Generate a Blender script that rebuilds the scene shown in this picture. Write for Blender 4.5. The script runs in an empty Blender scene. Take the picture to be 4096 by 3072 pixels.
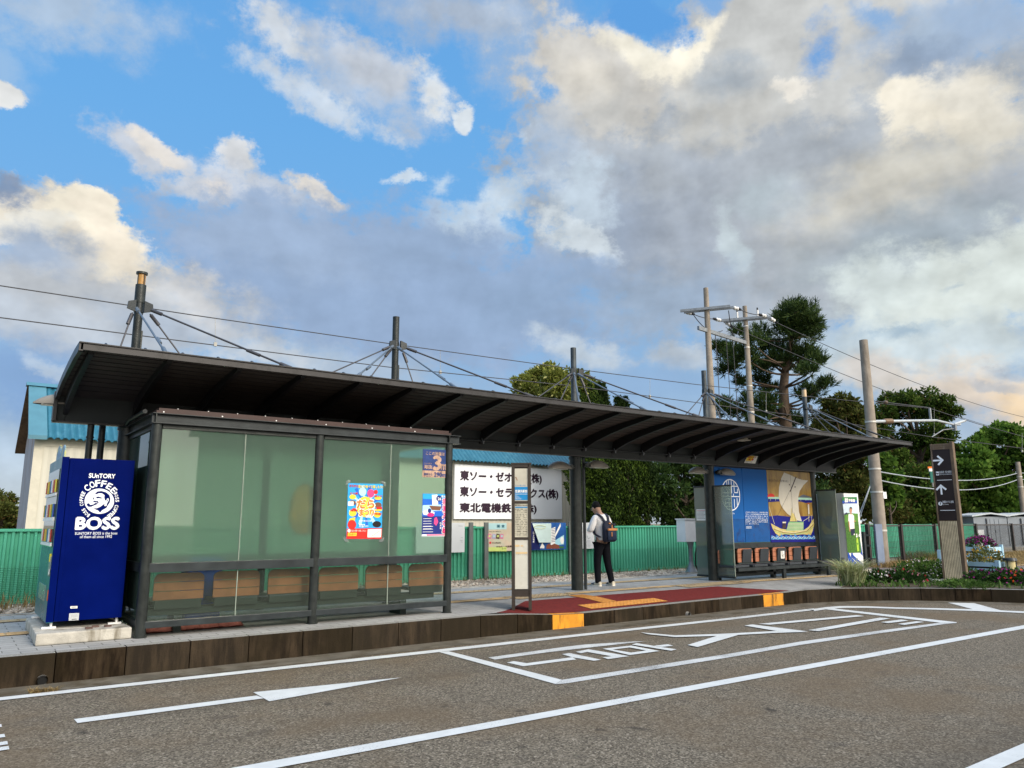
import bpy, bmesh, math, random
import numpy as np
from mathutils import Vector, Matrix
random.seed(7); RNG = np.random.default_rng(11)
SC = bpy.context.scene
COL = SC.collection
R = math.radians
# ---------------------------------------------------------------- camera
CAM_H, FOC, PITCH, YAW, ROLL = 1.28, 3036.0, R(10.42), R(53.74), R(-0.133)
fw = Vector((math.cos(YAW)*math.cos(PITCH), math.sin(YAW)*math.cos(PITCH), math.sin(PITCH)))
rt0 = Vector((math.sin(YAW), -math.cos(YAW), 0)); up0 = rt0.cross(fw)
rt = rt0*math.cos(ROLL) + up0*math.sin(ROLL); up = up0*math.cos(ROLL) - rt0*math.sin(ROLL)
CP = Vector((0, 0, CAM_H))
cd = bpy.data.cameras.new('camera'); cam = bpy.data.objects.new('camera', cd); COL.objects.link(cam)
cd.sensor_width = 36; cd.lens = FOC/4096*36; cd.clip_start = .05; cd.clip_end = 3000
cam.matrix_world = Matrix(((rt.x, up.x, -fw.x, CP.x), (rt.y, up.y, -fw.y, CP.y), (rt.z, up.z, -fw.z, CP.z), (0, 0, 0, 1)))
SC.camera = cam
# survey helpers: bearing of a point measured on the photo (2212 px wide) -> point on a known plane
SS = 4096/2212
def ray(u, v): return fw + rt*((u*SS-2048)/FOC) - up*((v*SS-1536)/FOC)
def onz(u, v, z=0.): d = ray(u, v); return CP + d*((z-CAM_H)/d.z)
def ony(u, v, y): d = ray(u, v); return CP + d*(y/d.y)
def onx(u, v, x): d = ray(u, v); return CP + d*(x/d.x)
def atw(u, v, w): return CP + ray(u, v)*w
def zat(u, v, x, y): d = ray(u, v); return CAM_H + d.z*math.hypot(x, y)/math.hypot(d.x, d.y)
def Zm(ox, oy, s): return lambda x, y: ((ox+x/s)/SS, (oy+y/s)/SS)
# ---------------------------------------------------------------- sky and light
def lin(c, g=1.0):
    return tuple(((x/255/12.92) if x/255 <= .04045 else ((x/255+.055)/1.055)**2.4)*g for x in c)
SUN_AZ, SUN_EL = 132., 29.        # clockwise from the view direction, degrees
def azdir(az, el):
    a = YAW - R(az); return Vector((math.cos(a)*math.cos(R(el)), math.sin(a)*math.cos(R(el)), math.sin(R(el))))
def azel(u, v):
    d = ray(u, v).normalized()
    f = d.x*math.cos(YAW)+d.y*math.sin(YAW); r = d.x*math.sin(YAW)-d.y*math.cos(YAW)
    return math.degrees(math.atan2(r, f))/10, math.degrees(math.asin(d.z))/10
class NT:
    def __init__(s, tree): s.t = tree; s.n = tree.nodes; s.l = tree.links
    def new(s, typ, **kw):
        n = s.n.new(typ)
        for k, v in kw.items(): setattr(n, k, v)
        return n
    def put(s, sock, v):
        if hasattr(v, 'is_linked') or isinstance(v, bpy.types.NodeSocket): s.l.new(v, sock)
        elif v is not None: sock.default_value = v
    def math(s, op, a, b=None, c=None, clamp=False):
        n = s.new('ShaderNodeMath', operation=op, use_clamp=clamp)
        for i, x in enumerate((a, b, c)): s.put(n.inputs[i], x) if x is not None else None
        return n.outputs[0]
    def vmath(s, op, a, b=None, scale=None):
        n = s.new('ShaderNodeVectorMath', operation=op); s.put(n.inputs[0], a)
        if b is not None: s.put(n.inputs[1], b)
        if scale is not None: s.put(n.inputs['Scale'], scale)
        return n.outputs['Value'] if op in ('LENGTH', 'DOT_PRODUCT', 'DISTANCE') else n.outputs[0]
    def noise(s, vec, scale, detail=4, rough=.55, dist=0., lac=2., dim='3D'):
        n = s.new('ShaderNodeTexNoise', noise_dimensions=dim); s.put(n.inputs['Vector'], vec)
        n.inputs['Scale'].default_value = scale; n.inputs['Detail'].default_value = detail
        n.inputs['Roughness'].default_value = rough; n.inputs['Distortion'].default_value = dist; n.inputs['Lacunarity'].default_value = lac
        return n.outputs['Fac'], n.outputs['Color']
    def mapr(s, v, a, b, c=0., d=1., smooth=True):
        n = s.new('ShaderNodeMapRange', interpolation_type='SMOOTHSTEP' if smooth else 'LINEAR')
        s.put(n.inputs[0], v)
        for i, x in enumerate((a, b, c, d)): s.put(n.inputs[i+1], x)
        return n.outputs[0]
    def mix(s, f, a, b, mode='MIX'):
        n = s.new('ShaderNodeMix', data_type='RGBA', blend_type=mode)
        n.clamp_factor = True
        s.put(n.inputs[0], f)
        for i, x in ((6, a), (7, b)): s.put(n.inputs[i], (*x, 1) if isinstance(x, tuple) and len(x) == 3 else x)
        return n.outputs[2]
    def mapping(s, vec, loc=(0, 0, 0), rot=(0, 0, 0), sc=(1, 1, 1), typ='POINT'):
        n = s.new('ShaderNodeMapping', vector_type=typ); s.put(n.inputs[0], vec)
        n.inputs[1].default_value = loc; n.inputs[2].default_value = rot; n.inputs[3].default_value = sc
        return n.outputs[0]
SKY_GAIN = .84
# clouds: (u, v, half width, half height, clockwise tilt, colour, softness, noise, opacity) bearings as seen on the photo
CLOUDS = [
 (130,20,280,70,-5,(186,204,224),.8,.7,.85), (10,120,80,70,0,(175,203,232),.8,.7,.6), (0,195,34,30,0,(236,238,238),.35,.6,1),
 (1010,30,360,75,0,(180,192,208),.8,.6,.9), (1160,120,170,130,0,(176,194,216),.8,.7,.8),
 (760,165,280,88,15,(192,205,222),.75,1.,.85), (690,215,200,34,14,(214,224,234),.7,1.,.8), (600,92,105,36,25,(220,226,232),.7,1.,.85),
 (935,190,70,50,30,(230,232,230),.7,1.,.85), (800,140,160,50,12,(198,204,213),.7,.7,.8), (1018,248,30,24,0,(226,234,240),.45,.9,.95),
 (300,325,105,48,22,(208,214,224),.6,1.,.95), (345,322,75,22,26,(236,230,222),.5,.8,.9), (520,345,62,34,15,(226,228,230),.45,.9,.95),
 (440,412,110,36,5,(216,219,224),.6,1.,.9), (570,425,190,50,12,(206,212,221),.6,1.,.95), (480,415,60,20,10,(240,232,222),.6,.8,.9), (685,425,88,28,22,(238,232,223),.45,.9,.95),
 (885,385,52,14,-5,(220,232,242),.6,1.,.85), (960,392,30,34,40,(215,230,242),.7,1.,.7), (1150,285,20,46,45,(222,234,243),.6,1.,.8),
 (1700,390,620,340,6,(180,188,197),.25,.5,1), (1720,110,440,160,0,(206,208,207),.35,.7,1), (1290,165,210,115,18,(212,210,205),.4,.8,1),
 (1190,330,110,140,10,(176,194,216),.8,.7,.7), (1290,230,160,60,10,(205,206,204),.9,.7,.8),
 (1380,118,120,46,28,(243,238,222),.6,.8,.9), (1490,112,95,42,-28,(255,249,232),.5,.8,1), (1250,170,110,60,12,(228,223,212),.9,.7,.8),
 (1580,175,120,48,0,(172,183,194),.8,.6,.85), (1768,108,42,82,14,(112,166,226),.9,1.,.95), (1405,45,115,48,22,(98,164,230),.45,.8,1), (1530,5,60,28,0,(108,170,232),.7,.8,.8),
 (2090,50,220,85,0,(166,190,220),.7,.6,.95), (1900,20,80,30,30,(110,170,230),.8,.7,.7), (2010,60,70,50,30,(176,194,214),.8,.8,.8), (1985,135,110,48,0,(152,171,196),.7,.7,.9),
 (1960,230,62,72,28,(250,243,226),.5,.9,.95), (2095,225,125,75,22,(238,233,220),.6,.9,.95), (2050,260,90,40,20,(252,244,226),.7,.8,.85), (1735,182,55,24,5,(245,240,230),.5,.9,.9),
 (1560,250,220,60,0,(196,196,192),.9,.6,.7), (1960,390,320,115,-18,(211,208,197),.8,.6,.9), (1960,530,330,90,-5,(166,179,189),.8,.6,.9),
 (1330,520,170,190,0,(156,170,190),.8,.6,.95), (1490,500,150,190,0,(164,174,188),.9,.6,.85), (1575,530,34,125,-12,(206,220,226),.7,1.,.8), (1660,430,120,60,0,(186,200,208),.9,.8,.7),
 (2080,625,300,105,-12,(223,232,228),.5,.7,1), (1880,610,110,70,0,(220,231,230),.7,.7,.9), (2010,765,330,95,0,(208,221,226),.7,.7,.95), (1740,720,150,80,0,(172,193,212),.8,.7,.8),
 (1955,712,88,24,-6,(160,185,205),.9,1.,.8), (2060,608,26,10,0,(180,198,210),.9,1.,.6), (2100,835,200,70,10,(234,219,202),.8,.8,.9), (2205,870,80,62,0,(247,221,184),.9,.7,.9), (1890,805,90,40,0,(224,219,214),.8,.8,.9),
 (2180,792,46,16,10,(170,184,200),.9,1.,.8), (2140,822,60,14,10,(190,194,200),.7,.8,.8), (1990,800,40,10,0,(190,200,208),.7,.8,.6),
 (1000,500,150,75,-12,(206,221,234),.7,1.,.9), (1250,430,95,115,18,(198,214,228),.7,1.,.9), (1245,505,120,40,26,(218,229,237),.5,1.,.95), (1080,420,90,50,-20,(205,220,233),.7,1.,.8),
 (850,630,600,180,5,(154,178,211),.4,.6,1), (610,520,280,95,10,(162,184,214),.6,.7,.95), (900,545,200,75,0,(154,178,210),.7,.6,.9), (1170,640,230,110,0,(150,175,207),.8,.5,.9), (1420,660,260,110,0,(160,180,204),.8,.6,.9),
 (1250,755,130,42,8,(202,216,229),.7,1.,.9), (1500,770,110,40,10,(196,208,220),.7,1.,.85), (720,785,330,60,6,(178,197,218),.7,.7,.9), (1350,830,300,60,0,(150,183,220),.8,.6,.9), (560,760,200,36,5,(206,214,222),.7,.9,.8),
 (150,640,380,120,4,(197,203,210),.5,.6,1), (270,570,210,62,10,(212,213,213),.7,.7,.9), (160,505,200,68,12,(238,231,216),.35,.8,1), (190,476,85,42,14,(255,247,228),.3,.8,1), (50,482,95,28,-6,(240,238,229),.35,.8,.95), (250,520,110,45,30,(248,238,220),.6,.9,.9),
 (85,540,120,52,10,(166,183,206),.7,.6,.95), (20,408,46,28,0,(136,156,186),.6,.7,.9), (420,640,90,60,30,(212,214,217),.8,.9,.8),
 (120,705,280,60,5,(192,202,214),.7,.8,.95), (60,820,190,90,0,(137,172,216),.7,.6,.95), (110,792,62,22,20,(196,213,231),.7,1.,.8), (330,700,160,40,10,(180,194,212),.8,.8,.8),
]
W = bpy.data.worlds.new('World'); SC.world = W; W.use_nodes = True
def build_sky():
    g = NT(W.node_tree); g.n.clear()
    gen = g.new('ShaderNodeTexCoord').outputs['Generated']
    F = (math.cos(YAW), math.sin(YAW), 0); Rr = (math.sin(YAW), -math.cos(YAW), 0)
    az = g.math('MULTIPLY', g.math('ARCTAN2', g.vmath('DOT_PRODUCT', gen, Rr), g.vmath('DOT_PRODUCT', gen, F)), 180/math.pi/10)
    sep = g.new('ShaderNodeSeparateXYZ'); g.l.new(gen, sep.inputs[0]); dz = sep.outputs[2]
    el = g.math('MULTIPLY', g.math('ARCSINE', dz), 180/math.pi/10)
    cmb = g.new('ShaderNodeCombineXYZ'); g.l.new(az, cmb.inputs[0]); g.l.new(el, cmb.inputs[1]); p0 = cmb.outputs[0]
    psq = g.mapping(p0, sc=(1, 1.35, 1))
    _, c1 = g.noise(psq, 1.1, 3, .5, dim='2D'); _, c2 = g.noise(psq, 4.6, 7, .66, dim='2D')
    w1 = g.vmath('SCALE', g.vmath('SUBTRACT', c1, (.5, .5, .5)), scale=.30); w2 = g.vmath('SCALE', g.vmath('SUBTRACT', c2, (.5, .5, .5)), scale=.17)
    p = g.vmath('ADD', g.vmath('ADD', p0, w1), w2)
    ps = g.new('ShaderNodeSeparateXYZ'); g.l.new(p, ps.inputs[0]); X, Y = ps.outputs[0], ps.outputs[1]
    c3 = g.new('ShaderNodeCombineXYZ'); g.l.new(g.math('MULTIPLY', X, X), c3.inputs[0]); g.l.new(g.math('MULTIPLY', X, Y), c3.inputs[1]); g.l.new(g.math('MULTIPLY', Y, Y), c3.inputs[2]); q1 = c3.outputs[0]
    c4 = g.new('ShaderNodeCombineXYZ'); g.l.new(X, c4.inputs[0]); g.l.new(Y, c4.inputs[1]); c4.inputs[2].default_value = 1; q2 = c4.outputs[0]
    fb, _ = g.noise(psq, 2.9, 9, .66, dim='2D'); nz = g.math('SUBTRACT', fb, .5)
    fs, _ = g.noise(psq, 1.7, 4, .55, dim='2D'); fbo, _ = g.noise(g.vmath('ADD', psq, (.09, .12, 0)), 1.7, 4, .55, dim='2D'); lit = g.math('SUBTRACT', fs, fbo)
    sky = g.new('ShaderNodeTexSky', sky_type='NISHITA'); sky.sun_disc = False
    sky.sun_elevation = R(SUN_EL); sd = azdir(SUN_AZ, SUN_EL); sky.sun_rotation = math.atan2(sd.x, sd.y)
    sky.air_density = 1.0; sky.dust_density = .6; sky.ozone_density = 1.5
    nish = g.vmath('SCALE', sky.outputs[0], scale=.10)
    ramp = g.new('ShaderNodeValToRGB'); g.l.new(g.mapr(el, 0, 4, 0, 1, False), ramp.inputs[0])
    e = ramp.color_ramp.elements; e[0].position = 0; e[0].color = (*lin((196, 208, 218)), 1); e[1].position = 1; e[1].color = (*lin((104, 172, 238)), 1)
    for ps, c in ((.10, (186, 203, 222)), (.22, (158, 190, 224)), (.45, (124, 186, 242)), (.7, (112, 181, 243))):
        k = e.new(ps); k.color = (*lin(c), 1)
    col = g.mix(.9, nish, ramp.outputs[0])
    for i, (u, v, a, b, rot, c, s, n, o) in enumerate(CLOUDS):
        if i % 12 == 11: q2 = g.vmath('ADD', q2, g.vmath('SCALE', col, scale=1e-7))   # keeps the layers in sequence
        cx, cy = azel(u, v); k = .0345/10*1.12; ca, sa = math.cos(R(-rot)), math.sin(R(-rot)); ia, ib = 1/(a*k)**2, 1/(b*k)**2
        A = ca*ca*ia+sa*sa*ib; B = 2*ca*sa*(ia-ib); Cq = sa*sa*ia+ca*ca*ib      # ellipse as a quadratic form in bearing and height
        d = g.math('ADD', g.vmath('DOT_PRODUCT', q1, (A, B, Cq)), g.vmath('DOT_PRODUCT', q2, (-2*A*cx-B*cy, -2*Cq*cy-B*cx, A*cx*cx+B*cx*cy+Cq*cy*cy)))
        d = g.math('SQRT', g.math('MAXIMUM', d, 0.))
        d = g.math('MULTIPLY_ADD', nz, -n*1.6, d)
        al = g.mapr(d, 1., 1.-s*1.1, 0., o)
        col = g.mix(al, col, lin(c))
    # fluffy relief on what is cloud (not on clear blue)
    sp = g.new('ShaderNodeSeparateColor'); g.l.new(col, sp.inputs[0])
    cloudy = g.mapr(g.math('SUBTRACT', sp.outputs[2], sp.outputs[0]), .55, .12)
    rel = g.math('MULTIPLY', g.math('MULTIPLY', lit, .75), cloudy)
    col = g.vmath('SCALE', col, scale=g.math('ADD', 1., rel))
    # warm glow and brighter zenith added out of view to light the scene, and dull ground below the horizon
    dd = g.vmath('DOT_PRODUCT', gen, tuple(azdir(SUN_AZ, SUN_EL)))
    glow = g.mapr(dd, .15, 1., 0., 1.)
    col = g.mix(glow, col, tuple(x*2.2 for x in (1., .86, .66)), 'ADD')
    zen = g.mapr(dz, .66, .95, 0., 1.)
    col = g.mix(zen, col, (.55, .62, .70), 'ADD')
    col = g.mix(g.mapr(dz, -.01, -.05), col, (.10, .10, .095))
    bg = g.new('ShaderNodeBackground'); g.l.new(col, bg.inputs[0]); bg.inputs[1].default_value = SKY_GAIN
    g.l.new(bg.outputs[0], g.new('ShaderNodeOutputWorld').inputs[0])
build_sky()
W.cycles.sampling_method = 'MANUAL'; W.cycles.sample_map_resolution = 256
sl = bpy.data.lights.new('sun', 'SUN'); so = bpy.data.objects.new('sun', sl); COL.objects.link(so)
sl.energy = 2.6; sl.angle = R(20); sl.color = (1., .90, .76)
so.rotation_euler = azdir(SUN_AZ, SUN_EL).to_track_quat('Z', 'Y').to_euler()
SC.view_settings.view_transform = 'Standard'; SC.view_settings.look = 'None'; SC.view_settings.exposure = 0.2; SC.view_settings.gamma = 1
SC.cycles.use_denoising = True
SC.cycles.max_bounces = 8; SC.cycles.transparent_max_bounces = 12
# ---------------------------------------------------------------- object helpers
WORLD = {}
def wl(o): return WORLD.get(o.name, Vector((0, 0, 0))) if o else Vector((0, 0, 0))
def tag(o, label=None, cat=None, group=None, kind=None):
    for k, v in (('label', label), ('category', cat), ('group', group), ('kind', kind)):
        if v: o[k] = v
    return o
def thing(name, label, cat, loc=(0, 0, 0), group=None):
    o = bpy.data.objects.new(name, None); COL.objects.link(o); o.location = loc; o.empty_display_size = .1
    WORLD[o.name] = Vector(loc); return tag(o, label, cat, group)
def basis(d):
    d = Vector(d).normalized(); a = Vector((0, 0, 1)) if abs(d.z) < .95 else Vector((1, 0, 0))
    x = a.cross(d).normalized(); return x, d.cross(x).normalized(), d
class MB:
    """collects faces; build() links them as one mesh object (vertices given in world coordinates)"""
    def __init__(s): s.v = []; s.f = []; s.m = []; s.sm = []
    def add(s, vs, fs, mi=0, smooth=False):
        o = len(s.v); s.v += [tuple(v) for v in vs]; s.f += [tuple(i+o for i in f) for f in fs]; s.m += [mi]*len(fs); s.sm += [smooth]*len(fs); return s
    def box(s, x0, x1, y0, y1, z0, z1, mi=0):
        return s.add([(x, y, z) for z in (z0, z1) for y in (y0, y1) for x in (x0, x1)], [(0, 2, 3, 1), (4, 5, 7, 6), (0, 1, 5, 4), (2, 6, 7, 3), (1, 3, 7, 5), (0, 4, 6, 2)], mi)
    def obox(s, c, ax, ay, az, mi=0):   # centre and half axes
        c, ax, ay, az = map(Vector, (c, ax, ay, az))
        return s.add([c+ax*i+ay*j+az*k for k in (-1, 1) for j in (-1, 1) for i in (-1, 1)], [(0, 2, 3, 1), (4, 5, 7, 6), (0, 1, 5, 4), (2, 6, 7, 3), (1, 3, 7, 5), (0, 4, 6, 2)], mi)
    def bar(s, p0, p1, w, h, mi=0, upv=(0, 0, 1)):
        p0, p1 = Vector(p0), Vector(p1); d = p1-p0; u = Vector(upv); x = d.cross(u).normalized(); z = x.cross(d).normalized()
        return s.obox((p0+p1)/2, d/2, x*w/2, z*h/2, mi)
    def cyl(s, p0, p1, r0, r1=None, n=16, mi=0, caps=True, smooth=True):
        p0, p1 = Vector(p0), Vector(p1); r1 = r0 if r1 is None else r1; x, y, d = basis(p1-p0); vs = []
        for p, r in ((p0, r0), (p1, r1)): vs += [p+x*r*math.cos(2*math.pi*i/n)+y*r*math.sin(2*math.pi*i/n) for i in range(n)]
        s.add(vs, [(i, (i+1) % n, n+(i+1) % n, n+i) for i in range(n)], mi, smooth)
        if caps: s.add(vs, [tuple(range(n-1, -1, -1)), tuple(range(n, 2*n))], mi)
        return s
    def tube(s, pts, r, n=8, mi=0, caps=True):
        pts = [Vector(p) for p in pts]; rs = r if isinstance(r, (list, tuple)) else [r]*len(pts); vs = []
        for i, p in enumerate(pts):
            d = (pts[min(i+1, len(pts)-1)]-pts[max(i-1, 0)]); x, y, _ = basis(d)
            if i and (x.dot(px) < 0): x, y = -x, -y
            px = x
            vs += [p+x*rs[i]*math.cos(2*math.pi*k/n)+y*rs[i]*math.sin(2*math.pi*k/n) for k in range(n)]
        fs = [(i*n+k, i*n+(k+1) % n, (i+1)*n+(k+1) % n, (i+1)*n+k) for i in range(len(pts)-1) for k in range(n)]
        s.add(vs, fs, mi, True)
        if caps: s.add(vs, [tuple(range(n-1, -1, -1)), tuple(range((len(pts)-1)*n, len(pts)*n))], mi)
        return s
    def lathe(s, c, prof, n=20, mi=0, axis=(0, 0, 1)):
        c = Vector(c); x, y, d = basis(axis); vs = []
        for r, h in prof: vs += [c+d*h+x*r*math.cos(2*math.pi*k/n)+y*r*math.sin(2*math.pi*k/n) for k in range(n)]
        return s.add(vs, [(i*n+k, i*n+(k+1) % n, (i+1)*n+(k+1) % n, (i+1)*n+k) for i in range(len(prof)-1) for k in range(n)], mi, True)
    def poly(s, pts, mi=0): return s.add(pts, [tuple(range(len(pts)))], mi)
    def prism(s, pts, vec, mi=0):
        n = len(pts); pts = [Vector(p) for p in pts]; vec = Vector(vec)
        return s.add(pts+[p+vec for p in pts], [tuple(range(n-1, -1, -1)), tuple(range(n, 2*n))]+[(i, (i+1) % n, n+(i+1) % n, n+i) for i in range(n)], mi)
    def sphere(s, c, r, n=12, m=8, mi=0, sc=(1, 1, 1)):
        c = Vector(c); pr = [(math.sin(math.pi*i/m), -math.cos(math.pi*i/m)) for i in range(m+1)]; vs = []
        for a, h in pr: vs += [c+Vector((sc[0]*r*max(a, .001)*math.cos(2*math.pi*k/n), sc[1]*r*max(a, .001)*math.sin(2*math.pi*k/n), sc[2]*r*h)) for k in range(n)]
        return s.add(vs, [(i*n+k, i*n+(k+1) % n, (i+1)*n+(k+1) % n, (i+1)*n+k) for i in range(m) for k in range(n)], mi, True)
    def build(s, name, mats, parent=None, bevel=0, recalc=True, subdiv=0):
        if not isinstance(mats, (list, tuple)): mats = [mats]
        if parent is not None: base = wl(parent)
        else:
            a = np.array(s.v); base = Vector(((a[:, 0].min()+a[:, 0].max())/2, (a[:, 1].min()+a[:, 1].max())/2, a[:, 2].min()))
        me = bpy.data.meshes.new(name)
        me.from_pydata([(v[0]-base.x, v[1]-base.y, v[2]-base.z) for v in s.v], [], s.f)
        me.polygons.foreach_set('material_index', s.m); me.polygons.foreach_set('use_smooth', s.sm)
        for m in mats: me.materials.append(m)
        if recalc or bevel:
            bm = bmesh.new(); bm.from_mesh(me)
            if recalc: bmesh.ops.recalc_face_normals(bm, faces=bm.faces)
            if bevel:
                bmesh.ops.remove_doubles(bm, verts=bm.verts, dist=1e-5)
                es = [e for e in bm.edges if len(e.link_faces) == 2 and e.calc_face_angle(0) > .6]
                bmesh.ops.bevel(bm, geom=es, offset=bevel, segments=2, affect='EDGES', profile=.6, clamp_overlap=True)
            bm.to_mesh(me); bm.free()
        o = bpy.data.objects.new(name, me); COL.objects.link(o)
        if parent is not None: o.parent = parent; WORLD[o.name] = Vector(base)
        else: o.location = base; WORLD[o.name] = Vector(base)
        return o
def fast_mesh(name, V, F, mat, parent=None, base=None, nper=4):
    """numpy mesh: V (n,3) world coordinates, F (m,nper)"""
    base = wl(parent) if parent is not None else Vector(base)
    me = bpy.data.meshes.new(name); V = np.asarray(V, np.float32)-np.array(base, np.float32); F = np.asarray(F, np.int32)
    me.vertices.add(len(V)); me.vertices.foreach_set('co', V.ravel()); me.loops.add(F.size); me.loops.foreach_set('vertex_index', F.ravel())
    me.polygons.add(len(F)); me.polygons.foreach_set('loop_start', np.arange(0, F.size, nper, dtype=np.int32)); me.update(calc_edges=True)
    me.materials.append(mat); o = bpy.data.objects.new(name, me); COL.objects.link(o)
    if parent is not None: o.parent = parent
    else: o.location = base
    WORLD[o.name] = Vector(base); return o
# lettering: built from the bundled font (it carries the Japanese glyphs too), turned into mesh faces
_TC = {}
def glyphs(txt, bold=0.):
    key = (txt, bold)
    if key not in _TC:
        c = bpy.data.curves.new('lettering', 'FONT'); c.body = txt; c.size = 1; c.offset = bold; c.resolution_u = 3
        o = bpy.data.objects.new('lettering', c); COL.objects.link(o); dg = bpy.context.evaluated_depsgraph_get(); dg.update()
        me = o.evaluated_get(dg).to_mesh(); V = [(v.co.x, v.co.y) for v in me.vertices]; Fs = [tuple(p.vertices) for p in me.polygons]
        o.evaluated_get(dg).to_mesh_clear(); bpy.data.objects.remove(o); bpy.data.curves.remove(c); _TC[key] = (V, Fs)
    return _TC[key]
def text(mb, txt, o, x, y, n, mi=0, bold=.012, eps=.002, keep=False, shear=0.):
    """fit txt in the box with lower left corner o and sides x and y, standing off along the normal n; bold = extra stroke width (repeated strokes)"""
    V, Fs = glyphs(txt)
    if not V: return
    o, x, y, n = map(Vector, (o, x, y, n)); a = np.array(V); lo, hi = a.min(0), a.max(0); w, h = hi-lo; sx, sy = 1/max(w, 1e-6), 1/max(h, 1e-6)
    if keep:   # keep the letters' own proportions: fit the height, centre across
        k = min(y.length/h, x.length/w); X, Y = x.normalized()*k, y.normalized()*k; o = o+(x-X*w)/2+(y-Y*h)/2
    else: X, Y = x*sx, y*sy
    for j, (bx, by) in enumerate(((0, 0), (1, .3), (-1, -.3), (.3, 1), (-.3, -1))[:5 if bold >= .02 else 1]):
        e = n*(eps+.00025*j)+X*bx*bold*.9+Y*by*bold*.9
        mb.add([o+X*(p[0]-lo[0]+shear*(p[1]-lo[1]))+Y*(p[1]-lo[1])+e for p in V], Fs, mi)
# ---------------------------------------------------------------- materials
def M(name, col, rough=.6, metal=0., var=.12, vs=4., bump=0., bs=40., col2=None, c2amt=.5, c2s=3., coat=0., spec=.3, streak=0., trans=0., detail=5):
    m = bpy.data.materials.new(name); m.use_nodes = True; g = NT(m.node_tree); b = g.n['Principled BSDF']
    tc = g.new('ShaderNodeTexCoord').outputs['Object']
    f, _ = g.noise(tc, vs, detail, .6)
    c = g.mix(g.mapr(f, .25, .75), tuple(max(0, x*(1-var)) for x in col), tuple(min(1, x*(1+var)) for x in col))
    if col2:
        v = g.mapping(tc, sc=(1, 1, .18)) if streak else tc
        f2, _ = g.noise(v, c2s, 6, .65); c = g.mix(g.mapr(f2, .62-.25*c2amt, .72-.12*c2amt), c, col2)
    g.l.new(c, b.inputs['Base Color']); b.inputs['Metallic'].default_value = metal
    g.l.new(g.math('ADD', g.math('MULTIPLY', g.math('SUBTRACT', f, .5), .3), rough, clamp=True), b.inputs['Roughness'])
    b.inputs['Coat Weight'].default_value = coat; b.inputs['Coat Roughness'].default_value = .06; b.inputs['Specular IOR Level'].default_value = spec
    b.inputs['Transmission Weight'].default_value = trans
    if bump:
        n2, _ = g.noise(tc, bs, 4, .6); bp = g.new('ShaderNodeBump'); bp.inputs['Strength'].default_value = min(1, bump); bp.inputs['Distance'].default_value = .01
        g.l.new(n2, bp.inputs['Height']); g.l.new(bp.outputs[0], b.inputs['Normal'])
    return m
def ink(name, rgb, rough=.45, g=1.): return M(name, lin(rgb, g), rough, var=.05, vs=9)
def leafmat(name, dark, light, trans=.25, rough=.55, warm=None):
    m = bpy.data.materials.new(name); m.use_nodes = True; g = NT(m.node_tree); b = g.n['Principled BSDF']
    geo = g.new('ShaderNodeNewGeometry'); tc = g.new('ShaderNodeTexCoord').outputs['Object']
    f, _ = g.noise(tc, .9, 3, .6)
    c = g.mix(geo.outputs['Random Per Island'], dark, light); c = g.mix(g.mapr(f, .35, .7, 0, .55), c, tuple(x*.55 for x in dark))
    if warm: c = g.mix(g.mapr(geo.outputs['Random Per Island'], .9, .97), c, warm)
    g.l.new(c, b.inputs['Base Color']); b.inputs['Roughness'].default_value = rough; b.inputs['Specular IOR Level'].default_value = .06
    t = g.new('ShaderNodeBsdfTranslucent'); g.l.new(c, t.inputs[0]); mx = g.new('ShaderNodeMixShader'); mx.inputs[0].default_value = trans
    g.l.new(b.outputs[0], mx.inputs[1]); g.l.new(t.outputs[0], mx.inputs[2]); g.l.new(mx.outputs[0], g.n['Material Output'].inputs[0])
    return m
def glassmat(name, tint, film, filmw, refr=0., rrough=.4, gloss=.06, base_clear=None):
    """tinted pane: glossy reflection over a frosted film (diffuse and translucent) over clear or rough see-through"""
    m = bpy.data.materials.new(name); m.use_nodes = True; g = NT(m.node_tree); g.n.remove(g.n['Principled BSDF'])
    tc = g.new('ShaderNodeTexCoord').outputs['Object']; f, _ = g.noise(g.mapping(tc, sc=(1, 1, .4)), 2.2, 5, .6)
    dif = g.new('ShaderNodeBsdfDiffuse'); trl = g.new('ShaderNodeBsdfTranslucent')
    fc = g.mix(g.mapr(f, .3, .7), tuple(x*.9 for x in film), film); g.l.new(fc, dif.inputs[0]); g.l.new(fc, trl.inputs[0])
    a = g.new('ShaderNodeMixShader'); a.inputs[0].default_value = .5; g.l.new(dif.outputs[0], a.inputs[1]); g.l.new(trl.outputs[0], a.inputs[2])
    if refr: cl = g.new('ShaderNodeBsdfRefraction'); cl.inputs['IOR'].default_value = 1.01; cl.inputs['Roughness'].default_value = rrough
    else: cl = g.new('ShaderNodeBsdfTransparent')
    cl.inputs[0].default_value = (*tint, 1)
    b2 = g.new('ShaderNodeMixShader'); b2.inputs[0].default_value = filmw; g.l.new(cl.outputs[0], b2.inputs[1]); g.l.new(a.outputs[0], b2.inputs[2])
    gl = g.new('ShaderNodeBsdfGlossy'); gl.inputs['Roughness'].default_value = gloss; fr = g.new('ShaderNodeFresnel'); fr.inputs[0].default_value = 1.62
    mx = g.new('ShaderNodeMixShader'); g.l.new(fr.outputs[0], mx.inputs[0]); g.l.new(b2.outputs[0], mx.inputs[1]); g.l.new(gl.outputs[0], mx.inputs[2])
    g.l.new(mx.outputs[0], g.n['Material Output'].inputs[0]); return m
steel = M('dark grey painted steel', (.024, .030, .032), .38, var=.25, vs=6, bump=.15, bs=60)
steelwarm = M('weathered bronze grey steel', (.025, .029, .027), .36, metal=.2, var=.35, vs=9, bump=.3, bs=45)
black = M('black rubber', (.012, .012, .013), .6)
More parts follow.
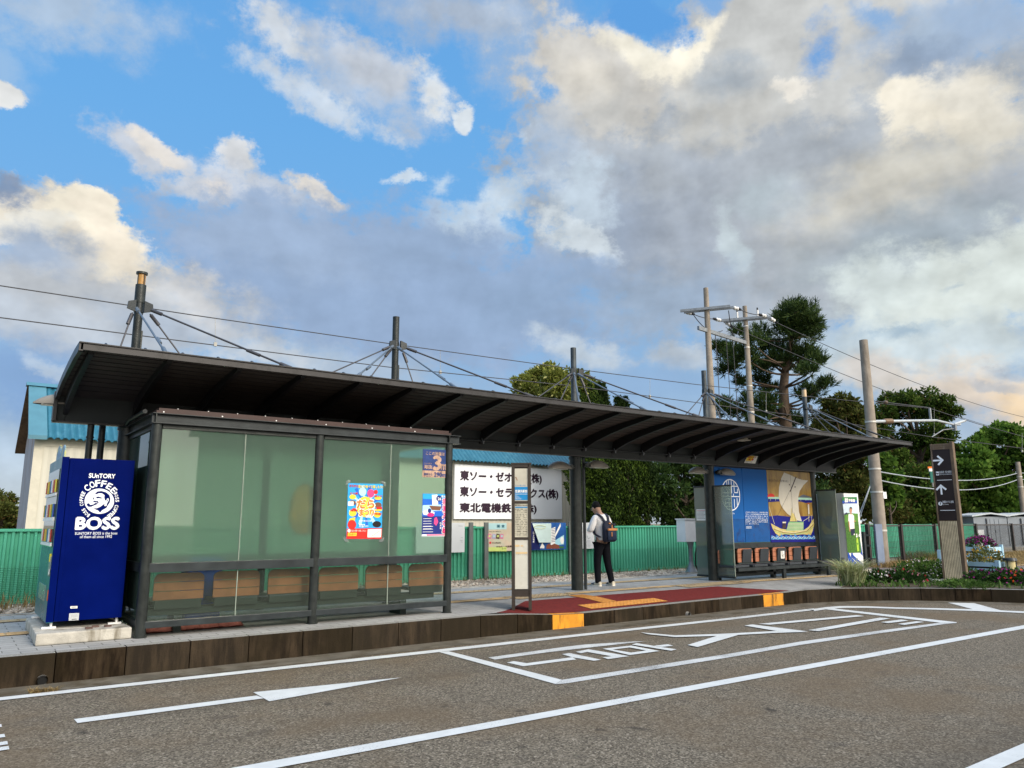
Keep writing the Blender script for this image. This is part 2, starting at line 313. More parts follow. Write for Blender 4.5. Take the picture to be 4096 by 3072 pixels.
alu = M('galvanised metal', (.23, .245, .255), .45, metal=.5, var=.2, vs=8)
white = M('white painted metal', (.82, .82, .80), .4, var=.06, vs=3)
concrete = M('weathered concrete', (.30, .285, .25), .85, var=.25, vs=7, bump=.4, bs=60, col2=(.12, .11, .085), c2amt=.35, c2s=5, streak=1)
# ---------------------------------------------------------------- ground, road, pavement
def asphalt():
    m = bpy.data.materials.new('asphalt'); m.use_nodes = True; g = NT(m.node_tree); b = g.n['Principled BSDF']
    tc = g.new('ShaderNodeTexCoord').outputs['Object']
    vo = g.new('ShaderNodeTexVoronoi'); g.l.new(tc, vo.inputs[0]); vo.inputs['Scale'].default_value = 75
    sp, _ = g.noise(tc, 90, 3, .7); big, _ = g.noise(tc, .55, 5, .6); mid, _ = g.noise(tc, 3.1, 6, .6)
    sep = g.new('ShaderNodeSeparateColor'); g.l.new(vo.outputs['Color'], sep.inputs[0])
    c = g.mix(g.mapr(sep.outputs[0], .05, .95, 0, 1, False), (.072, .066, .056), (.25, .232, .198))
    c = g.mix(g.mapr(sep.outputs[1], .86, .95), c, (.36, .34, .30))
    c = g.mix(g.mapr(sp, .3, .42), (.05, .048, .046), c)
    tr, _ = g.noise(g.mapping(tc, rot=(0, 0, .02), sc=(.07, 1.1, 1)), 1.0, 4, .6); c = g.mix(g.mapr(tr, .50, .68, 0, .38), c, (.085, .079, .070)); c = g.mix(g.mapr(big, .42, .66, 0, .6), c, (.165, .130, .090)); c = g.mix(g.mapr(mid, .60, .74, 0, .5), c, (.07, .068, .067))
    st, _ = g.noise(tc, 2.3, 2, .5); st2, _ = g.noise(tc, .35, 2, .5)
    c = g.mix(g.math('MULTIPLY', g.mapr(st, .69, .75), g.mapr(st2, .48, .6, 0, .75)), c, (.035, .034, .034))
    c = g.mix(1., c, (.80, .735, .65), 'MULTIPLY')
    g.l.new(c, b.inputs['Base Color']); b.inputs['Roughness'].default_value = .85; b.inputs['Specular IOR Level'].default_value = .12
    bp = g.new('ShaderNodeBump'); bp.inputs['Strength'].default_value = .5; bp.inputs['Distance'].default_value = .006
    g.l.new(g.math('ADD', sep.outputs[0], sp), bp.inputs['Height']); g.l.new(bp.outputs[0], b.inputs['Normal']); return m
def pavers(name, c1, c2, mortar, sx, sy, rot=0., dirt=.4):
    m = bpy.data.materials.new(name); m.use_nodes = True; g = NT(m.node_tree); b = g.n['Principled BSDF']
    tc = g.new('ShaderNodeTexCoord').outputs['Object']; br = g.new('ShaderNodeTexBrick'); g.l.new(g.mapping(tc, rot=(0, 0, rot)), br.inputs[0])
    br.inputs['Color1'].default_value = (*c1, 1); br.inputs['Color2'].default_value = (*c2, 1); br.inputs['Mortar'].default_value = (*mortar, 1)
    br.inputs['Scale'].default_value = 1; br.inputs['Brick Width'].default_value = sx; br.inputs['Row Height'].default_value = sy; br.inputs['Mortar Size'].default_value = .006; br.inputs['Mortar Smooth'].default_value = .2
    f, _ = g.noise(tc, 1.3, 6, .65); f2, _ = g.noise(tc, 45, 3, .6)
    c = g.mix(g.mapr(f, .4, .68, 0, dirt), br.outputs['Color'], tuple(x*.42 for x in c1)); c = g.mix(g.mapr(f2, .3, .7, 0, .3), c, tuple(x*.6 for x in c1))
    g.l.new(c, b.inputs['Base Color']); b.inputs['Roughness'].default_value = .8
    bp = g.new('ShaderNodeBump'); bp.inputs['Strength'].default_value = .6; bp.inputs['Distance'].default_value = .008
    g.l.new(g.math('SUBTRACT', g.math('MULTIPLY', f2, .3), br.outputs['Fac']), bp.inputs['Height']); g.l.new(bp.outputs[0], b.inputs['Normal']); return m
def kerbmat():
    m = bpy.data.materials.new('stained kerb stone'); m.use_nodes = True; g = NT(m.node_tree); b = g.n['Principled BSDF']
    tc = g.new('ShaderNodeTexCoord').outputs['Object']; geo = g.new('ShaderNodeNewGeometry'); nz = g.new('ShaderNodeSeparateXYZ'); g.l.new(geo.outputs['Normal'], nz.inputs[0])
    st, _ = g.noise(g.mapping(tc, sc=(1, 1, .16)), 11, 7, .68); bl, _ = g.noise(tc, 1.4, 4, .6); fine, _ = g.noise(tc, 60, 3, .7)
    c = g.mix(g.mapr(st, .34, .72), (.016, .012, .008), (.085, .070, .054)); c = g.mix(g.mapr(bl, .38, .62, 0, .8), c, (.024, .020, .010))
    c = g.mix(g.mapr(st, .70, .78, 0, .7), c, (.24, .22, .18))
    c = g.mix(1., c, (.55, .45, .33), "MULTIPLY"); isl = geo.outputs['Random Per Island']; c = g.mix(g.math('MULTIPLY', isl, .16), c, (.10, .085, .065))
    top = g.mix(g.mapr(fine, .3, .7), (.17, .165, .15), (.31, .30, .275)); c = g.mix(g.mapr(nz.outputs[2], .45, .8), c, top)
    g.l.new(c, b.inputs['Base Color']); b.inputs['Roughness'].default_value = .9; b.inputs['Specular IOR Level'].default_value = .1
    bp = g.new('ShaderNodeBump'); bp.inputs['Strength'].default_value = .5; bp.inputs['Distance'].default_value = .008; g.l.new(g.math('ADD', fine, st), bp.inputs['Height']); g.l.new(bp.outputs[0], b.inputs['Normal'])
    return m
m_asph, m_kerb = asphalt(), kerbmat()
m_pave = pavers('grey paving blocks', (.30, .295, .28), (.37, .365, .35), (.11, .105, .095), .305, .16)
m_path = pavers('reddish path paving', (.16, .125, .115), (.19, .15, .14), (.09, .075, .07), .2, .1, dirt=.3)
m_red = M('red rubber paving', (.135, .022, .020), .9, var=.18, vs=14, bump=.4, bs=120, spec=.1)
def paint(name, col, wear):
    m = bpy.data.materials.new(name); m.use_nodes = True; g = NT(m.node_tree); b = g.n['Principled BSDF']; tc = g.new('ShaderNodeTexCoord').outputs['Object']
    vo = g.new('ShaderNodeTexVoronoi'); g.l.new(tc, vo.inputs[0]); vo.inputs['Scale'].default_value = 75
    f, _ = g.noise(tc, 60, 4, .75); f3, _ = g.noise(tc, .9, 3, .5); f2, _ = g.noise(tc, 5, 4, .6)
    k = g.math('ADD', f, g.math('MULTIPLY', g.math('SUBTRACT', f3, .5), .55)); w = g.mapr(k, .70-wear*.38, .78-wear*.28, 0, .92)
    c = g.mix(g.mapr(f2, .3, .7), tuple(x*.88 for x in col), col); c = g.mix(w, c, (.13, .125, .115)); g.l.new(c, b.inputs['Base Color']); b.inputs['Roughness'].default_value = .7; return m
m_paint = paint('road paint', (.57, .585, .575), .25); m_worn = paint('worn road paint', (.53, .54, .53), .5)
m_orange = M('orange kerb paint', (.62, .255, .018), .7, var=.18, vs=8, bump=.3, bs=50, col2=(.10, .05, .01), c2amt=.45, c2s=9, streak=1)
m_tact = M('ochre tactile paving', (.37, .275, .155), .8, var=.22, vs=7, bump=.3, bs=60, col2=(.22, .17, .11), c2amt=.5, c2s=2)
m_tacto = M('orange tactile paving', (.56, .25, .055), .8, var=.15, vs=10, bump=.3, bs=60)
m_dirt = M('dry ground', (.20, .165, .11), .95, var=.3, vs=2, bump=.6, bs=12, col2=(.12, .12, .05), c2amt=.5, c2s=.8)
ZR = -.30
def struct(mb, name, m, **k): return tag(mb.build(name, m, **k), kind='structure')
o = MB().box(-900, 1500, -900, 1500, ZR-1, ZR-.05); struct(o, 'ground', m_dirt)
o = MB().box(-60, 120, -60, 9.6, ZR-.04, ZR); struct(o, 'road', m_asph)
# kerb line: x, y, height of its top (the boarding bay is lowered)
K = [(-14, 9.27, 0), (0, 9.27, 0), (6.6, 9.27, 0), (7.25, 9.27, -.06), (7.95, 9.27, -.10), (10.6, 9.27, -.078), (13.3, 9.27, -.07), (14.2, 9.17, -.035), (15.0, 8.93, -.04), (15.75, 8.52, -.05), (16.45, 7.95, -.05), (17.1, 7.15, -.045), (17.6, 6.3, -.04), (18.1, 5.0, -.04), (18.5, 3.2, -.04), (18.7, 1, -.04), (18.8, -4, -.04), (18.85, -12, -.04)]
KL = [0]
for a, b in zip(K, K[1:]): KL.append(KL[-1]+math.hypot(b[0]-a[0], b[1]-a[1]))
def kat(s):
    s = min(max(s, 0), KL[-1]-1e-6); i = max(j for j in range(len(KL)-1) if KL[j] <= s); t = (s-KL[i])/(KL[i+1]-KL[i]); a, b = K[i], K[i+1]
    p = Vector((a[0]+(b[0]-a[0])*t, a[1]+(b[1]-a[1])*t, a[2]+(b[2]-a[2])*t)); d = Vector((b[0]-a[0], b[1]-a[1], 0)).normalized(); return p, d
def kz(x):
    if x <= K[0][0]: return 0.
    for a, b in zip(K, K[1:]):
        if a[0] <= x <= b[0]: return a[2]+(b[2]-a[2])*(x-a[0])/max(b[0]-a[0], 1e-6)
    return -.04
def ky(x):
    if x <= K[0][0]: return 9.27
    for a, b in zip(K, K[1:]):
        if a[0] <= x <= b[0]: return a[1]+(b[1]-a[1])*(x-a[0])/max(b[0]-a[0], 1e-6)
    return -12.
YB = 10.45
def pz(x, y):
    y0 = ky(x)+.15; z0 = kz(x)
    return z0*min(1, max(0, (YB-y)/(YB-y0))) if y < YB else 0.
kerb = MB(); s = .11; kb = []
off0 = 14-.91                     # joints measured on the photo fall every .65 m
s = off0 % .65-.65
while s < KL[-1]:
    s0, s1 = max(0, s+.004), min(KL[-1], s+.646)
    if s1 > s0+.05:
        p0, d0 = kat(s0); p1, d1 = kat(s1); n0 = Vector((-d0.y, d0.x, 0)); n1 = Vector((-d1.y, d1.x, 0)); th = .15
        mi = 1 if (7.3 < (p0.x+p1.x)/2 < 7.95 and p0.y > 9) or (12.9 < (p0.x+p1.x)/2 < 13.55) else 0
        b = Vector((0, 0, ZR-.1)); q = [p0, p1, p1+n1*th, p0+n0*th]
        kerb.add([Vector((v.x, v.y, b.z)) for v in q]+q, [(0, 1, 5, 4), (1, 2, 6, 5), (2, 3, 7, 6), (3, 0, 4, 7), (4, 5, 6, 7), (3, 2, 1, 0)], mi)
    s += .65
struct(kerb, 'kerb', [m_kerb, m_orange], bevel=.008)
pv = MB(); xs = sorted(set([k[0] for k in K if k[0] <= 18.85]+list(np.arange(-14, 18.8, .3))))
def strip(mb, xs, y0f, y1f, n, dz=0., mi=0):
    for a, b in zip(xs, xs[1:]):
        for j in range(n):
            q = []
            for x, t in ((a, j/n), (b, j/n), (b, (j+1)/n), (a, (j+1)/n)):
                y = y0f(x)+(y1f(x)-y0f(x))*t; q.append((x, y, pz(x, y)-.002+dz))
            mb.poly(q, mi)
strip(pv, xs, lambda x: ky(x)+.146, lambda x: max(YB, ky(x)+.3), 3)
pv.poly([(-14, YB, -.002), (18.85, YB, -.002), (18.85, 13.38, -.002), (-14, 13.38, -.002)])
struct(pv, 'pavement', m_pave, recalc=False)
o = MB().poly([(18.85, -12, -.05), (60, -12, -.05), (60, 11.2, -.02), (24, 11.2, -.002), (21.5, 12.6, -.002), (18.85, 13.38, -.002)]); struct(o, 'path', m_path)
o = MB().box(-14, 20.5, 13.38, 13.5, -.06, .012); struct(o, 'edging', concrete, bevel=.006)
o = MB().poly([(-60, 13.5, -.03), (20.5, 13.5, -.03), (21.4, 12.7, -.012), (24, 11.2, -.012), (60, 11.2, -.03), (300, 11.2, -.03), (300, 300, -.03), (-60, 300, -.03)]); struct(o, 'bare_earth', m_dirt)
# red boarding pad and tactile strips
rp = MB(); fx = lambda x: ky(x)+.155
xr = sorted(set([6.62, 7.25, 7.95, 13.3]+list(np.arange(6.9, 13.7, .3))+[13.75]))
strip(rp, xr, fx, lambda x: min(YB+.03, fx(x)+max(0, (x-6.62))*.80, fx(x)+max(0, 13.75-x)*1.25), 3, dz=.006)
struct(rp, 'red_paving', m_red, recalc=False)
def tactile(name, corners, m, bars=True, step=.075, z=.004):
    a, b, c, d = [Vector(p) for p in corners]; mb = MB(); nu = max(1, int((b-a).length/.3)); nv = max(1, int((d-a).length/.3))
    P = lambda u, v: a.lerp(b, u).lerp(d.lerp(c, u), v)
    up_ = Vector((0, 0, 1))
    pp = [P(0, 0), P(1, 0), P(1, 1), P(0, 1)]; zz = lambda p: Vector((p.x, p.y, pz(p.x, p.y)+z+.004))
    n = max(1, int((b-a).length/.3))
    for i in range(n): mb.poly([zz(P(i/n, 0)), zz(P((i+1)/n, 0)), zz(P((i+1)/n, 1)), zz(P(i/n, 1))])
    if bars:      # raised guiding bars along the strip
        for k in range(4):
            v0 = (k+.25)/4; v1 = (k+.6)/4; m_ = max(1, int((b-a).length/.3))
            for i in range(m_):
                u0, u1 = (i+.04)/m_, (i+.96)/m_; q = [zz(P(u0, v0)), zz(P(u1, v0)), zz(P(u1, v1)), zz(P(u0, v1))]; mb.prism(q, (0, 0, .005))
    else:         # raised studs
        nu_, nv_ = max(2, int((b-a).length/step)), max(2, int((d-a).length/step))
        for i in range(nu_):
            for j in range(nv_):
                c_ = zz(P((i+.5)/nu_, (j+.5)/nv_)); mb.prism([c_+Vector((.017*math.cos(t), .017*math.sin(t), 0)) for t in (0, 1.05, 2.1, 3.14, 4.19, 5.24)], (0, 0, .005))
    return struct(mb, name, m, recalc=False)
tactile('tactile_strip', [(-6, 10.96, 0), (8.0, 10.96, 0), (8.0, 11.24, 0), (-6, 11.24, 0)], m_tact)
tactile('tactile_studs', [(8.05, 10.78, 0), (9.35, 10.78, 0), (9.35, 11.32, 0), (8.05, 11.32, 0)], m_tact, False, .1)
tactile('tactile_strip', [(9.4, 10.96, 0), (12.2, 10.96, 0), (12.2, 11.22, 0), (9.4, 11.22, 0)], m_tact)
tactile('tactile_studs', [(12.25, 10.62, 0), (14.3, 10.62, 0), (14.3, 11.22, 0), (12.25, 11.22, 0)], m_tact, False, .11)
tactile('tactile_strip', [(14.35, 10.8, 0), (19.5, 10.45, 0), (19.5, 10.75, 0), (14.35, 11.1, 0)], m_tact)
tactile('tactile_strip', [(19.6, 10.4, 0), (33, 9.2, 0), (33, 9.5, 0), (19.6, 10.75, 0)], m_tact)
tactile('tactile_studs', [(6.2, 12.42, 0), (18.5, 12.35, 0), (18.5, 12.68, 0), (6.2, 12.74, 0)], m_tact, False, .11)
tactile('tactile_studs', [(-6, 12.45, 0), (1.2, 12.45, 0), (1.2, 12.75, 0), (-6, 12.75, 0)], m_tact, False, .11)
tactile('tactile_studs', [(-.35, 9.75, 0), (.12, 9.75, 0), (.12, 10.35, 0), (-.35, 10.35, 0)], m_tact, False, .08)
T0 = .008
tactile('tactile_strip', [(9.46, 9.86, 0), (9.46, 10.75, 0), (9.12, 10.75, 0), (9.12, 9.86, 0)], m_tacto, z=T0)
tactile('tactile_studs', [(8.55, 9.5, 0), (10.35, 9.5, 0), (10.35, 9.84, 0), (8.55, 9.84, 0)], m_tacto, False, .08, z=T0)
# concrete gutter and road markings (bearings traced on the photo, laid on the road plane)
gp = MB()
for i in range(120):
    s0, s1 = KL[-1]*i/120, KL[-1]*(i+1)/120; q = []
    for s_ in (s0, s1):
        p, d = kat(s_); n = Vector((-d.y, d.x, 0)); q.append((p, n))
    w = .42
    gp.poly([(q[0][0].x+q[0][1].x*.02, q[0][0].y+q[0][1].y*.02, ZR+.004), (q[0][0].x-q[0][1].x*w, q[0][0].y-q[0][1].y*w, ZR+.004), (q[1][0].x-q[1][1].x*w, q[1][0].y-q[1][1].y*w, ZR+.004), (q[1][0].x+q[1][1].x*.02, q[1][0].y+q[1][1].y*.02, ZR+.004)])
m_gut = M('mossy gutter concrete', (.115, .10, .075), .9, var=.3, vs=3, bump=.3, bs=70, col2=(.065, .05, .028), c2amt=.6, c2s=2.2)
struct(gp, 'gutter', m_gut, recalc=False)
R4 = Zm(1700, 2300, 1.8433); R5 = Zm(2700, 2300, 1.5845); RC = Zm(0, 2300, 1.8433); R1 = Zm(0, 2500, 2.9); UV = lambda x, y: (x, y)
def marking(name, polys, m):
    mb = MB()
    for i, (fn, pts) in enumerate(polys): mb.poly([onz(*fn(*p), ZR+.0075+.0004*i) for p in pts])
    return struct(mb, name, m, recalc=False)
edge = [(8.81, 8.66, -14), (8.81, 8.66, .57), (8.78, 8.62, 2.2), (8.71, 8.53, 5.0), (8.65, 8.48, 8.), (8.57, 8.40, 10.6), (8.54, 8.37, 13.0)]
mb = MB()
for a, b in zip(edge, edge[1:]): mb.poly([(a[2], a[1], ZR+.008), (b[2], b[1], ZR+.008), (b[2], b[0], ZR+.008), (a[2], a[0], ZR+.008)])
tail = [((1758,1315.2),(1758,1320)), ((1785,1311.3),(1785,1316)), ((1812,1309.3),(1812,1313.6)), ((1829,1309),(1829,1313)), ((1870,1309.4),(1870,1312.8)), ((1935,1311.9),(1935,1314.9)), ((2020,1313.6),(2020,1316.8)), ((2105.5,1316),(2105.5,1319.6)), ((2212,1320.7),(2212,1324)), ((2400,1330),(2400,1335))]
for (a, b), (c, d) in zip(tail, tail[1:]): mb.poly([onz(*b, ZR+.008), onz(*d, ZR+.008), onz(*c, ZR+.008), onz(*a, ZR+.008)])
q0 = [(13.0, 8.37), (13.0, 8.54)]; e0, e1 = onz(1758, 1320, ZR), onz(1758, 1315.2, ZR); mb.poly([(13.0, 8.37, ZR+.008), (e0.x, e0.y, ZR+.008), (e1.x, e1.y, ZR+.008), (13.0, 8.54, ZR+.008)])
struct(mb, 'edge_line', m_paint, recalc=False)
marking('lane_line', [(UV, [(300,1694.3),(300,1713.8),(918,1598.8),(2260,1349),(2260,1341.7),(918,1584.7)])], m_paint)
marking('lane_line', [(UV, [(2040,1678),(2212,1605),(2300,1566),(2300,1598),(2212,1637),(2120,1678)])], m_paint)
marking('arrow_marking', [(RC, [(545,1062),(572,1091),(1945,909),(1895,888)]), (RC, [(1868,864),(1985,931),(2963,755)])], m_paint)
marking('stop_wedge', [(R5, [(1730,175),(1895,178),(2080,228),(1900,220)])], m_paint)
marking('bay_outline', [(R4, [(105,568),(175,562),(1008,772),(965,804)]), (R5, [(920,213),(1000,211),(1785,299),(1785,304),(1690,303)])], m_paint)
marking('bay_outline', [(R4, [(1009,773),(967,805),(1040,799),(2212,612),(2212,585)]), (R5, [(318,503),(318,526),(800,442),(1300,369),(1700,312),(1785,304),(1690,301),(1300,352),(800,421)])], m_worn)
marking('bus_bay_lettering', [
 (R4, [(605,645),(655,635),(750,650),(1085,606),(1115,622),(725,672)]), (R4, [(1010,583),(1065,575),(1300,625),(1245,632),(1085,606)]),
 (R4, [(1110,566),(1205,547),(1225,560),(1150,577)]), (R4, [(1205,547),(1505,598),(1430,608),(1180,564)]), (R4, [(1310,607),(1440,590),(1505,598),(1350,620)]),
 (R4, [(1310,543),(1520,520),(1560,527),(1385,549)]), (R4, [(1310,543),(1385,549),(1540,576),(1510,590)]), (R4, [(1510,590),(1500,575),(1660,552),(1730,560)]), (R4, [(1520,520),(1730,560),(1650,560),(1490,530)]),
 (R4, [(1525,512),(1560,502),(1855,548),(1815,558)]), (R4, [(1690,521),(1790,510),(1830,521),(1750,530)]),
 (R5, [(-217,363),(-180,374),(285,375),(395,378),(700,364),(845,359),(650,354),(285,370),(0,382),(-80,377)] if False else [(-217,363),(-170,375),(0,371+22),(290,385),(650,366),(845,360),(650,354),(290,373),(0,382)]),
 (R5, [(80,443),(143,456),(400,380),(290,378)]), (R5, [(440,320),(490,313),(840,357),(700,362),(640,354)]),
 (R5, [(530,309),(600,315),(1200,260),(1150,254)]), (R5, [(845,349),(910,356),(1365,275),(1300,270)]), (R5, [(1305,298),(1350,305),(1480,289),(1435,282)]), (R5, [(1410,310),(1455,316),(1580,297),(1530,293)])], m_paint)
marking('bus_bay_lettering', [(R4, [(465,608),(515,623),(900,570),(1260,529),(1620,489),(1540,490),(1180,512),(1020,531)])], m_worn)
marking('slow_lettering', [(R1, [(-300,1190),(15,1148),(22,1180),(-280,1228)]), (R1, [(-300,1308),(50,1262),(62,1297),(-280,1345)]), (R1, [(-300,1400),(85,1345),(92,1382),(-280,1440)]), (R1, [(-300,1455),(100,1402),(108,1440),(-280,1500)])], m_paint)
# drain outlets in the kerb
m_pvc = M('stained grey pipe', (.33, .31, .27), .6, var=.2); m_hole = M('dark pipe interior', (.008, .008, .008), .9)
for (u, v, r, lab) in ((91, 1470, .052, 'dark round drain outlet low in the mossy kerb left of the blue machine'), (1485, 1327, .045, 'small pale plastic drain pipe poking from the kerb below the red paving')):
    c = ony(u, v, 9.262); t = thing('drain_outlet', lab, 'drain', c)
    MB().cyl((c.x, 9.30, c.z), (c.x, 9.25 if r > .05 else 9.215, c.z), r, n=20, caps=False).cyl((c.x, 9.30, c.z), (c.x, 9.25 if r > .05 else 9.215, c.z), r*.84, n=20, caps=False).build('pipe', m_pvc if r < .05 else m_kerb, t, recalc=False)
    MB().cyl((c.x, 9.28, c.z), (c.x, 9.262 if r > .05 else 9.24, c.z), r*.85, n=20).build('opening', m_hole, t)
# ---------------------------------------------------------------- bus stop canopy
MX = [1.9+4.1*k for k in range(5)]; MY = 11.62
roofdark = M('dark brown grey roof sheet', (.020, .019, .018), .5, var=.2, vs=3); soffit = M('dark soffit sheet', (.060, .051, .044), .7, var=.2, vs=5)
ribm = M('black painted rib', (.012, .012, .013), .5); fasc = M('grey fascia metal', (.040, .038, .038), .4, metal=.2, var=.15, vs=3, col2=(.026, .025, .024), c2s=5)
PROF = [(9.38, 3.25), (9.75, 3.235), (10.2, 3.19), (10.73, 3.12), (11.1, 3.05), (11.37, 2.97)]
X0, X1 = .99, 19.25
def prof(y):
    for a, b in zip(PROF, PROF[1:]):
        if y <= b[0]: return a[1]+(b[1]-a[1])*(y-a[0])/(b[0]-a[0])
    return 2.97
can = thing('bus_stop_canopy', 'long black curved roof canopy hung by rods from five grey masts', 'canopy', (10.1, MY, 0))
fine = [(9.38+(11.37-9.38)*i/16,) for i in range(17)]; fine = [(y[0], prof(y[0])) for y in fine]
rs = MB(); n = len(fine)
for a, b in zip(fine, fine[1:]):
    rs.add([(X0, a[0], a[1]), (X1, a[0], a[1]), (X1, b[0], b[1]), (X0, b[0], b[1])], [(0, 1, 2, 3)], 0, True)
    rs.add([(X0, a[0], a[1]-.035), (X1, a[0], a[1]-.035), (X1, b[0], b[1]-.035), (X0, b[0], b[1]-.035)], [(3, 2, 1, 0)], 1, True)
roof = rs.build('roof_sheet', [roofdark, soffit], can, recalc=False)
gro = MB()      # shallow soffit board joints
for y in np.arange(9.62, 11.3, .17): gro.box(X0+.02, X1-.02, y, y+.006, prof(y)-.041, prof(y)-.036)
gro.build('soffit_joint', ribm, roof)
fa = MB().box(X0-.005, X1+.005, 9.355, 9.38, 3.172, 3.245).box(X0-.02, X1+.02, 9.34, 9.40, 3.245, 3.262, 1); fa.build('fascia', [fasc, roofdark], can, bevel=.003)
for x in (X0, X1):
    e = MB()
    for a, b in zip(fine, fine[1:]):
        e.add([(x+d, p[0], p[1]+h) for d in (-.022, .022) for p in (a, b) for h in (-.095, .012)], [(0, 1, 3, 2), (4, 6, 7, 5), (0, 2, 6, 4), (1, 5, 7, 3)])
    e.box(x-.022, x+.022, 9.355, 9.385, 3.16, 3.262); e.build('edge_trim', fasc if x < 2 else roofdark, can, bevel=.002)
for i, x in enumerate(np.arange(X0+.25, X1, .41)):
    if i < 100:
        y = 9.42; MB().add([(x-.012, y-.05, 3.262), (x+.012, y-.05, 3.262), (x+.012, y+.22, 3.255), (x-.012, y+.22, 3.255), (x-.009, y+.03, 3.298), (x+.009, y+.03, 3.298), (x-.009, y+.22, 3.28), (x+.009, y+.22, 3.28)], [(0, 1, 2, 3), (0, 4, 5, 1), (4, 6, 7, 5), (0, 3, 6, 4), (1, 5, 7, 2), (3, 2, 7, 6)]).build('roof_seam', fasc, can)
bp = MB()
xs = [X0]+list(np.arange(1.11, X1, .82))+[X1]
for a, b in zip(xs, xs[1:]):
    if b-a > .05: bp.add([(x, y+d, z) for d in (0, .03) for x in (a+.004, b-.004) for (y, z) in ((11.36, 2.985), (11.452, 2.622))], [(0, 1, 3, 2), (4, 6, 7, 5), (0, 4, 5, 1), (2, 3, 7, 6), (0, 2, 6, 4), (1, 5, 7, 3)])
bp.build('back_panel', M('dark green grey panel', (.028, .033, .033), .45, var=.15, vs=2), can)
MB().box(X0-.02, X1+.02, 11.44, 11.56, 2.598, 2.622).box(X0-.03, X0+.01, 11.35, 11.5, 2.61, 2.99).build('panel_edge', fasc, can, bevel=.003)
MB().box(X0, X1, 11.49, 11.56, 2.62, 2.98).build('panel_back', roofdark, can)
for x in np.arange(1.11, X1, .82):
    up_ = [(y, prof(y)-.036) for y in (9.47, 9.8, 10.2, 10.7, 11.1, 11.36)]
    lo = [(11.43, 2.70), (11.30, 2.765), (11.0, 2.865), (10.6, 2.965), (10.2, 3.045), (9.8, 3.11), (9.5, 3.158)]
    pts = up_+lo; MB().prism([(x-.028, y, z) for y, z in pts], (.056, 0, 0)).build('rib', ribm, can)
MB().cyl((5.2, 11.36, 2.755), (14.1, 11.36, 2.755), .016, n=8).build('conduit', steel, can)
for x in list(np.arange(1.11+.82*6, 14.2, .82)):
    MB().tube([(x-.03, 11.34, 2.80), (x-.025, 11.32, 2.75), (x+.005, 11.315, 2.74), (x+.02, 11.33, 2.78)], .006, 6).cyl((x, 11.33, 2.745), (x, 11.33, 2.70), .012, n=8).build('hook', alu, can)
m_amber = M('amber lantern glass', (.36, .19, .05), .3, var=.2, vs=12)
silver = M('pale blue grey rod', (.15, .18, .21), .4, metal=.5)
rodm = M('dark stay rod', (.075, .072, .075), .4, metal=.4)
for k, x in enumerate(MX):
    c = MB().cyl((x, MY, 0), (x, MY, 2.62), .118, n=28).cyl((x, MY, 2.56), (x, MY, 2.6), .135, n=28).build('column', steelwarm, can)
    top = 4.42 if k == 0 else 4.85
    m = MB().cyl((x, MY, 2.60), (x, MY, top), .059, n=20)
    if k != 0: m.cyl((x, MY, top), (x, MY, top+.008), .060, n=20)
    m.box(x+.052, x+.075, MY-.02, MY+.02, 2.7, 4.0)
    m = m.build('mast', steelwarm if k < 2 else M('grey mast paint', (.06, .07, .075), .4, metal=.4, var=.3, vs=7), c)
    nb = MB()
    for sx in (-1, 1): nb.prism([(x+sx*.055, MY-.1, 4.42), (x+sx*.16, MY-.12, 4.38), (x+sx*.17, MY-.12, 4.28), (x+sx*.055, MY-.1, 4.25)], (0, .04, 0))
    nb.cyl((x, MY, 4.26), (x, MY, 4.40), .066, n=16); nb.build('stay_bracket', steel, c)
    N = Vector((x, MY-.08, 4.33))
    fr = [(-1.62, 9.62, 1), (.0, 9.6, 1), (1.52, 9.6, 0)]; re = [(-2.2, 10.75, 0), (-1.05, 11.2, 0), (.36, 11.2, 0)]
    if k == 0: fr = [(.0, 9.58, 1), (1.56, 9.6, 0)]; re = [(.98, 11.2, 0), (-.38, 11.2, 0)]
    if k == 4: fr = [(-1.62, 9.62, 0), (-.75, 10.3, 0), (.15, 9.8, 1), (.62, 9.62, 0)]; re = []
    for dx, y, light in fr+re:
        if not X0 < x+dx < X1: continue
        A = Vector((x+dx, y, prof(y)+.05)); d = (A-N).normalized(); S0 = N+d*.12+Vector((.06 if dx > 0 else -.06, 0, 0))
        b = MB().cyl(S0, A, .0135 if y < 10 else .011, n=8); L = (A-S0).length
        b.cyl(S0+d*.02, S0+d*.20, .026, n=8); b.cyl(A-d*(L*.30), A-d*(L*.30-.22), .022, n=8); b.cyl(A-d*.20, A-d*.02, .026, n=8)
        b.build('stay_rod', silver if light else rodm, can)
        MB().box(A.x-.05, A.x+.05, A.y-.03, A.y+.05, A.z-.06, A.z-.03).cyl((A.x-.03, A.y, A.z-.01), (A.x+.03, A.y, A.z-.01), .035, n=12).build('anchor', alu if light else steel, can)
    if k in (0,):
        l = MB().cyl((x, MY, 4.40), (x, MY, 4.67), .072, n=20).build('lantern_sleeve', steelwarm, c)
        lb = MB().cyl((x, MY, 4.67), (x, MY, 4.83), .055, n=20).build('lantern_glass', m_amber, c)
        cg = MB()
        for a in range(4): t = a*math.pi/2+.5; cg.cyl((x+.058*math.cos(t), MY+.058*math.sin(t), 4.66), (x+.058*math.cos(t), MY+.058*math.sin(t), 4.84), .008, n=6)
        cg.cyl((x, MY, 4.83), (x, MY, 4.86), .078, n=20).build('lantern_cap', steelwarm, c)
    if k == 4: MB().cyl((x, MY, 4.62), (x, MY, 4.81), .0605, n=20).build('lantern_glass', M('pale amber band', (.48, .36, .22), .4, metal=.3), c)
    if k in (2, 3):
        MB().cyl((x+.20, MY-.02, 0), (x+.20, MY-.02, 2.6), .032, n=12).build('rain_pipe', steel, can)
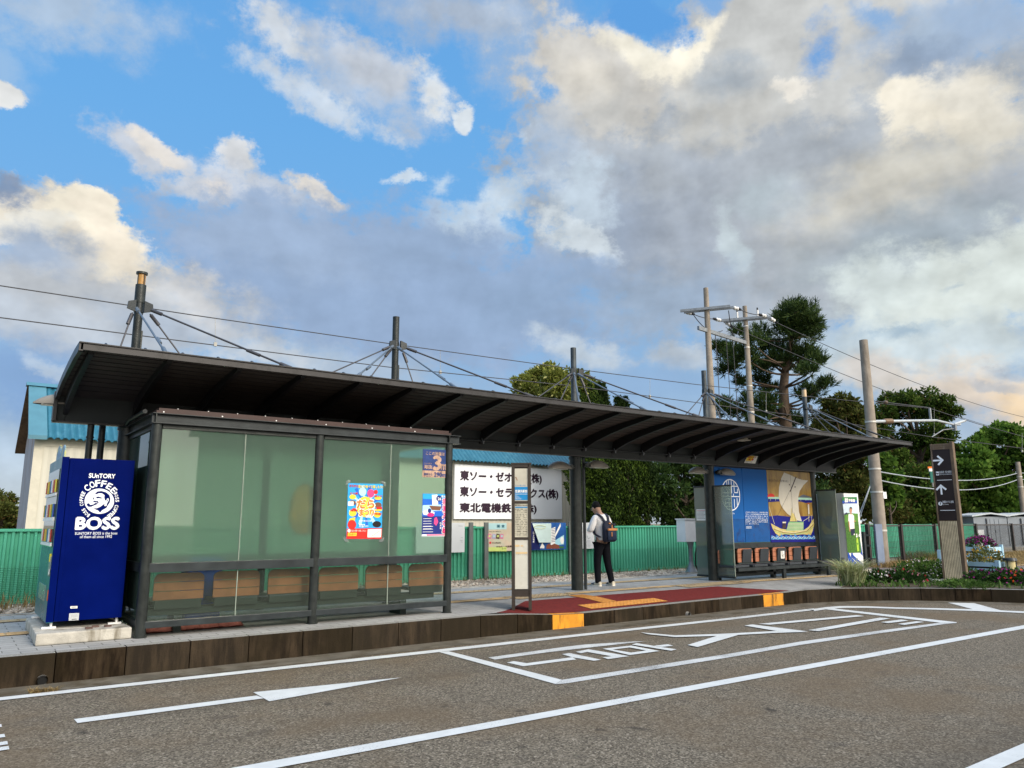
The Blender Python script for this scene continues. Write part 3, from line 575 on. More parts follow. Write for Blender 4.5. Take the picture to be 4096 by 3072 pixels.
for x, y in ((1.43, 11.52), (1.60, 11.75)): MB().cyl((x, y, 0), (x, y, 2.62), .042, n=14).cyl((x, y, 2.42), (x, y, 2.44), .05, n=14).build('rain_pipe', steelwarm, can)
lampm = M('grey beige lamp shade', (.22, .20, .17), .45, metal=.2, var=.1); lens = M('frosted lamp lens', (.62, .62, .58), .35)
def lamp(x, y, z, sx, lab):
    t = thing('shelter_lamp', lab, 'lamp', (x, y, z), 'shell shaped lamps under the canopy')
    L, Wd, H = .56, .13, .15; vs = []; n = 12; fs = []
    for i in range(13):
        a = i/12; px = a*L; w = Wd*math.sin(math.pi*min(1, .12+a*.88))**.6 if a < 1 else .02; h = H*(math.sin(math.pi*(.12+.86*a))**.75)
        vs += [(x+sx*(.13+px), y-.06+w*math.cos(math.pi*j/n), z+h*math.sin(math.pi*j/n)) for j in range(n+1)]
    for i in range(12): fs += [(i*13+j, i*13+j+1, (i+1)*13+j+1, (i+1)*13+j) for j in range(n)]
    MB().add(vs, fs, 0, True).build('lamp_shade', lampm, t)
    MB().box(min(x+sx*.22, x+sx*.6), max(x+sx*.22, x+sx*.6), y-.13, y+.01, z-.012, z+.008).build('lens', lens, t, bevel=.004)
    MB().cyl((x, y-.06, z+.04), (x+sx*.2, y-.06, z+.05), .04, n=14).cyl((x+sx*.1, y-.1, z+.045), (x+sx*.1, y-.02, z+.045), .055, n=14).build('bracket', steelwarm, t)
lamp(10.1+.1, MY-.08, 2.40, 1, 'shell lamp on the right of the column where the man stands'); lamp(10.1-.1, MY-.02, 2.34, -1, 'shell lamp reaching left toward the white company signboard')
lamp(14.2+.1, MY-.08, 2.40, 1, 'shell lamp in front of the blue panel'); lamp(14.2-.1, MY-.02, 2.40, -1, 'shell lamp on the left of the column by the white utility box')
lamp(1.43, 11.58, 2.83, -1, 'lamp sticking out beyond the left end of the canopy before the blue roof')
c = ony(1606, 946, 10.55); t = thing('security_camera', 'small cream camera box under the canopy roof above the ship panel', 'camera', (c.x, c.y, c.z))
cm = M('cream plastic', (.58, .54, .45), .5)
MB().box(c.x-.10, c.x+.10, c.y-.14, c.y+.10, c.z-.07, c.z+.05).build('housing', cm, t, bevel=.012); MB().box(c.x-.03, c.x+.05, c.y-.146, c.y-.138, c.z-.05, c.z-.01).build('camera_window', black, t)
MB().box(c.x-.05, c.x+.05, c.y-.03, c.y+.05, c.z+.05, prof(c.y)-.03).build('bracket', M('brown bracket', (.09, .07, .05), .6), t)
# warning sign on the sloping back panel
def onpl(u, v, p0, n): d = ray(u, v); p0, n = Vector(p0), Vector(n); return CP+d*((p0-CP).dot(n)/d.dot(n))
PN = Vector((0, -.36, -.09)).normalized(); d4 = Zm(2650, 1750, 3.16)
cr = [onpl(*d4(*p), (0, 11.36-.01, 2.985), PN) for p in ((1030, 320), (1170, 330), (1205, 235), (1080, 225))]
t = thing('camera_warning_sign', 'yellow and white camera warning sign on the dark panel above the ship picture', 'sign', sum(cr, Vector())/4)
wh = ink('white print', (238, 236, 228)); ye = ink('yellow print', (236, 205, 60)); rd = ink('red print', (205, 40, 30)); bk = ink('black print', (22, 20, 22)); org = ink('orange print', (240, 120, 40))
MB().prism(cr, PN*.006).build('board', wh, t)
up_ = lambda a, b: cr[0]+(cr[1]-cr[0])*a+(cr[3]-cr[0])*b
mb = MB(); mb.poly([up_(*p)+PN*.009 for p in ((.02, .28), (.5, .28), (.62, .97), (.02, .97))], 0)
text(mb, '防犯カメラ', up_(.03, .70), (cr[1]-cr[0])*.72, (cr[3]-cr[0])*.22, PN, 1, .03, .012); text(mb, '設 置', up_(.2, .38), (cr[1]-cr[0])*.45, (cr[3]-cr[0])*.24, PN, 1, .03, .012)
text(mb, "Burglar's beware", up_(.05, .1), (cr[1]-cr[0])*.6, (cr[3]-cr[0])*.14, PN, 2, .02, .012); mb.build('lettering', [ye, rd, bk], t, recalc=False)
# ---------------------------------------------------------------- glazed waiting room under the left end
RX = [1.93, 3.99, 6.05]; RY, RB = 9.88, 12.0
frost = glassmat('frosted green glass', (.74, .90, .80), (.40, .56, .46), .24, refr=1, rrough=.36, gloss=.015)
frostb = glassmat('frosted back glass', (.74, .90, .80), (.55, .72, .60), .6, refr=1, rrough=.36, gloss=.015)
clear = glassmat('tinted lower glass', (.90, .95, .91), (.22, .30, .24), .07, gloss=.02)
side_g = glassmat('tinted side glass', (.45, .68, .58), (.22, .34, .28), .45, gloss=.02)
edge_g = M('pale glass joint', (.27, .31, .26), .5)
room = thing('waiting_room', 'steel framed waiting room with frosted green glass under the canopy beside the blue machine', 'shelter', (3.98, 10.9, 0))
for x in RX:
    for y in (RY, RB): MB().cyl((x, y, 0), (x, y, 2.476), .06, n=24).cyl((x, y, 0), (x, y, .012), .075, n=24).build('post', steelwarm if y == RY else steel, room)
def hbeam(p0, p1, nm='beam'):
    p0, p1 = Vector(p0), Vector(p1); b = MB()
    b.bar(p0+Vector((0, 0, .1215)), p1+Vector((0, 0, .1215)), .16, .010).bar(p0+Vector((0, 0, .005)), p1+Vector((0, 0, .005)), .16, .010).bar(p0+Vector((0, 0, .063)), p1+Vector((0, 0, .063)), .05, .105)
    b.build(nm, steel, room, bevel=.002)
hbeam((1.86, RY, 2.476), (6.22, RY, 2.476)); hbeam((1.93, RY+.085, 2.476), (1.93, RB+.05, 2.476)); hbeam((6.02, RY+.085, 2.476), (6.02, RB+.05, 2.476)); hbeam((1.86, RB+.135, 2.476), (6.2, RB+.135, 2.476))
for x in (1.90, 6.02): MB().box(x-.006, x+.006, RY-.076, RY-.03, 2.487, 2.592).build('stiffener', steelwarm, room)
brown = M('brown roof edge', (.055, .030, .026), .45, var=.2, vs=4)
rf = MB().box(1.90, 6.06, RY-.05, RB+.10, 2.604, 2.634).box(1.93, 6.03, RY-.03, RB+.08, 2.634, 2.668)
for x in np.arange(1.98, 6.05, .69): rf.cyl((x, RY-.05, 2.619), (x, RY-.056, 2.619), .009, n=8, mi=1)
for x in np.arange(2.15, 6.05, .36): rf.cyl((x, RY+.0, 2.668), (x, RY+.0, 2.680), .008, n=8, mi=1)
rf.build('roof', [brown, white], room)
J = [ony(514.5, 1209.9, RY).x, ony(838.4, 1201, RY).x]
for i in range(2):
    a, b = RX[i]+.062, RX[i+1]-.062
    MB().box(a, b, RY-.025, RY+.025, 2.425, 2.476).build('head_trim', steelwarm, room); MB().box(a-.05, b+.05, RY-.05, RY+.04, .726, .832).build('mid_rail', steel, room, bevel=.004); MB().box(a-.05, b+.05, RY-.05, RY+.04, .10, .175).build('bottom_rail', steel, room, bevel=.004)
    for c, d in ((a, J[i]-.004), (J[i]+.004, b)):
        MB().box(c, d, RY-.006, RY+.006, .832, 2.425).build('upper_pane', frost, room); MB().box(c, d, RY-.006, RY+.006, .175, .726).build('lower_pane', clear, room)
    MB().box(J[i]-.0045, J[i]+.0045, RY-.009, RY+.009, .175, .726).box(J[i]-.0045, J[i]+.0045, RY-.009, RY+.009, .832, 2.425).build('glass_joint', edge_g, room)
    MB().box(a, b, RB-.04, RB+.04, .726, .832).box(a, b, RB-.04, RB+.04, .10, .175).box(a, b, RB-.025, RB+.025, 2.425, 2.476).build('back_rail', steel, room)
    MB().box(a, b, RB-.006, RB+.006, .832, 2.425).build('upper_pane', frostb, room); MB().box(a, b, RB-.006, RB+.006, .175, .726).build('lower_pane', clear, room)
MB().box(1.89, 1.97, RY+.06, RB-.06, .726, .832).build('mid_rail', steel, room, bevel=.004); MB().box(1.89, 1.97, RY+.06, RB-.06, .10, .175).build('bottom_rail', steel, room, bevel=.004); MB().box(1.905, 1.955, RY+.06, RB-.06, 2.425, 2.476).build('head_trim', steelwarm, room)
for a, b in ((RY+.062, 10.93), (10.94, RB-.062)):
    MB().box(1.924, 1.936, a, b, .832, 2.425).build('upper_pane', side_g, room); MB().box(1.924, 1.936, a, b, .175, .726).build('lower_pane', side_g, room)
MB().tube([(1.86, 11.6, 1.8), (1.86, 11.6, 2.45), (1.84, 11.5, 2.62), (1.84, 11.2, 2.66), (1.84, 10.2, 2.66)], .028, 8).build('cable_pipe', steel, room)
# bench seen from behind through the lower panes
woodb = M('brown slat wood', (.40, .155, .070), .6, var=.18, vs=5, col2=(.32, .12, .052), c2s=3); dkgreen = M('dark green seat frame', (.030, .042, .040), .5)
def rounded(x0, x1, z0, z1, r, top_only=True, n=5):
    pts = [(x0, z0), (x1, z0)] if top_only else []
    for cx, cz, a0 in ((x1-r, z1-r, 0), (x0+r, z1-r, 90)): pts += [(cx+r*math.cos(R(a0+90*i/n)), cz+r*math.sin(R(a0+90*i/n))) for i in range(n+1)]
    return pts
b1 = thing('bench', 'row of six brown slatted seats inside the glass waiting room, backs to the road', 'bench', (4.05, 10.25, 0))
def seat_unit(par, x, w, yb, face, zs=.37):
    """one seat: pan, slatted backrest (three boards), dark foot bracket; face = +1 looks away from the road, -1 towards it"""
    s = MB().box(x, x+w, min(yb+face*.03, yb+face*.42), max(yb+face*.03, yb+face*.42), zs-.045, zs).build('seat', dkgreen, par, bevel=.012)
    bk_ = MB(); zt = .695; z0 = .385; h = (zt-z0-.016)/3; y0 = yb-.0125
    for i in range(3):
        a = z0+i*(h+.008); q = rounded(x, x+w, a, a+h, .07) if i == 2 else [(x, a), (x+w, a), (x+w, a+h), (x, a+h)]
        bk_.prism([(p[0], y0, p[1]) for p in q], (0, .025, 0))
    bk_.build('backrest', woodb, s); MB().box(x+.02, x+w-.02, yb-.02, yb+.02, .28, .383).build('bracket', dkgreen, s)
    return s
for i in range(6): seat_unit(b1, 2.08+.69*i, .575, 10.1, 1)
MB().box(2.0, 6.1-.12, 10.14, 10.20, .20, .275).box(2.0, 5.98, 10.36, 10.42, .20, .275).build('rail', dkgreen, b1, bevel=.004)
for x in (2.38, 5.45): MB().box(x-.045, x+.045, 10.1, 10.44, 0, .20).build('leg', dkgreen, b1)
# things inside
blu = M('blue plastic', (.012, .055, .42), .4, var=.15)
c = onz(456, 1361, 0); t = thing('blue_bin', 'tall blue plastic bin standing under and behind the waiting room bench', 'bin', (c.x, 10.62, 0))
MB().box(c.x-.22, c.x+.22, 10.47, 10.83, .015, .80).build('body', blu, t, bevel=.03); MB().box(c.x-.24, c.x+.24, 10.44, 10.86, .80, .86).build('lid', blu, t, bevel=.02); MB().box(c.x-.24, c.x+.24, 10.45, 10.85, .0, .06).build('foot_rim', blu, t, bevel=.015)
mb = MB(); rr = random.Random(3); nx, ny = 26, 8
cx, cy = onz(430, 1358, 0).x, 10.28
vs = [(cx-.62+1.15*i/nx, cy-.12+.3*j/ny, .012+(.07*rr.random()+.05*math.sin(i*1.1+j)) * (1 if 0 < i < nx and 0 < j < ny else .1)) for j in range(ny+1) for i in range(nx+1)]
mb.add(vs, [(j*(nx+1)+i, j*(nx+1)+i+1, (j+1)*(nx+1)+i+1, (j+1)*(nx+1)+i) for j in range(ny) for i in range(nx)], 0, True)
mb.add([(v[0], v[1], .004) for v in vs], [(j*(nx+1)+i, (j+1)*(nx+1)+i, (j+1)*(nx+1)+i+1, j*(nx+1)+i+1) for j in range(ny) for i in range(nx)])
tag(mb.build('crumpled_cloth', M('faded pink cloth', (.34, .12, .10), .9, var=.2, vs=10)), 'crumpled faded pink cloth on the floor beside the blue bin', 'cloth')
p = ony(640, 1100, 10.35); t = thing('hanging_jacket', 'orange brown shape hanging blurred behind the frosted glass of the waiting room', 'jacket', (p.x, 10.03, p.z-.3))
mb = MB().sphere((p.x, 10.03, p.z), .3, 18, 12, sc=(.72, .26, 1.1)).sphere((p.x, 10.03, p.z-.1), .3, 18, 12, sc=(.78, .24, .85)); mb.build('body', M('orange brown cloth', (.75, .26, .05), .9, var=.3, vs=6), t)
MB().tube([(p.x, 10.03, p.z+.32), (p.x, 10.03, p.z+.5), (p.x, 10.03, 2.43)], .006, 6).build('hanger', steel, t)
# ---------------------------------------------------------------- helpers for flat printed faces: traced on the photo, laid on the face's own plane
class Face:
    """a vertical face y = const; px() gives the point for a photo bearing, lifted layer by layer"""
    def __init__(s, y, zf=None, x=None): s.c = 0; s.y = y; s.x = x; s.zf = zf or (lambda a, b: (a, b))
    def p(s, a, b, k=0):
        u, v = s.zf(a, b)
        if s.x is not None: q = onx(u, v, s.x); return Vector((s.x-.0016*k, q.y, q.z))
        q = ony(u, v, s.y); return Vector((q.x, s.y-.0016*k, q.z))
    def poly(s, mb, pts, mi, k=1): s.c += 1; mb.poly([s.p(a, b, k+.012*(s.c % 60)) for a, b in pts], mi)
    def text(s, mb, t, x0, y0, x1, y1, mi, k=2, bold=.02, keep=False, shear=0.):
        a, b, c = s.p(x0, y1, k), s.p(x1, y1 if not s.x else y1, k), s.p(x0, y0, k)
        text(mb, t, a, (b.x-a.x, 0, 0), (0, 0, c.z-a.z), (0, -1, 0), mi, bold, 0, keep, shear)
    def disc(s, mb, cx, cy, rx, ry, mi, k=1, n=28): s.c += 1; k += .012*(s.c % 60); mb.poly([s.p(cx+rx*math.cos(2*math.pi*i/n), cy+ry*math.sin(2*math.pi*i/n), k) for i in range(n)], mi)
    def line(s, mb, pts, w, mi, k=2):
        s.c += 1; P_ = [s.p(a, b, k+.012*(s.c % 60)) for a, b in pts]
        for a, b in zip(P_, P_[1:]):
            d = (b-a); n = Vector((-d.z, 0, d.x)).normalized()*w/2; mb.poly([a-n, b-n, b+n, a+n], mi)
# ---------------------------------------------------------------- blue vending machine on its concrete blocks
def rough_block(x0, x1, y0, y1, z0, z1, lab):
    return tag(MB().box(x0, x1, y0, y1, z0, z1).build('concrete_block', concrete_l, bevel=.018), lab, 'concrete block', 'concrete blocks under the blue machine')
concrete_l = M('pale concrete block', (.42, .395, .34), .85, var=.2, vs=6, bump=.5, bs=50, col2=(.20, .175, .13), c2amt=.4, c2s=4, streak=1)
PZ = .125
for i, (a, b) in enumerate(((9.87, 10.19), (10.21, 10.56), (10.58, 10.93), (10.95, 11.60))): rough_block(.90+.01*i, 1.84-.005*i, a, b, 0, PZ, ('front pale concrete block under the blue machine, nearest the road', 'second concrete block from the road under the blue machine', 'third concrete block from the road under the blue machine', 'rearmost concrete block under the blue machine')[i])
VX0, VX1, VY0, VY1, VZ0, VZ1 = 1.035, 1.785, 10.25, 11.62, .20, 2.05
vb = M('deep blue machine paint', (.0005, .0055, .092), .4, var=.18, vs=1.5, spec=.02); teal = M('teal machine paint', (.02, .13, .17), .3, var=.15, vs=3); dgl = M('dark display glass', (.03, .035, .04), .06, coat=.6)
vm = thing('vending_machine', 'tall dark blue coffee vending machine on concrete blocks at the left end', 'vending machine', (1.41, 10.9, PZ))
MB().box(VX0+.055, VX1, VY0, VY1, VZ0, VZ1).build('body', vb, vm, bevel=.006)
door = MB().box(VX0-.02, VX0+.05, VY0-.006, VY1, VZ0-.01, VZ1+.012).build('door', [teal], vm, bevel=.006)
MB().box(VX0-.022, VX0+.05, VY0-.010, VY0+.02, VZ0+.0, VZ1+.01).build('door_edge', vb, door)
MB().box(VX0-.028, VX0-.02, VY0+.12, VY1-.12, 1.02, 1.93).build('display_window', dgl, door, bevel=.003)
cols = [(.5, .06, .05), (.06, .1, .45), (.7, .62, .1), (.55, .55, .52), (.10, .35, .14), (.35, .18, .08), (.75, .75, .72), (.55, .25, .05)]
cm_ = [M('can %d' % i if False else 'drink can print', c_, .3, metal=.3) for i, c_ in enumerate(cols)]
for r_ in range(3):
    z0 = 1.08+.29*r_; MB().box(VX0-.045, VX0-.028, VY0+.13, VY1-.13, z0-.045, z0-.01).build('price_rail', white, door)
    for j in range(11): y = VY0+.20+.1*j; MB().cyl((VX0-.040, y, z0), (VX0-.040, y, z0+.15), .010, n=8).build('drink_can', cm_[(j*3+r_) % 8], door)
MB().box(VX0-.03, VX0-.02, VY0+.06, VY0+.24, .70, .92).build('coin_panel', M('grey coin panel', (.3, .32, .33), .35, metal=.4), door, bevel=.003); MB().box(VX0-.034, VX0-.03, VY0+.05, VY0+.10, .72, .78).build('price_card', white, door)
MB().box(VX0-.035, VX0-.02, VY0+.10, VY0+.18, .86, .95).build('yellow_card', ink('yellow card', (235, 215, 60)), door)
MB().box(VX0-.026, VX0-.018, VY0+.35, VY1-.3, .40, .58).build('pickup_flap', M('grey flap', (.25, .32, .30), .25, metal=.3), door, bevel=.003)
MB().box(VX0-.026, VX0-.02, VY0+.02, VY0+.08, .43, .55).build('orange_tab', ink('orange tab', (225, 105, 40)), door)
m_top = M('blue topper print', (.10, .25, .42), .4, var=.6, vs=14, col2=(.6, .55, .12), c2amt=.6, c2s=7)
for y0, h in ((VY0+.45, .17), (VY0+.02, .14)):
    pts = [(VX0-.005, y0, VZ1+.012), (VX0-.005, y0+.42, VZ1+.012), (VX0-.005, y0+.42, VZ1+h*.6), (VX0-.005, y0+.36, VZ1+h*.95), (VX0-.005, y0+.26, VZ1+h*1.05), (VX0-.005, y0+.12, VZ1+h*1.15), (VX0-.005, y0, VZ1+h*.7)]
    MB().prism(pts, (.014, 0, 0)).build('topper_card', m_top, door)
for x in (VX0+.04, VX1-.04):
    for y in (VY0+.06, VY1-.06): MB().cyl((x, y, PZ), (x, y, VZ0+.01), .014, n=8).box(x-.09, x+.05, y-.025, y+.025, PZ, PZ+.02).build('foot', white, vm)
F = Face(VY0, Zm(0, 1550, 3.16)); G = Face(VY0, Zm(0, 2050, 3.16)); wpr = ink('white logo print', (240, 244, 248), .35)
lg = MB(); F.text(lg, 'SUnTORY', 1122, 1085, 1455, 1140, 0, bold=.035)
def arc_text(mb, txt, cx, cy, rad, a0, a1, h, mi, bold=.03, flip=False, k=2, wide=1.):
    """letters round a circle; angles clockwise from the top, in degrees"""
    n_ = len(txt)
    for i, ch in enumerate(txt):
        if ch == ' ': continue
        a = R(a0+(a1-a0)*(i+.5)/n_); c = F.p(cx+rad*math.sin(a), cy-rad*math.cos(a), k); e = F.p(cx+(rad+h)*math.sin(a), cy-(rad+h)*math.cos(a), k)
        upv = (e-c); rgt = Vector((upv.z, 0, -upv.x)); L_ = abs((a1-a0)/n_)*math.pi/180*rad/h*upv.length*wide
        if flip: upv, rgt = -upv, -rgt; c = e
        rgt = rgt.normalized()*L_*.86*(.45 if ch in 'I' else 1)
        text(mb, ch, c-rgt/2, rgt, upv, (0, -1, 0), mi, bold, 0)
arc_text(lg, 'COFFEE', 1255, 1437, 188, -52, 62, 78, 0, .03)
arc_text(lg, 'BOSS COFFEE', 1255, 1437, 205, -146, -58, 44, 0, .03); arc_text(lg, 'BOSS COFFEE', 1255, 1437, 205, 60, 152, 44, 0, .03)
F.disc(lg, 1255, 1437, 187, 160, 0, 1, 40)
G.text(lg, 'BOSS', 955, 62, 1495, 212, 0, bold=.05); G.text(lg, 'SUNTORY BOSS is the boss', 945, 248, 1480, 282, 0, bold=.012); G.text(lg, 'of them all since 1992', 1008, 290, 1412, 325, 0, bold=.012)
lg.build('logo_lettering', wpr, vm, recalc=False)
hd = MB()       # man with a pipe inside the disc
for pts in ([(1200, 1345), (1230, 1315), (1280, 1308), (1340, 1325), (1382, 1360), (1395, 1410), (1385, 1455), (1362, 1490), (1345, 1500), (1350, 1470), (1376, 1425), (1372, 1400), (1355, 1402), (1340, 1430), (1326, 1425), (1318, 1390), (1322, 1362), (1290, 1338), (1250, 1336), (1210, 1352)],
            [(1095, 1470), (1125, 1462), (1140, 1485), (1180, 1478), (1205, 1458), (1238, 1462), (1222, 1478), (1190, 1490), (1150, 1508), (1120, 1508), (1102, 1495)], [(1172, 1438), (1200, 1430), (1232, 1440), (1245, 1462), (1215, 1450), (1190, 1452)],
            [(1210, 1385), (1245, 1378), (1285, 1392), (1285, 1405), (1248, 1398), (1228, 1402)], [(1176, 1395), (1192, 1385), (1190, 1410), (1178, 1420)], [(1222, 1430), (1240, 1440), (1248, 1462), (1240, 1458)], [(1345, 1440), (1360, 1412), (1366, 1418), (1352, 1446)],
            [(1182, 1522), (1215, 1528), (1260, 1512), (1322, 1468), (1318, 1498), (1335, 1498), (1360, 1495), (1345, 1520), (1310, 1540), (1285, 1555), (1265, 1582), (1240, 1555), (1205, 1540)]):
    F.poly(hd, pts, 0, 2)
hd.build('logo_portrait', vb, vm, recalc=False)
mb = MB(); G.poly(mb, [(890, 1185), (980, 1182), (977, 1210), (888, 1213)], 0); G.line(mb, [(905, 1197), (965, 1195)], .006, 1); mb.build('label_sticker', [wh, bk], vm, recalc=False); mb = MB(); G.poly(mb, [(875, 1275), (1000, 1270), (994, 1360), (868, 1367)], 1); G.line(mb, [(905, 1350), (968, 1346)], .006, 2)
for y in (1290, 1305, 1320): G.line(mb, [(892, y), (980, y-4)], .003, 3)
mb.build('data_plate', [wh, M('grey plate', (.5, .52, .53), .4), bk, M('grey print', (.3, .32, .33), .5)], vm, recalc=False)
MB().box(VX0+.10, VX0+.115, VY0-.004, VY0+.01, VZ0+.02, VZ1-.02).build('side_seam', vb, vm)
mb = MB()
for x, y in ((1.42, 10.02), (1.62, 10.08), (1.5, 10.12)): mb.box(x-.035, x+.035, y-.03, y+.03, PZ, PZ+.018)
mb.build('wedge', M('rusty wedge', (.10, .06, .05), .8, var=.4, vs=20), vm)
# ---------------------------------------------------------------- posters on the waiting room glass
PF = RY-.0075
Z6 = Zm(1200, 1600, 3.16); Z8 = Zm(1200, 2100, 3.16)
sky_b = ink('sky blue print', (40, 160, 225)); pk = ink('pink print', (235, 70, 130)); nv = ink('navy print', (28, 44, 120)); gn = ink('green print', (70, 160, 90)); tape = glassmat('clear tape', (.9, .9, .9), (.7, .72, .72), .35)
mid_b = ink('mid blue print', (30, 100, 200)); crm = ink('cream print', (240, 230, 200)); flesh = ink('photo brown print', (120, 80, 60)); ltb = ink('light blue print', (175, 215, 240)); mag = ink('magenta print', (225, 40, 120))
def wpos(a, b, f): q = f.p(a, b); return q
f6, f8 = Face(PF, Z6), Face(PF, Z8)
P1 = thing('festival_poster', 'bright blue and orange festival poster with a red bottom band taped to the glass', 'poster', f6.p(820, 1640))
PM = [sky_b, ye, rd, org, wh, mid_b, flesh, bk, ltb, pk]
mb = MB(); mb.prism([f6.p(608, 1050), f6.p(1052, 1062), f8.p(1030, 178), f8.p(582, 178)], (0, -.001, 0), 0); mb.build('sheet', PM, P1)
mb = MB(); rr = random.Random(5)
for i in range(14):     # sun rays
    a = R(i*360/14); b = R(i*360/14+11); c0 = (820, 1330)
    f6.poly(mb, [c0, (820+(210 if abs(math.cos(a)) > .5 else 190)*math.cos(a), 1330+255*math.sin(a)), (820+210*math.cos(b), 1330+255*math.sin(b))], 5 if i % 2 else 8, 1)
f6.poly(mb, [(625, 1500), (700, 1480), (690, 1530), (600, 1600)], 1, 2)
for (x, y, w, h, m_) in ((660, 1300, 90, 65, 6), (665, 1225, 85, 60, 1), (985, 1240, 90, 45, 1), (985, 1330, 95, 75, 6), (665, 1430, 95, 85, 1), (975, 1450, 90, 75, 1), (970, 1570, 110, 80, 7), (655, 1575, 110, 120, 2), (790, 1160, 95, 110, 8), (895, 1180, 90, 105, 9), (957, 1162, 52, 56, 2)):
    f6.disc(mb, x, y, w/2, h/2, m_, 2, 16)
for (x, y, w, h, m_) in ((640, 1310, 70, 55, 4), (1000, 1370, 70, 40, 2), (690, 1380, 60, 25, 2), (985, 1392, 90, 20, 1)): f6.poly(mb, [(x-w/2, y-h/2), (x+w/2, y-h/2), (x+w/2, y+h/2), (x-w/2, y+h/2)], m_, 3)
f6.disc(mb, 825, 1350, 118, 130, 1, 3, 20)
f6.text(mb, 'だらだら', 622, 1070, 730, 1100, 2, 4, .05); f6.text(mb, '遊んで!食べて!楽しもう!!', 735, 1072, 1045, 1110, 1, 4, .04)
f6.text(mb, 'だら', 708, 1255, 940, 1375, 4, 4, .10); f6.text(mb, 'だら', 715, 1262, 932, 1368, 3, 5, .05); f6.text(mb, 'まつり', 740, 1375, 935, 1470, 4, 4, .10); f6.text(mb, 'まつり', 747, 1380, 928, 1464, 3, 5, .05); f6.text(mb, '2025', 828, 1452, 910, 1484, 4, 5, .07)
f6.text(mb, '岩瀬浜海辺の広場', 740, 1518, 900, 1538, 4, 4, .02); f6.text(mb, '7/27', 742, 1572, 815, 1608, 4, 4, .04); f6.text(mb, '(日)', 818, 1585, 860, 1605, 4, 4)
for (x, y, s_) in ((630, 1180, 'だら鍋'), (630, 1395, '海鮮'), (940, 1215, '遊んで'), (935, 1440, '特設')): f6.text(mb, s_, x, y-14, x+95, y+12, 2, 5, .03)
f8.poly(mb, [(590, 45), (1038, 38), (1030, 176), (583, 176)], 2, 2); f8.poly(mb, [(855, 55), (1028, 50), (1022, 155), (850, 157)], 4, 3); f8.poly(mb, [(605, 100), (715, 97), (712, 138), (600, 140)], 1, 3); f8.disc(mb, 618, 72, 20, 22, 4, 3, 12)
f8.line(mb, [(870, 120), (930, 75), (1000, 110)], .006, 8, 4); f8.line(mb, [(900, 145), (1010, 70)], .005, 3, 4); f8.text(mb, 'だらまつり', 612, 108, 700, 130, 2, 4, .03); f8.text(mb, '海辺の会場へ お越しください', 645, 60, 835, 85, 4, 3, .01)
mb.build('print', PM, P1, recalc=False)
mb = MB()
for fn, x, y, sx, sy in ((f6, 608, 1050, -1, -1), (f6, 1052, 1062, 1, -1), (f8, 582, 176, -1, 1), (f8, 1030, 176, 1, 1)): fn.poly(mb, [(x-sx*45, y+sy*32), (x+sx*35, y-sy*40), (x+sx*30, y+sy*20), (x+sx*0, y+sy*42)], 0, 3)
mb.build('tape', tape, P1, recalc=False)
P2 = thing('harbour_poster', 'blue harbour festival poster with pink lettering taped near the right post', 'poster', f6.p(1710, 1640))
PM2 = [mid_b, wh, mag, nv, ltb, flesh, sky_b, pk]
mb = MB(); mb.prism([f6.p(1550, 1182), f6.p(1878, 1190), f8.p(1868, 145), f8.p(1537, 145)], (0, -.001, 0), 0).build('sheet', PM2, P2)
mb = MB(); f6.poly(mb, [(1552, 1250), (1875, 1260), (1870, 1190), (1552, 1184)], 6); f6.poly(mb, [(1550, 1330), (1780, 1320), (1790, 1400), (1548, 1410)], 4); f6.poly(mb, [(1665, 1200), (1735, 1195), (1745, 1320), (1672, 1330)], 1, 2); f6.poly(mb, [(1630, 1335), (1790, 1345), (1770, 1395), (1665, 1390)], 5, 2)
f6.poly(mb, [(1545, 1410), (1620, 1380), (1700, 1420), (1690, 1465), (1560, 1450)], 1, 2); f6.disc(mb, 1650, 1450, 45, 25, 2, 3, 14); f6.disc(mb, 1635, 1400, 22, 30, 3, 3, 12); f6.disc(mb, 1755, 1245, 36, 38, 3, 2, 16); f6.text(mb, '26', 1738, 1232, 1782, 1266, 1, 3, .03); f6.text(mb, '第78回', 1785, 1205, 1860, 1232, 1, 3, .03)
f6.poly(mb, [(1545, 1470), (1790, 1470), (1788, 1659), (1540, 1659)], 3); f8.poly(mb, [(1540, -5), (1788, -5), (1785, 115), (1538, 115)], 3); f6.poly(mb, [(1700, 1490), (1725, 1480), (1745, 1540), (1720, 1590), (1690, 1560)], 7, 2)
f8.poly(mb, [(1538, 118), (1868, 115), (1868, 143), (1537, 143)], 1, 2); f8.poly(mb, [(1600, 120), (1868, 118), (1868, 132), (1600, 136)], 7, 3)
for i, ch in enumerate('岩瀬みなと祭'):
    y = 1240+i*91
    if i < 5: f6.text(mb, ch, 1795, y, 1862, y+84, 1, 3, .09); f6.text(mb, ch, 1799, y+3, 1858, y+81, 2, 4, .035)
    else: f8.text(mb, ch, 1790, 42, 1852, 108, 1, 3, .09); f8.text(mb, ch, 1794, 45, 1848, 105, 2, 4, .035)
for i in range(5): f6.line(mb, [(1555, 1500+i*32), (1660, 1498+i*32)], .006, 1, 2)
for i in range(3): f8.line(mb, [(1550, 20+i*34), (1680, 18+i*34)], .006, 1, 2)
f6.text(mb, '白', 1765, 1545, 1785, 1570, 1, 3); f6.text(mb, '舟', 1765, 1575, 1785, 1600, 1, 3); f6.text(mb, '祭', 1765, 1605, 1785, 1630, 1, 3)
mb.build('print', PM2, P2, recalc=False)
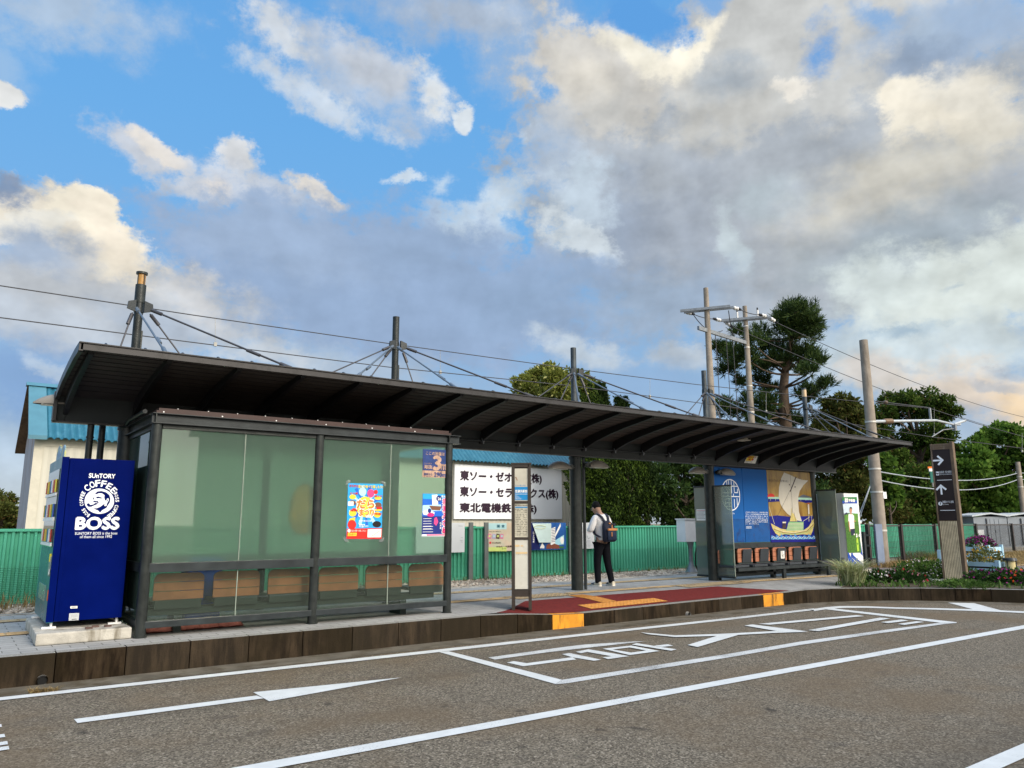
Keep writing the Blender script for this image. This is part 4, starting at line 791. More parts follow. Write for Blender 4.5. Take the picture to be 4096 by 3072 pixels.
P3 = thing('sea_level_sign', 'weathered blue sign reading 3m above sea level on the glass beside the right post', 'sign', f6.p(1700, 990)); peel = M('peeling tan print', (.48, .31, .22), .7, var=.25, vs=25, col2=(.25, .16, .13), c2s=14, streak=1); nvb = M('scuffed navy print', (.018, .045, .17), .5, var=.3, vs=12)
MB().prism([f6.p(1553, 620), f6.p(1860, 632), f6.p(1852, 985), f6.p(1545, 975)], (0, -.002, 0)).build('board', peel, P3)
mb = MB(); f6.poly(mb, [(1553, 620), (1860, 632), (1854, 898), (1547, 888)], 0, 2); f6.text(mb, 'ここの地盤は', 1590, 648, 1825, 692, 1, 4, .02); f6.text(mb, '3', 1685, 710, 1775, 880, 1, 4, .05); f6.text(mb, 'm', 1780, 815, 1845, 880, 1, 4, .05); f6.text(mb, '海抜', 1562, 818, 1668, 868, 1, 4, .03); f6.text(mb, 'かいばつ', 1568, 790, 1660, 808, 1, 4, .01)
f6.text(mb, '海岸から', 1562, 920, 1670, 952, 0, 4, .02); f6.text(mb, '290m', 1692, 915, 1838, 968, 0, 4, .035); f6.text(mb, '富山市', 1595, 957, 1650, 969, 0, 4); mb.build('lettering', [nvb, peel], P3, recalc=False)
# ---------------------------------------------------------------- bus stop pillar
A2, B2, C2 = onz(*Zm(1800, 2150, 3.16)(780, 920), -.03), onz(*Zm(1800, 2150, 3.16)(1035, 920), -.03), onz(*Zm(1800, 2150, 3.16)(715, 885), -.03)
ex = Vector((B2.x-A2.x, B2.y-A2.y, 0)); Wp = ex.length; ex.normalize(); ey = Vector((-ex.y, ex.x, 0)); Dp = .38; HT = 2.24
bs = thing('bus_stop_pillar', 'brown bus stop pillar with lit timetable panels standing on the red paving', 'bus stop', A2)
brz = M('brown bronze metal', (.052, .042, .034), .42, metal=.3, var=.15, vs=5)
def PP(a, b, z): return A2+ex*a+ey*b+Vector((0, 0, z))
def pbox(mb, a0, a1, b0, b1, z0, z1, mi=0): return mb.obox(PP((a0+a1)/2, (b0+b1)/2, (z0+z1)/2), ex*(a1-a0)/2, ey*(b1-b0)/2, Vector((0, 0, (z1-z0)/2)), mi)
mb = MB(); pbox(mb, 0, .05, 0, Dp, 0, HT); pbox(mb, Wp-.05, Wp, 0, Dp, 0, HT); pbox(mb, .03, Wp-.03, 0, Dp, .20, .30); pbox(mb, .03, Wp-.03, 0, Dp, HT-.05, HT); pbox(mb, .03, Wp-.03, .03, Dp, .3, HT-.05); pbox(mb, -.01, Wp+.01, -.01, Dp+.01, HT, HT+.02)
mb.build('housing', brz, bs)
zs = [(.315, 1.06), (1.10, 1.62), (1.66, 2.17)]
pn = [M('aged white panel', (.58, .56, .48), .4, var=.1, vs=3, col2=(.42, .36, .25), c2amt=.5, c2s=2), M('timetable panel', (.56, .52, .40), .45), M('aged top panel', (.52, .49, .40), .45, var=.12, vs=4)]
for (a, b), m_ in zip(zs, pn):
    mb = MB(); pbox(mb, .052, Wp-.052, .012, .03, a, b); mb.build('light_panel', m_, bs)
mb = MB(); pbox(mb, .03, Wp-.03, .004, .03, 1.06, 1.10); pbox(mb, .03, Wp-.03, .004, .03, 1.62, 1.66); mb.build('divider', brz, bs)
cy = ink('cyan blue print', (25, 130, 190)); tanp = ink('tan stain', (214, 186, 140)); rust = ink('rust stain', (140, 85, 50))
mb = MB(); ef = -ey
def tx(t, a0, a1, z0, z1, mi, bold=.02): text(mb, t, PP(a0, .011, z0), ex*(a1-a0), Vector((0, 0, z1-z0)), ef, mi, bold, .003)
def pq(a0, a1, z0, z1, mi, k=.002): mb.poly([PP(a0, .011-k, z0), PP(a1, .011-k, z0), PP(a1, .011-k, z1), PP(a0, .011-k, z1)], mi)
l0, l1 = .054, Wp-.054
pq(l0, l1, 1.675, 1.88, 0); pq(l0, l1, 1.765, 1.77, 1, .003); tx('岩瀬浜駅前', l0+.004, l1-.006, 1.79, 1.835, 1, .03); tx('フィーダーバス', l0+.004, l1-.03, 1.892, 1.915, 0, .02)
for i, z in enumerate((1.745, 1.728, 1.713, 1.70, 1.688)): tx('岩瀬線 岩瀬浜行', l0+.004, l0+.045+.018*i, z, z+.008, 1, 0)
tx('蓮町方面 (for Hasumachi)', l0+.003, l1-.003, 1.585, 1.605, 2, .03); pq(l0+.004, l1-.004, 1.553, 1.572, 0)
names = ['岩 瀬 浜', '萩 浦', 'パークゴルフ場前', '浜 黒 崎 口', '海 岸 通 り', '日 方', '四 方', '針 原 前', '町 方 広 場', '高 月 町', '浜 黒 崎 小 学 校', '水 橋 黒 崎', '浜黒崎キャンプ場', '横 越', '大 泉 山 王', '終 点']
for i, s_ in enumerate(names): z = 1.528-i*.0265; tx(str(i+1), l0+.004, l0+.016, z, z+.010, 2, .02); tx(s_, l0+.024, l1-.010, z, z+.011, 2, .02)
pq(l0, l0+.07, .955, .985, 3); pq(l0+.09, l0+.125, .957, .978, 3); pq(l0+.01, l1-.012, .845, .875, 3); tx('このバス停は フィーダーバス専用です', l0, l1, .828, .835, 2, 0)
mb.poly([PP(l0, .008, 2.02), PP(l0+.02, .008, 2.04), PP(l0+.045, .008, 1.98), PP(l0+.03, .008, 1.985), PP(l0+.02, .008, 2.02)], 4)
mb.build('lettering', [cy, wh, bk, tanp, rust], bs, recalc=False)
# ---------------------------------------------------------------- right half of the canopy: picture wall, bench, glass screens
TL = lambda: Zm(2880, 1850, 2.72)
pw = thing('picture_wall', 'picture wall with two blue panels and a gold sailing ship panel under the canopy', 'display wall', (16.3, 11.58, 0))
PY = 11.57; f = Face(PY-.010, TL()); zt, zb = 2.58, .83
xa, xm1, xm, xb = 14.3, ony(*TL()(245, 300), PY).x, ony(*TL()(520, 380), PY).x, 18.2
pb = M('blue panel print', (.004, .10, .36), .6, var=.06, vs=1, spec=.2)
pb2 = M('blue panel print lower', (.006, .085, .30), .25, var=.3, vs=3, col2=(.01, .045, .16), c2amt=.6, c2s=3, spec=.2)
gold = M('gold leaf print', (.36, .225, .055), .4, var=.25, vs=3, col2=(.20, .10, .025), c2amt=.55, c2s=2.5, streak=1, spec=.2)
deepb = M('ultramarine print', (.008, .012, .20), .6, var=.15, spec=.2); sailw = M('sail white print', (.62, .58, .50), .5, var=.05); hull = M('yellow hull print', (.56, .46, .16), .5, var=.15, vs=8); aqua = M('aqua print', (.40, .66, .52), .5); grn = M('sea green print', (.20, .42, .20), .5); brn = M('dark brown print', (.06, .035, .03), .5); mnt = M('slate print', (.11, .12, .16), .5); sand = M('cream line print', (.66, .60, .42), .5); wave = M('bright wave print', (.04, .20, .52), .4)
for a, b in ((xa, xm1-.008), (xm1+.008, xm-.01)):
    h = .55
    p = MB().box(a, b, PY-.008, PY+.008, zb+h, zt).build('blue_panel', pb, pw); MB().box(a, b, PY-.008, PY+.008, zb, zb+h).build('panel_foot', pb2, p)
pr = MB()      # round emblem with the two characters, caption and text lines
cx, cz = ony(*TL()(112, 352), PY).x, ony(*TL()(112, 352), PY).z; rx = abs(ony(*TL()(213, 352), PY).x-cx); rz = abs(ony(*TL()(112, 180), PY).z-cz)
for i in range(48):
    a, b = 2*math.pi*i/48, 2*math.pi*(i+1)/48; w = .93
    pr.poly([(cx+rx*math.cos(a), PY-.0125, cz+rz*math.sin(a)), (cx+rx*math.cos(b), PY-.0125, cz+rz*math.sin(b)), (cx+rx*w*math.cos(b), PY-.0125, cz+rz*w*math.sin(b)), (cx+rx*w*math.cos(a), PY-.0125, cz+rz*w*math.sin(a))])
for (x0, y0, x1, y1) in ((-.35, .12, -.35, .9), (.12, .1, .12, .95), (.4, .15, .4, .9), (-.15, .1, -.15, .97), (-.75, .5, -.35, .5), (-.8, .12, -.2, .12), (.12, .55, .8, .55), (.4, .15, .75, .15), (.75, .15, .75, .4), (-.95, -.1, .98, -.1), (-.3, -.1, -.3, .08), (.3, -.1, .3, .08), (-.6, -.25, -.6, -.75), (-.6, -.25, .05, -.25), (.05, -.25, .05, -.95), (-.6, -.5, .05, -.5), (-.6, -.72, .05, -.72), (.35, -.25, .35, -.8), (.65, -.2, .65, -.65), (-.2, -.25, -.2, -.95)):
    p0, p1 = Vector((cx+rx*x0, PY-.0125, cz+rz*y0)), Vector((cx+rx*x1, PY-.0125, cz+rz*y1)); d = (p1-p0).normalized(); n = Vector((-d.z, 0, d.x))*.011; pr.poly([p0-n, p1-n, p1+n, p0+n])
f.text(pr, 'きたまえぶね', 50, 545, 158, 562, 0, 2, .01)
for i, s_ in enumerate(('江戸時代から明治にかけて、岩瀬の港は北前船', 'で栄え、この町の廻船問屋は北の海の産物を運び', '帰り荷に米や木綿を積んで海を渡った。船は一年', 'に一往復、春に上方を出て蝦夷地へ向かい、秋に', '瀬戸内を通って戻った。港には今も廻船問屋の家', '並みが残り、当時の暮らしと船乗りたちの姿を伝', 'えて、静かに佇んでいる。')):
    f.text(pr, s_, 277, 534+i*21, 520 if i < 6 else 425, 549+i*21, 0, 2, 0)
for i in range(3): f.line(pr, [(283, 697+i*10), (343, 695+i*10)], .006, 0)
pr.build('lettering', wpr, pw, recalc=False)
sh = MB(); f2 = f
SM = [gold, deepb, sailw, hull, aqua, grn, brn, mnt, sand, wave, rd, nv]
sp = MB().box(xm+.0, xb, PY-.008, PY+.008, zb, zt).build('ship_panel', gold, pw)
q = f2.poly
q(sh, [(522, 372), (1018, 386), (1022, 412), (524, 398)], 4); q(sh, [(524, 394), (1022, 410), (1020, 432), (930, 440), (880, 425), (620, 425), (526, 430)], 1, 2)
sun = [(555+40*math.cos(R(a)), 375-38*math.sin(R(a))) for a in range(0, 181, 15)]; q(sh, sun, 10, 1)
q(sh, [(850, 380), (875, 362), (905, 348), (935, 358), (960, 366), (1018, 384)], 7, 2)
q(sh, [(536, 585), (620, 575), (760, 590), (1040, 580), (1058, 862), (552, 868)], 1, 1)
for i in range(9): x = 545+i*55; q(sh, [(x, 400), (x+5, 400), (x+5, 412), (x, 414)], 2, 3)
sail = [(695, 108), (760, 135), (830, 170), (895, 190), (955, 197), (905, 248), (865, 310), (850, 375), (850, 450), (858, 540), (888, 640), (840, 630), (790, 600), (735, 560), (690, 510), (655, 450), (636, 370), (640, 270), (665, 170)]
q(sh, sail, 2, 3)
for i in range(1, 14):     # cloth seams of the sail
    t = i/14; L_ = [(695, 108), (665, 170), (640, 270), (636, 370), (655, 450), (690, 510), (735, 560)]; R_ = [(955, 197), (905, 248), (865, 310), (850, 375), (850, 450), (858, 540), (888, 640)]
    f2.line(sh, [(a[0]+(b[0]-a[0])*t, a[1]+(b[1]-a[1])*t) for a, b in zip(L_, R_)], .005, 8, 4)
f2.line(sh, [(825, 155), (760, 318)], .035, 6, 5); q(sh, [(748, 233), (758, 236), (756, 250), (746, 247)], 6, 5); q(sh, [(808, 258), (820, 261), (818, 274), (806, 271)], 6, 5)
f2.line(sh, [(758, 105), (808, 865)], .008, 6, 6); f2.line(sh, [(760, 300), (600, 630)], .008, 6, 5); f2.line(sh, [(530, 480), (590, 670)], .014, 8, 5)
q(sh, [(548, 660), (600, 690), (660, 720), (760, 735), (900, 740), (960, 700), (1020, 600), (1028, 640), (1005, 745), (985, 790), (900, 780), (800, 790), (700, 780), (640, 800), (600, 770), (570, 720)], 3, 5)
for k in range(3): f2.line(sh, [(575+k*8, 705+k*22), (680, 748+k*14), (800, 765+k*8), (940, 735+k*14), (1015, 650+k*25)], .012, (8, 6, 5)[k], 6)
q(sh, [(745, 645), (905, 645), (905, 740), (715, 745), (730, 700)], 5, 6)
for i in range(6): f2.line(sh, [(735-i*3, 662+i*15), (902, 662+i*15)], .010, 8, 7)
q(sh, [(755, 640), (775, 545), (800, 560), (838, 640)], 3, 7); f2.line(sh, [(772, 500), (785, 640)], .02, 3, 7); f2.line(sh, [(800, 545), (820, 640)], .012, 6, 8)
for x in (682, 695, 708): q(sh, [(x-8, 720), (x+6, 715), (x+3, 665), (x-5, 660)], 6, 7); f2.disc(sh, x-1, 652, 7, 9, 8, 8, 10)
q(sh, [(950, 450), (965, 450), (970, 560), (955, 560)], 2, 6); q(sh, [(946, 445), (968, 445), (968, 453), (946, 453)], 10, 7); f2.line(sh, [(960, 560), (965, 640)], .02, 8, 6); f2.line(sh, [(900, 640), (975, 590)], .012, 8, 6); f2.line(sh, [(993, 570), (993, 640)], .014, 8, 6)
wv = [(552, 800)]
for i in range(10): x = 560+i*50; wv += [(x, 792-8*(i % 3)), (x+22, 800), (x+38, 812)]
wv += [(1055, 770), (1060, 862), (552, 868)]; q(sh, wv, 9, 7)
for r_ in range(3):
    for i in range(9): x = 555+i*55+r_*18; f2.line(sh, [(x, 822+r_*14), (x+18, 806+r_*14), (x+36, 814+r_*14), (x+50, 826+r_*14)], .012, (2, 4, 9)[r_], 8)
q(sh, [(552, 838), (1060, 832), (1060, 862), (552, 868)], 1, 9)
f2.text(sh, '海になずんだ、町があった。', 525, 178, 738, 206, 6, 6, .01); f2.text(sh, '北前船', 1014, 482, 1024, 550, 2, 6, 0)
for x in (1010,): f2.line(sh, [(x, 485), (x+4, 552)], .008, 2, 6)
sh.build('ship_picture', SM, sp, recalc=False)
MB().box(14.2, 18.3, 11.56, 11.64, .69, .825).build('mid_rail', steel, pw, bevel=.004); MB().box(14.2, 18.3, 11.57, 11.63, .10, .17).build('bottom_rail', steel, pw); MB().box(14.2, 18.3, 11.57, 11.63, 2.582, 2.60).build('top_rail', steel, pw)
MB().box(14.32, 18.18, 11.594, 11.606, .17, .69).build('lower_pane', clear, pw)
for i in range(5): x = 15.1+.68*i; MB().cyl((x, 11.555, .757), (x, 11.56, .757), .022, n=10).build('bolt', steelwarm, pw)
woodr = M('salmon brown wood', (.40, .155, .085), .5, var=.15, vs=6); padm = M('charcoal pad', (.036, .043, .050), .6)
b2 = thing('bench', 'row of six wooden seats with charcoal pads in front of the ship picture', 'bench', (16.1, 11.3, 0))
SX = [14.17, 14.85, 15.51, 16.19, 16.85, 17.54]
for i, x in enumerate(SX):
    s = seat_unit(b2, x, .55, 11.44, -1, .345)
    s.data.materials[0] = padm
    bb = [c_ for c_ in s.children if c_.name.startswith('backrest')][0]; bb.data = bb.data.copy(); bb.data.materials[0] = woodr
    p = MB().obox((x+.30, 11.40, .53), (.165, 0, 0), (0, .014, .004), (0, -.02, .15)).build('pad', padm, s, bevel=.008)
    MB().box(x+.03, x+.52, 11.0, 11.40, .30, .352).build('seat_pad', padm, s, bevel=.012)
    if i == 3:
        mb = MB(); F3 = Face(11.375); a = ony(*Zm(2650, 1750, 3.16)(1505, 1540), 11.375)
        x0 = x+.24; mb.prism([(x0, 11.378, .43), (x0+.15, 11.378, .43), (x0+.15, 11.372, .61), (x0, 11.372, .61)], (0, -.002, 0), 0)
        for q_ in ([(.04, .10), (.055, .10), (.055, .15), (.04, .15)], [(.05, .06), (.10, .06), (.10, .045), (.04, .045), (.04, .10), (.052, .10)], [(.05, .02), (.10, .02), (.10, .03), (.05, .03)], [(.10, .07), (.125, .10), (.115, .105), (.09, .075)]): mb.poly([(x0+p_[0], 11.366, .44+p_[1]) for p_ in q_], 1)
        mb.poly([(x0+.047+.012*math.cos(t_*.7), 11.366, .605+.012*math.sin(t_*.7)-.005) for t_ in range(9)], 1)
        mb.build('seat_notice', [wh, bk], p, recalc=False)
MB().box(14.3, 18.12, 11.0, 11.06, .22, .29).box(14.3, 18.12, 11.36, 11.42, .22, .29).build('rail', steel, b2, bevel=.004); MB().box(14.3, 18.2, 11.30, 11.36, .08, .14).build('rail', steel, b2)
for x in (16.04, 17.9): MB().box(x-.05, x+.05, 11.02, 11.08, 0, .22).box(x-.05, x+.05, 11.3, 11.4, 0, .22).build('leg', steel, b2, bevel=.003)
for x in (14.9, 15.7, 16.5, 17.2): MB().tube([(x, 11.05, .22), (x+.15, 11.05, .18), (x+.35, 11.05, .165), (x+.55, 11.05, .20), (x+.62, 11.05, .22)], .007, 6).build('cable', black, b2)
scrm = glassmat('frosted grey green screen', (.5, .66, .60), (.34, .43, .385), .72, refr=1, rrough=.3, gloss=.03); scrb = glassmat('clear blue green screen', (.62, .76, .74), (.28, .36, .34), .30, refr=1, rrough=.16, gloss=.03)
def screen(y0, y1, x, m, lab):
    t = thing('glass_screen', lab, 'screen', (x, (y0+y1)/2, 0), 'glass wind screens by the columns')
    MB().box(x-.006, x+.006, y0, y1, .10, 2.10).build('pane', m, t); MB().box(x-.02, x+.02, y0-.01, y1+.01, .07, .115).build('foot_rail', steel, t, bevel=.003); MB().box(x-.02, x+.02, y0-.01, y1+.01, 2.10, 2.135).build('head_rail', steel, t, bevel=.003)
    MB().box(x-.008, x+.008, y0-.006, y0, .115, 2.1).build('edge', edge_g, t); return t
screen(11.74, 12.08, 14.2, scrm, 'frosted glass screen behind the column with a white notice taped on'); screen(11.02, 11.50, 14.2, scrb, 'clear blue tinted glass screen in front of the column beside the blue panel'); screen(10.98, 11.50, 18.36, scrm, 'frosted glass screen beside the white vending machine')
t = thing('paper_notice', 'white paper notice taped to the frosted screen left of the blue panel', 'notice', (14.19, 11.88, 1.34))
MB().box(14.187, 14.190, 11.745, 12.03, 1.34, 1.60).build('sheet', wh, t); mb = MB()
for i in range(7): mb.poly([(14.185, 12.01, 1.565-.03*i), (14.185, 11.77+.02*(i % 3), 1.565-.03*i), (14.185, 11.77+.02*(i % 3), 1.573-.03*i), (14.185, 12.01, 1.573-.03*i)], 1 if i == 0 else 0)
mb.build('print', [M('grey text print', (.18, .18, .19), .6), rd], t, recalc=False)
MB().box(14.32, 14.36, 11.44, 11.50, .78, .98).build('socket_box', cm, can, bevel=.01); MB().tube([(14.34, 11.46, .78), (14.36, 11.42, .6), (14.42, 11.44, .5), (14.36, 11.45, .35), (14.38, 11.45, .22), (14.5, 11.44, .16), (14.55, 11.46, .22)], .009, 6).build('cable', black, can)
# utility box on its post
ub = thing('utility_box', 'white metal utility box on a slim grey pole before the green fence', 'utility box', (15.9, 13.72, 0))
MB().box(15.52, 16.02, 13.55, 13.85, .80, 1.37).build('cabinet', white, ub, bevel=.008); MB().box(15.50, 16.04, 13.53, 13.87, 1.37, 1.40).build('cap', white, ub)
MB().lathe((15.86, 13.7, 0), [(.17, .0), (.16, .02), (.07, .22), (.055, .3), (.055, .62), (.09, .78), (.10, .80)], 16).build('post', alu, ub); MB().tube([(16.0, 13.62, .8), (16.02, 13.6, .7), (15.93, 13.6, .5), (15.92, 13.6, .2), (16.05, 13.62, .02)], .02, 6).build('cable', black, ub)
MB().box(15.6, 16.15, 13.5, 13.95, -.02, .03).build('base_slab', concrete, ub)
# ---------------------------------------------------------------- white tea vending machine
w2 = thing('vending_machine', 'white vending machine with a green tea field advert behind the grass clump', 'vending machine', (18.9, 11.4, .14))
MB().box(18.54, 19.22, 10.86, 12.1, .14, 2.03).build('body', white, w2, bevel=.012)
V = Zm(3000, 1900, 3.687); f = Face(10.858, V); gpr = ink('leaf green print', (30, 120, 55)); bpr = ink('royal blue print', (20, 70, 165)); field = M('tea field print', (.055, .16, .012), .5, var=.5, vs=22); skyp = ink('pale sky print', (205, 222, 232)); skin_p = ink('skin print', (196, 140, 110)); hairp = ink('hair print', (30, 24, 22)); lime = ink('lime print', (170, 205, 60)); nvp = ink('navy cloth print', (24, 32, 60))
AM = [wh, gpr, bpr, field, skyp, skin_p, hairp, lime, nvp, M('far field print', (.10, .26, .03), .5, var=.25, vs=9)]
mb = MB(); q = f.poly
q(mb, [(1357, 328), (1575, 325), (1578, 375), (1360, 378)], 1); q(mb, [(1360, 378), (1578, 375), (1581, 420), (1364, 420)], 2); f.text(mb, '伊藤園', 1450, 352, 1545, 396, 0, 3, .04)
for dx, dy in ((-12, -15), (12, -15), (-12, 15), (12, 15)): f.disc(mb, 1418+dx, 373+dy, 13, 17, 0, 3, 12)
q(mb, [(1368, 428), (1585, 425), (1590, 600), (1388, 600)], 4); q(mb, [(1388, 580), (1440, 560), (1590, 570), (1600, 760), (1400, 760)], 9, 2); q(mb, [(1400, 700), (1598, 690), (1640, 1145), (1438, 1148)], 3, 3); q(mb, [(1388, 572), (1420, 552), (1460, 575), (1388, 590)], 8, 3)
q(mb, [(1448, 580), (1475, 572), (1505, 575), (1530, 600), (1538, 790), (1470, 800), (1445, 680)], 0, 4); f.disc(mb, 1483, 520, 19, 42, 5, 5, 16); q(mb, [(1464, 515), (1466, 480), (1483, 468), (1500, 482), (1503, 515), (1495, 495), (1475, 492)], 6, 6); q(mb, [(1478, 555), (1496, 555), (1498, 580), (1476, 580)], 5, 4); q(mb, [(1478, 798), (1540, 790), (1545, 880), (1490, 895)], 8, 4); q(mb, [(1446, 680), (1460, 690), (1476, 830), (1464, 835)], 5, 5); q(mb, [(1528, 680), (1550, 670), (1552, 685), (1530, 695)], 5, 5)
for i in range(9): f.disc(mb, 1535+(i*37 % 75), 875+(i*23 % 40), 10, 12, 0, 5, 8)
q(mb, [(1564, 965), (1570, 925), (1580, 925), (1592, 965), (1604, 1120), (1578, 1128)], 7, 5); f.text(mb, '茶', 1574, 1000, 1592, 1030, 1, 6)
q(mb, [(1437, 1140), (1455, 1150), (1480, 1200), (1610, 1345), (1452, 1345)], 2, 3); q(mb, [(1500, 1150), (1512, 1150), (1520, 1180), (1672, 1320), (1660, 1330), (1505, 1195)], 2, 3); q(mb, [(1490, 1150), (1498, 1150), (1505, 1200), (1650, 1338), (1635, 1340), (1492, 1205)], 2, 3); q(mb, [(1610, 980), (1625, 975), (1662, 1190), (1630, 1160)], 2, 2)
mb.build('advert', AM, w2, recalc=False)
mb = MB()
for i in range(7): mb.box(18.536, 18.541, 10.98, 11.12, .26+.022*i, .27+.022*i)
mb.build('vent', black, w2)
for x in (18.6, 19.16): MB().cyl((x, 10.92, .09), (x, 10.92, .15), .018, n=8).build('foot', alu, w2)
tag(MB().box(18.2, 19.34, 10.74, 12.2, -.01, .10).build('concrete_slab', concrete_l, bevel=.015), 'low concrete slab under the white vending machine', 'concrete slab')
# ---------------------------------------------------------------- wooden direction pylon
E5 = Zm(3650, 1740, 3.173); E2 = Zm(3200, 1700, 2.469)
A = atw(*E2(1650, 1545), 17.2); A.z = -.03; kx = 17.2*1.021; B = atw(*E2(1410, 1470), kx); B = Vector((B.x, B.y, -.03))
ex = (B-A); ex.z = 0; WPY = min(.64, ex.length); ex.normalize(); ey = Vector((-ex.y, ex.x, 0)); ey = -ey if ey.dot(Vector((fw.x, fw.y, 0))) < 0 else ey; DPY = .17; HPY = 3.15; B = A+ex*WPY
py = thing('direction_pylon', 'tall timber clad direction pylon with brown panels and white arrows in the flower bed', 'signpost', A)
timber = M('weathered timber', (.135, .095, .062), .8, var=.3, vs=3, bump=.4, bs=30, col2=(.24, .19, .14), c2amt=.45, c2s=9, streak=1); slat = M('pale timber slat', (.62, .52, .34), .75, var=.2, vs=6); pan = M('dark brown enamel', (.026, .017, .016), .4, var=.08)
def Q(a, b, z): return A+ex*a+ey*b+Vector((0, 0, z))
def qb(mb, a0, a1, b0, b1, z0, z1, mi=0): return mb.obox(Q((a0+a1)/2, (b0+b1)/2, (z0+z1)/2), ex*(a1-a0)/2, ey*(b1-b0)/2, Vector((0, 0, (z1-z0)/2)), mi)
mb = MB(); qb(mb, 0, .07, 0, DPY, 0, HPY+.03); qb(mb, WPY-.035, WPY, 0, DPY, 0, HPY); qb(mb, .07, WPY-.035, .03, DPY, 0, HPY-.005); mb.build('post', timber, py, bevel=.006)
mb = MB()
for i in range(3): qb(mb, .072, WPY-.037, .0, .03, HPY-.14+.045*i, HPY-.10+.045*i)
mb.build('head_slat', timber, py)
ZP = 1.36
mb = MB(); qb(mb, .072, WPY-.037, .006, .03, ZP, HPY-.145); mb.build('panel', pan, py)
mb = MB(); n = 11
for i in range(n):
    a = .075+(WPY-.115)*(i+.5)/n; qb(mb, a-.017, a+.017, .010, .03, 0, ZP-.01, 0); qb(mb, a-.011, a+.011, .002, .010, 0, ZP-.015, 1)
mb.build('slatted_base', [timber, slat], py)
ea = -ey; a1_, a0_ = .072, WPY-.037     # seen from the road the left edge is at a = a0_
def W_(s, z, k=.004): return Q(a0_-s, .006-k, z)
mb = MB()
def wq(pts): mb.poly([W_(x, z) for x, z in pts])
zt = HPY-.145
def arrow(cx, cz, r, up_):
    if up_: P_ = lambda x, y: (cx+x*r, cz+y*r)
    else: P_ = lambda x, y: (cx+y*r, cz-x*r)
    wq([P_(-.16, -1), P_(.16, -1), P_(.16, .6), P_(-.16, .6)]); wq([P_(0, 1), P_(-1, .05), P_(-.75, -.2), P_(0, .52)]); wq([P_(0, 1), P_(0, .52), P_(.75, -.2), P_(1, .05)])
Wd = WPY-.109
arrow(Wd*.30, zt-.25, .12, False); mb.build('arrow', wpr, py, recalc=False); mb = MB(); arrow(Wd*.30, zt-.93, .12, True); mb.build('arrow', wpr, py, recalc=False); mb = MB()
wq([(Wd*.10, zt-.60), (Wd*.26, zt-.60), (Wd*.26, zt-.51), (Wd*.10, zt-.51)])
def wt(s, s0, s1, z0, z1, bold=.015): text(mb, s, W_(s0, z0), -ex*(s1-s0), Vector((0, 0, z1-z0)), ea, 0, bold, 0)
wt('岩瀬大町・新川町通り', Wd*.29, Wd*.98, zt-.555, zt-.50); wt('Iwase Omachi, Shinkawamachi-dori', Wd*.29, Wd*.98, zt-.595, zt-.565, 0); wq([(Wd*.12, zt-.72), (Wd*.95, zt-.72), (Wd*.95, zt-.708), (Wd*.12, zt-.708)])
wq([(Wd*.17+.045*math.cos(t_*.35), zt-1.26+.045*math.sin(t_*.35)) for t_ in range(18)]); wt('岩瀬カナル会館', Wd*.30, Wd*.92, zt-1.25, zt-1.19); wt('Iwase Canal Hall', Wd*.30, Wd*.62, zt-1.29, zt-1.265, 0); wq([(Wd*.12, zt-1.42), (Wd*.95, zt-1.42), (Wd*.95, zt-1.408), (Wd*.12, zt-1.408)])
mb.build('lettering', wpr, py, recalc=False)
mb = MB(); text(mb, '?', W_(Wd*.145, zt-1.285, .006), -ex*.03, Vector((0, 0, .055)), ea, 0, .03, 0)
for x, y in ((.115, .535), (.15, .55), (.19, .545)): mb.poly([W_(Wd*x+a_, zt-y-b_, .006) for a_, b_ in ((0, 0), (.02, 0), (.02, .03), (0, .03))])
mb.build('symbol', pan, py, recalc=False)
qx = atw(*E5(205, 490), 24.); t = thing('roadside_signboard', 'small orange topped green and white sign peeking out behind the pylon', 'sign', (qx.x, qx.y, 0))
MB().cyl((qx.x+.25, qx.y-.2, 0), (qx.x+.25, qx.y-.2, qx.z-.3), .03, n=8).build('pole', alu, t)
mb = MB(); o_, r_ = Vector((qx.x+.12, qx.y-.10, qx.z)), Vector((.8, -.6, 0))
for a0, a1, z0, z1, m_ in ((-.17, .3, .16, .22, 0), (-.14, .3, .07, .16, 1), (-.12, .3, -.28, .07, 2), (-.08, .3, -.42, -.28, 3)):
    mb.obox(o_+r_*((a0+a1)/2)+Vector((0, 0, (z0+z1)/2)), r_*(a1-a0)/2, Vector((.012, .016, 0)), Vector((0, 0, (z1-z0)/2)), m_)
mb.obox(o_+r_*.05+Vector((0, -.02, -.08)), r_*.06, Vector((.012, .02, 0)), Vector((0, 0, .12)), 1); mb.build('board', [org, wh, M('teal green print', (.02, .16, .12), .5), M('grey plate back', (.2, .2, .19), .5)], t)
# ---------------------------------------------------------------- warehouse with the company signboard
def corrwall(name, col, pitch, axis, col2):
    m = bpy.data.materials.new(name); m.use_nodes = True; g = NT(m.node_tree); b = g.n['Principled BSDF']; tc = g.new('ShaderNodeTexCoord').outputs['Object']
    w = g.new('ShaderNodeTexWave', bands_direction=axis); g.l.new(tc, w.inputs[0]); w.inputs['Scale'].default_value = .314/pitch
    f, _ = g.noise(g.mapping(tc, sc=(1, 1, .2)), 1.6, 6, .65); c = g.mix(g.mapr(w.outputs[1], .1, .5, .22, 0), col, tuple(x*.6 for x in col)); c = g.mix(g.mapr(f, .58, .78, 0, .7), c, col2)
    g.l.new(c, b.inputs[0]); b.inputs['Roughness'].default_value = .65; bp = g.new('ShaderNodeBump'); bp.inputs['Strength'].default_value = .6; bp.inputs['Distance'].default_value = .02; g.l.new(w.outputs[1], bp.inputs['Height']); g.l.new(bp.outputs[0], b.inputs['Normal']); return m
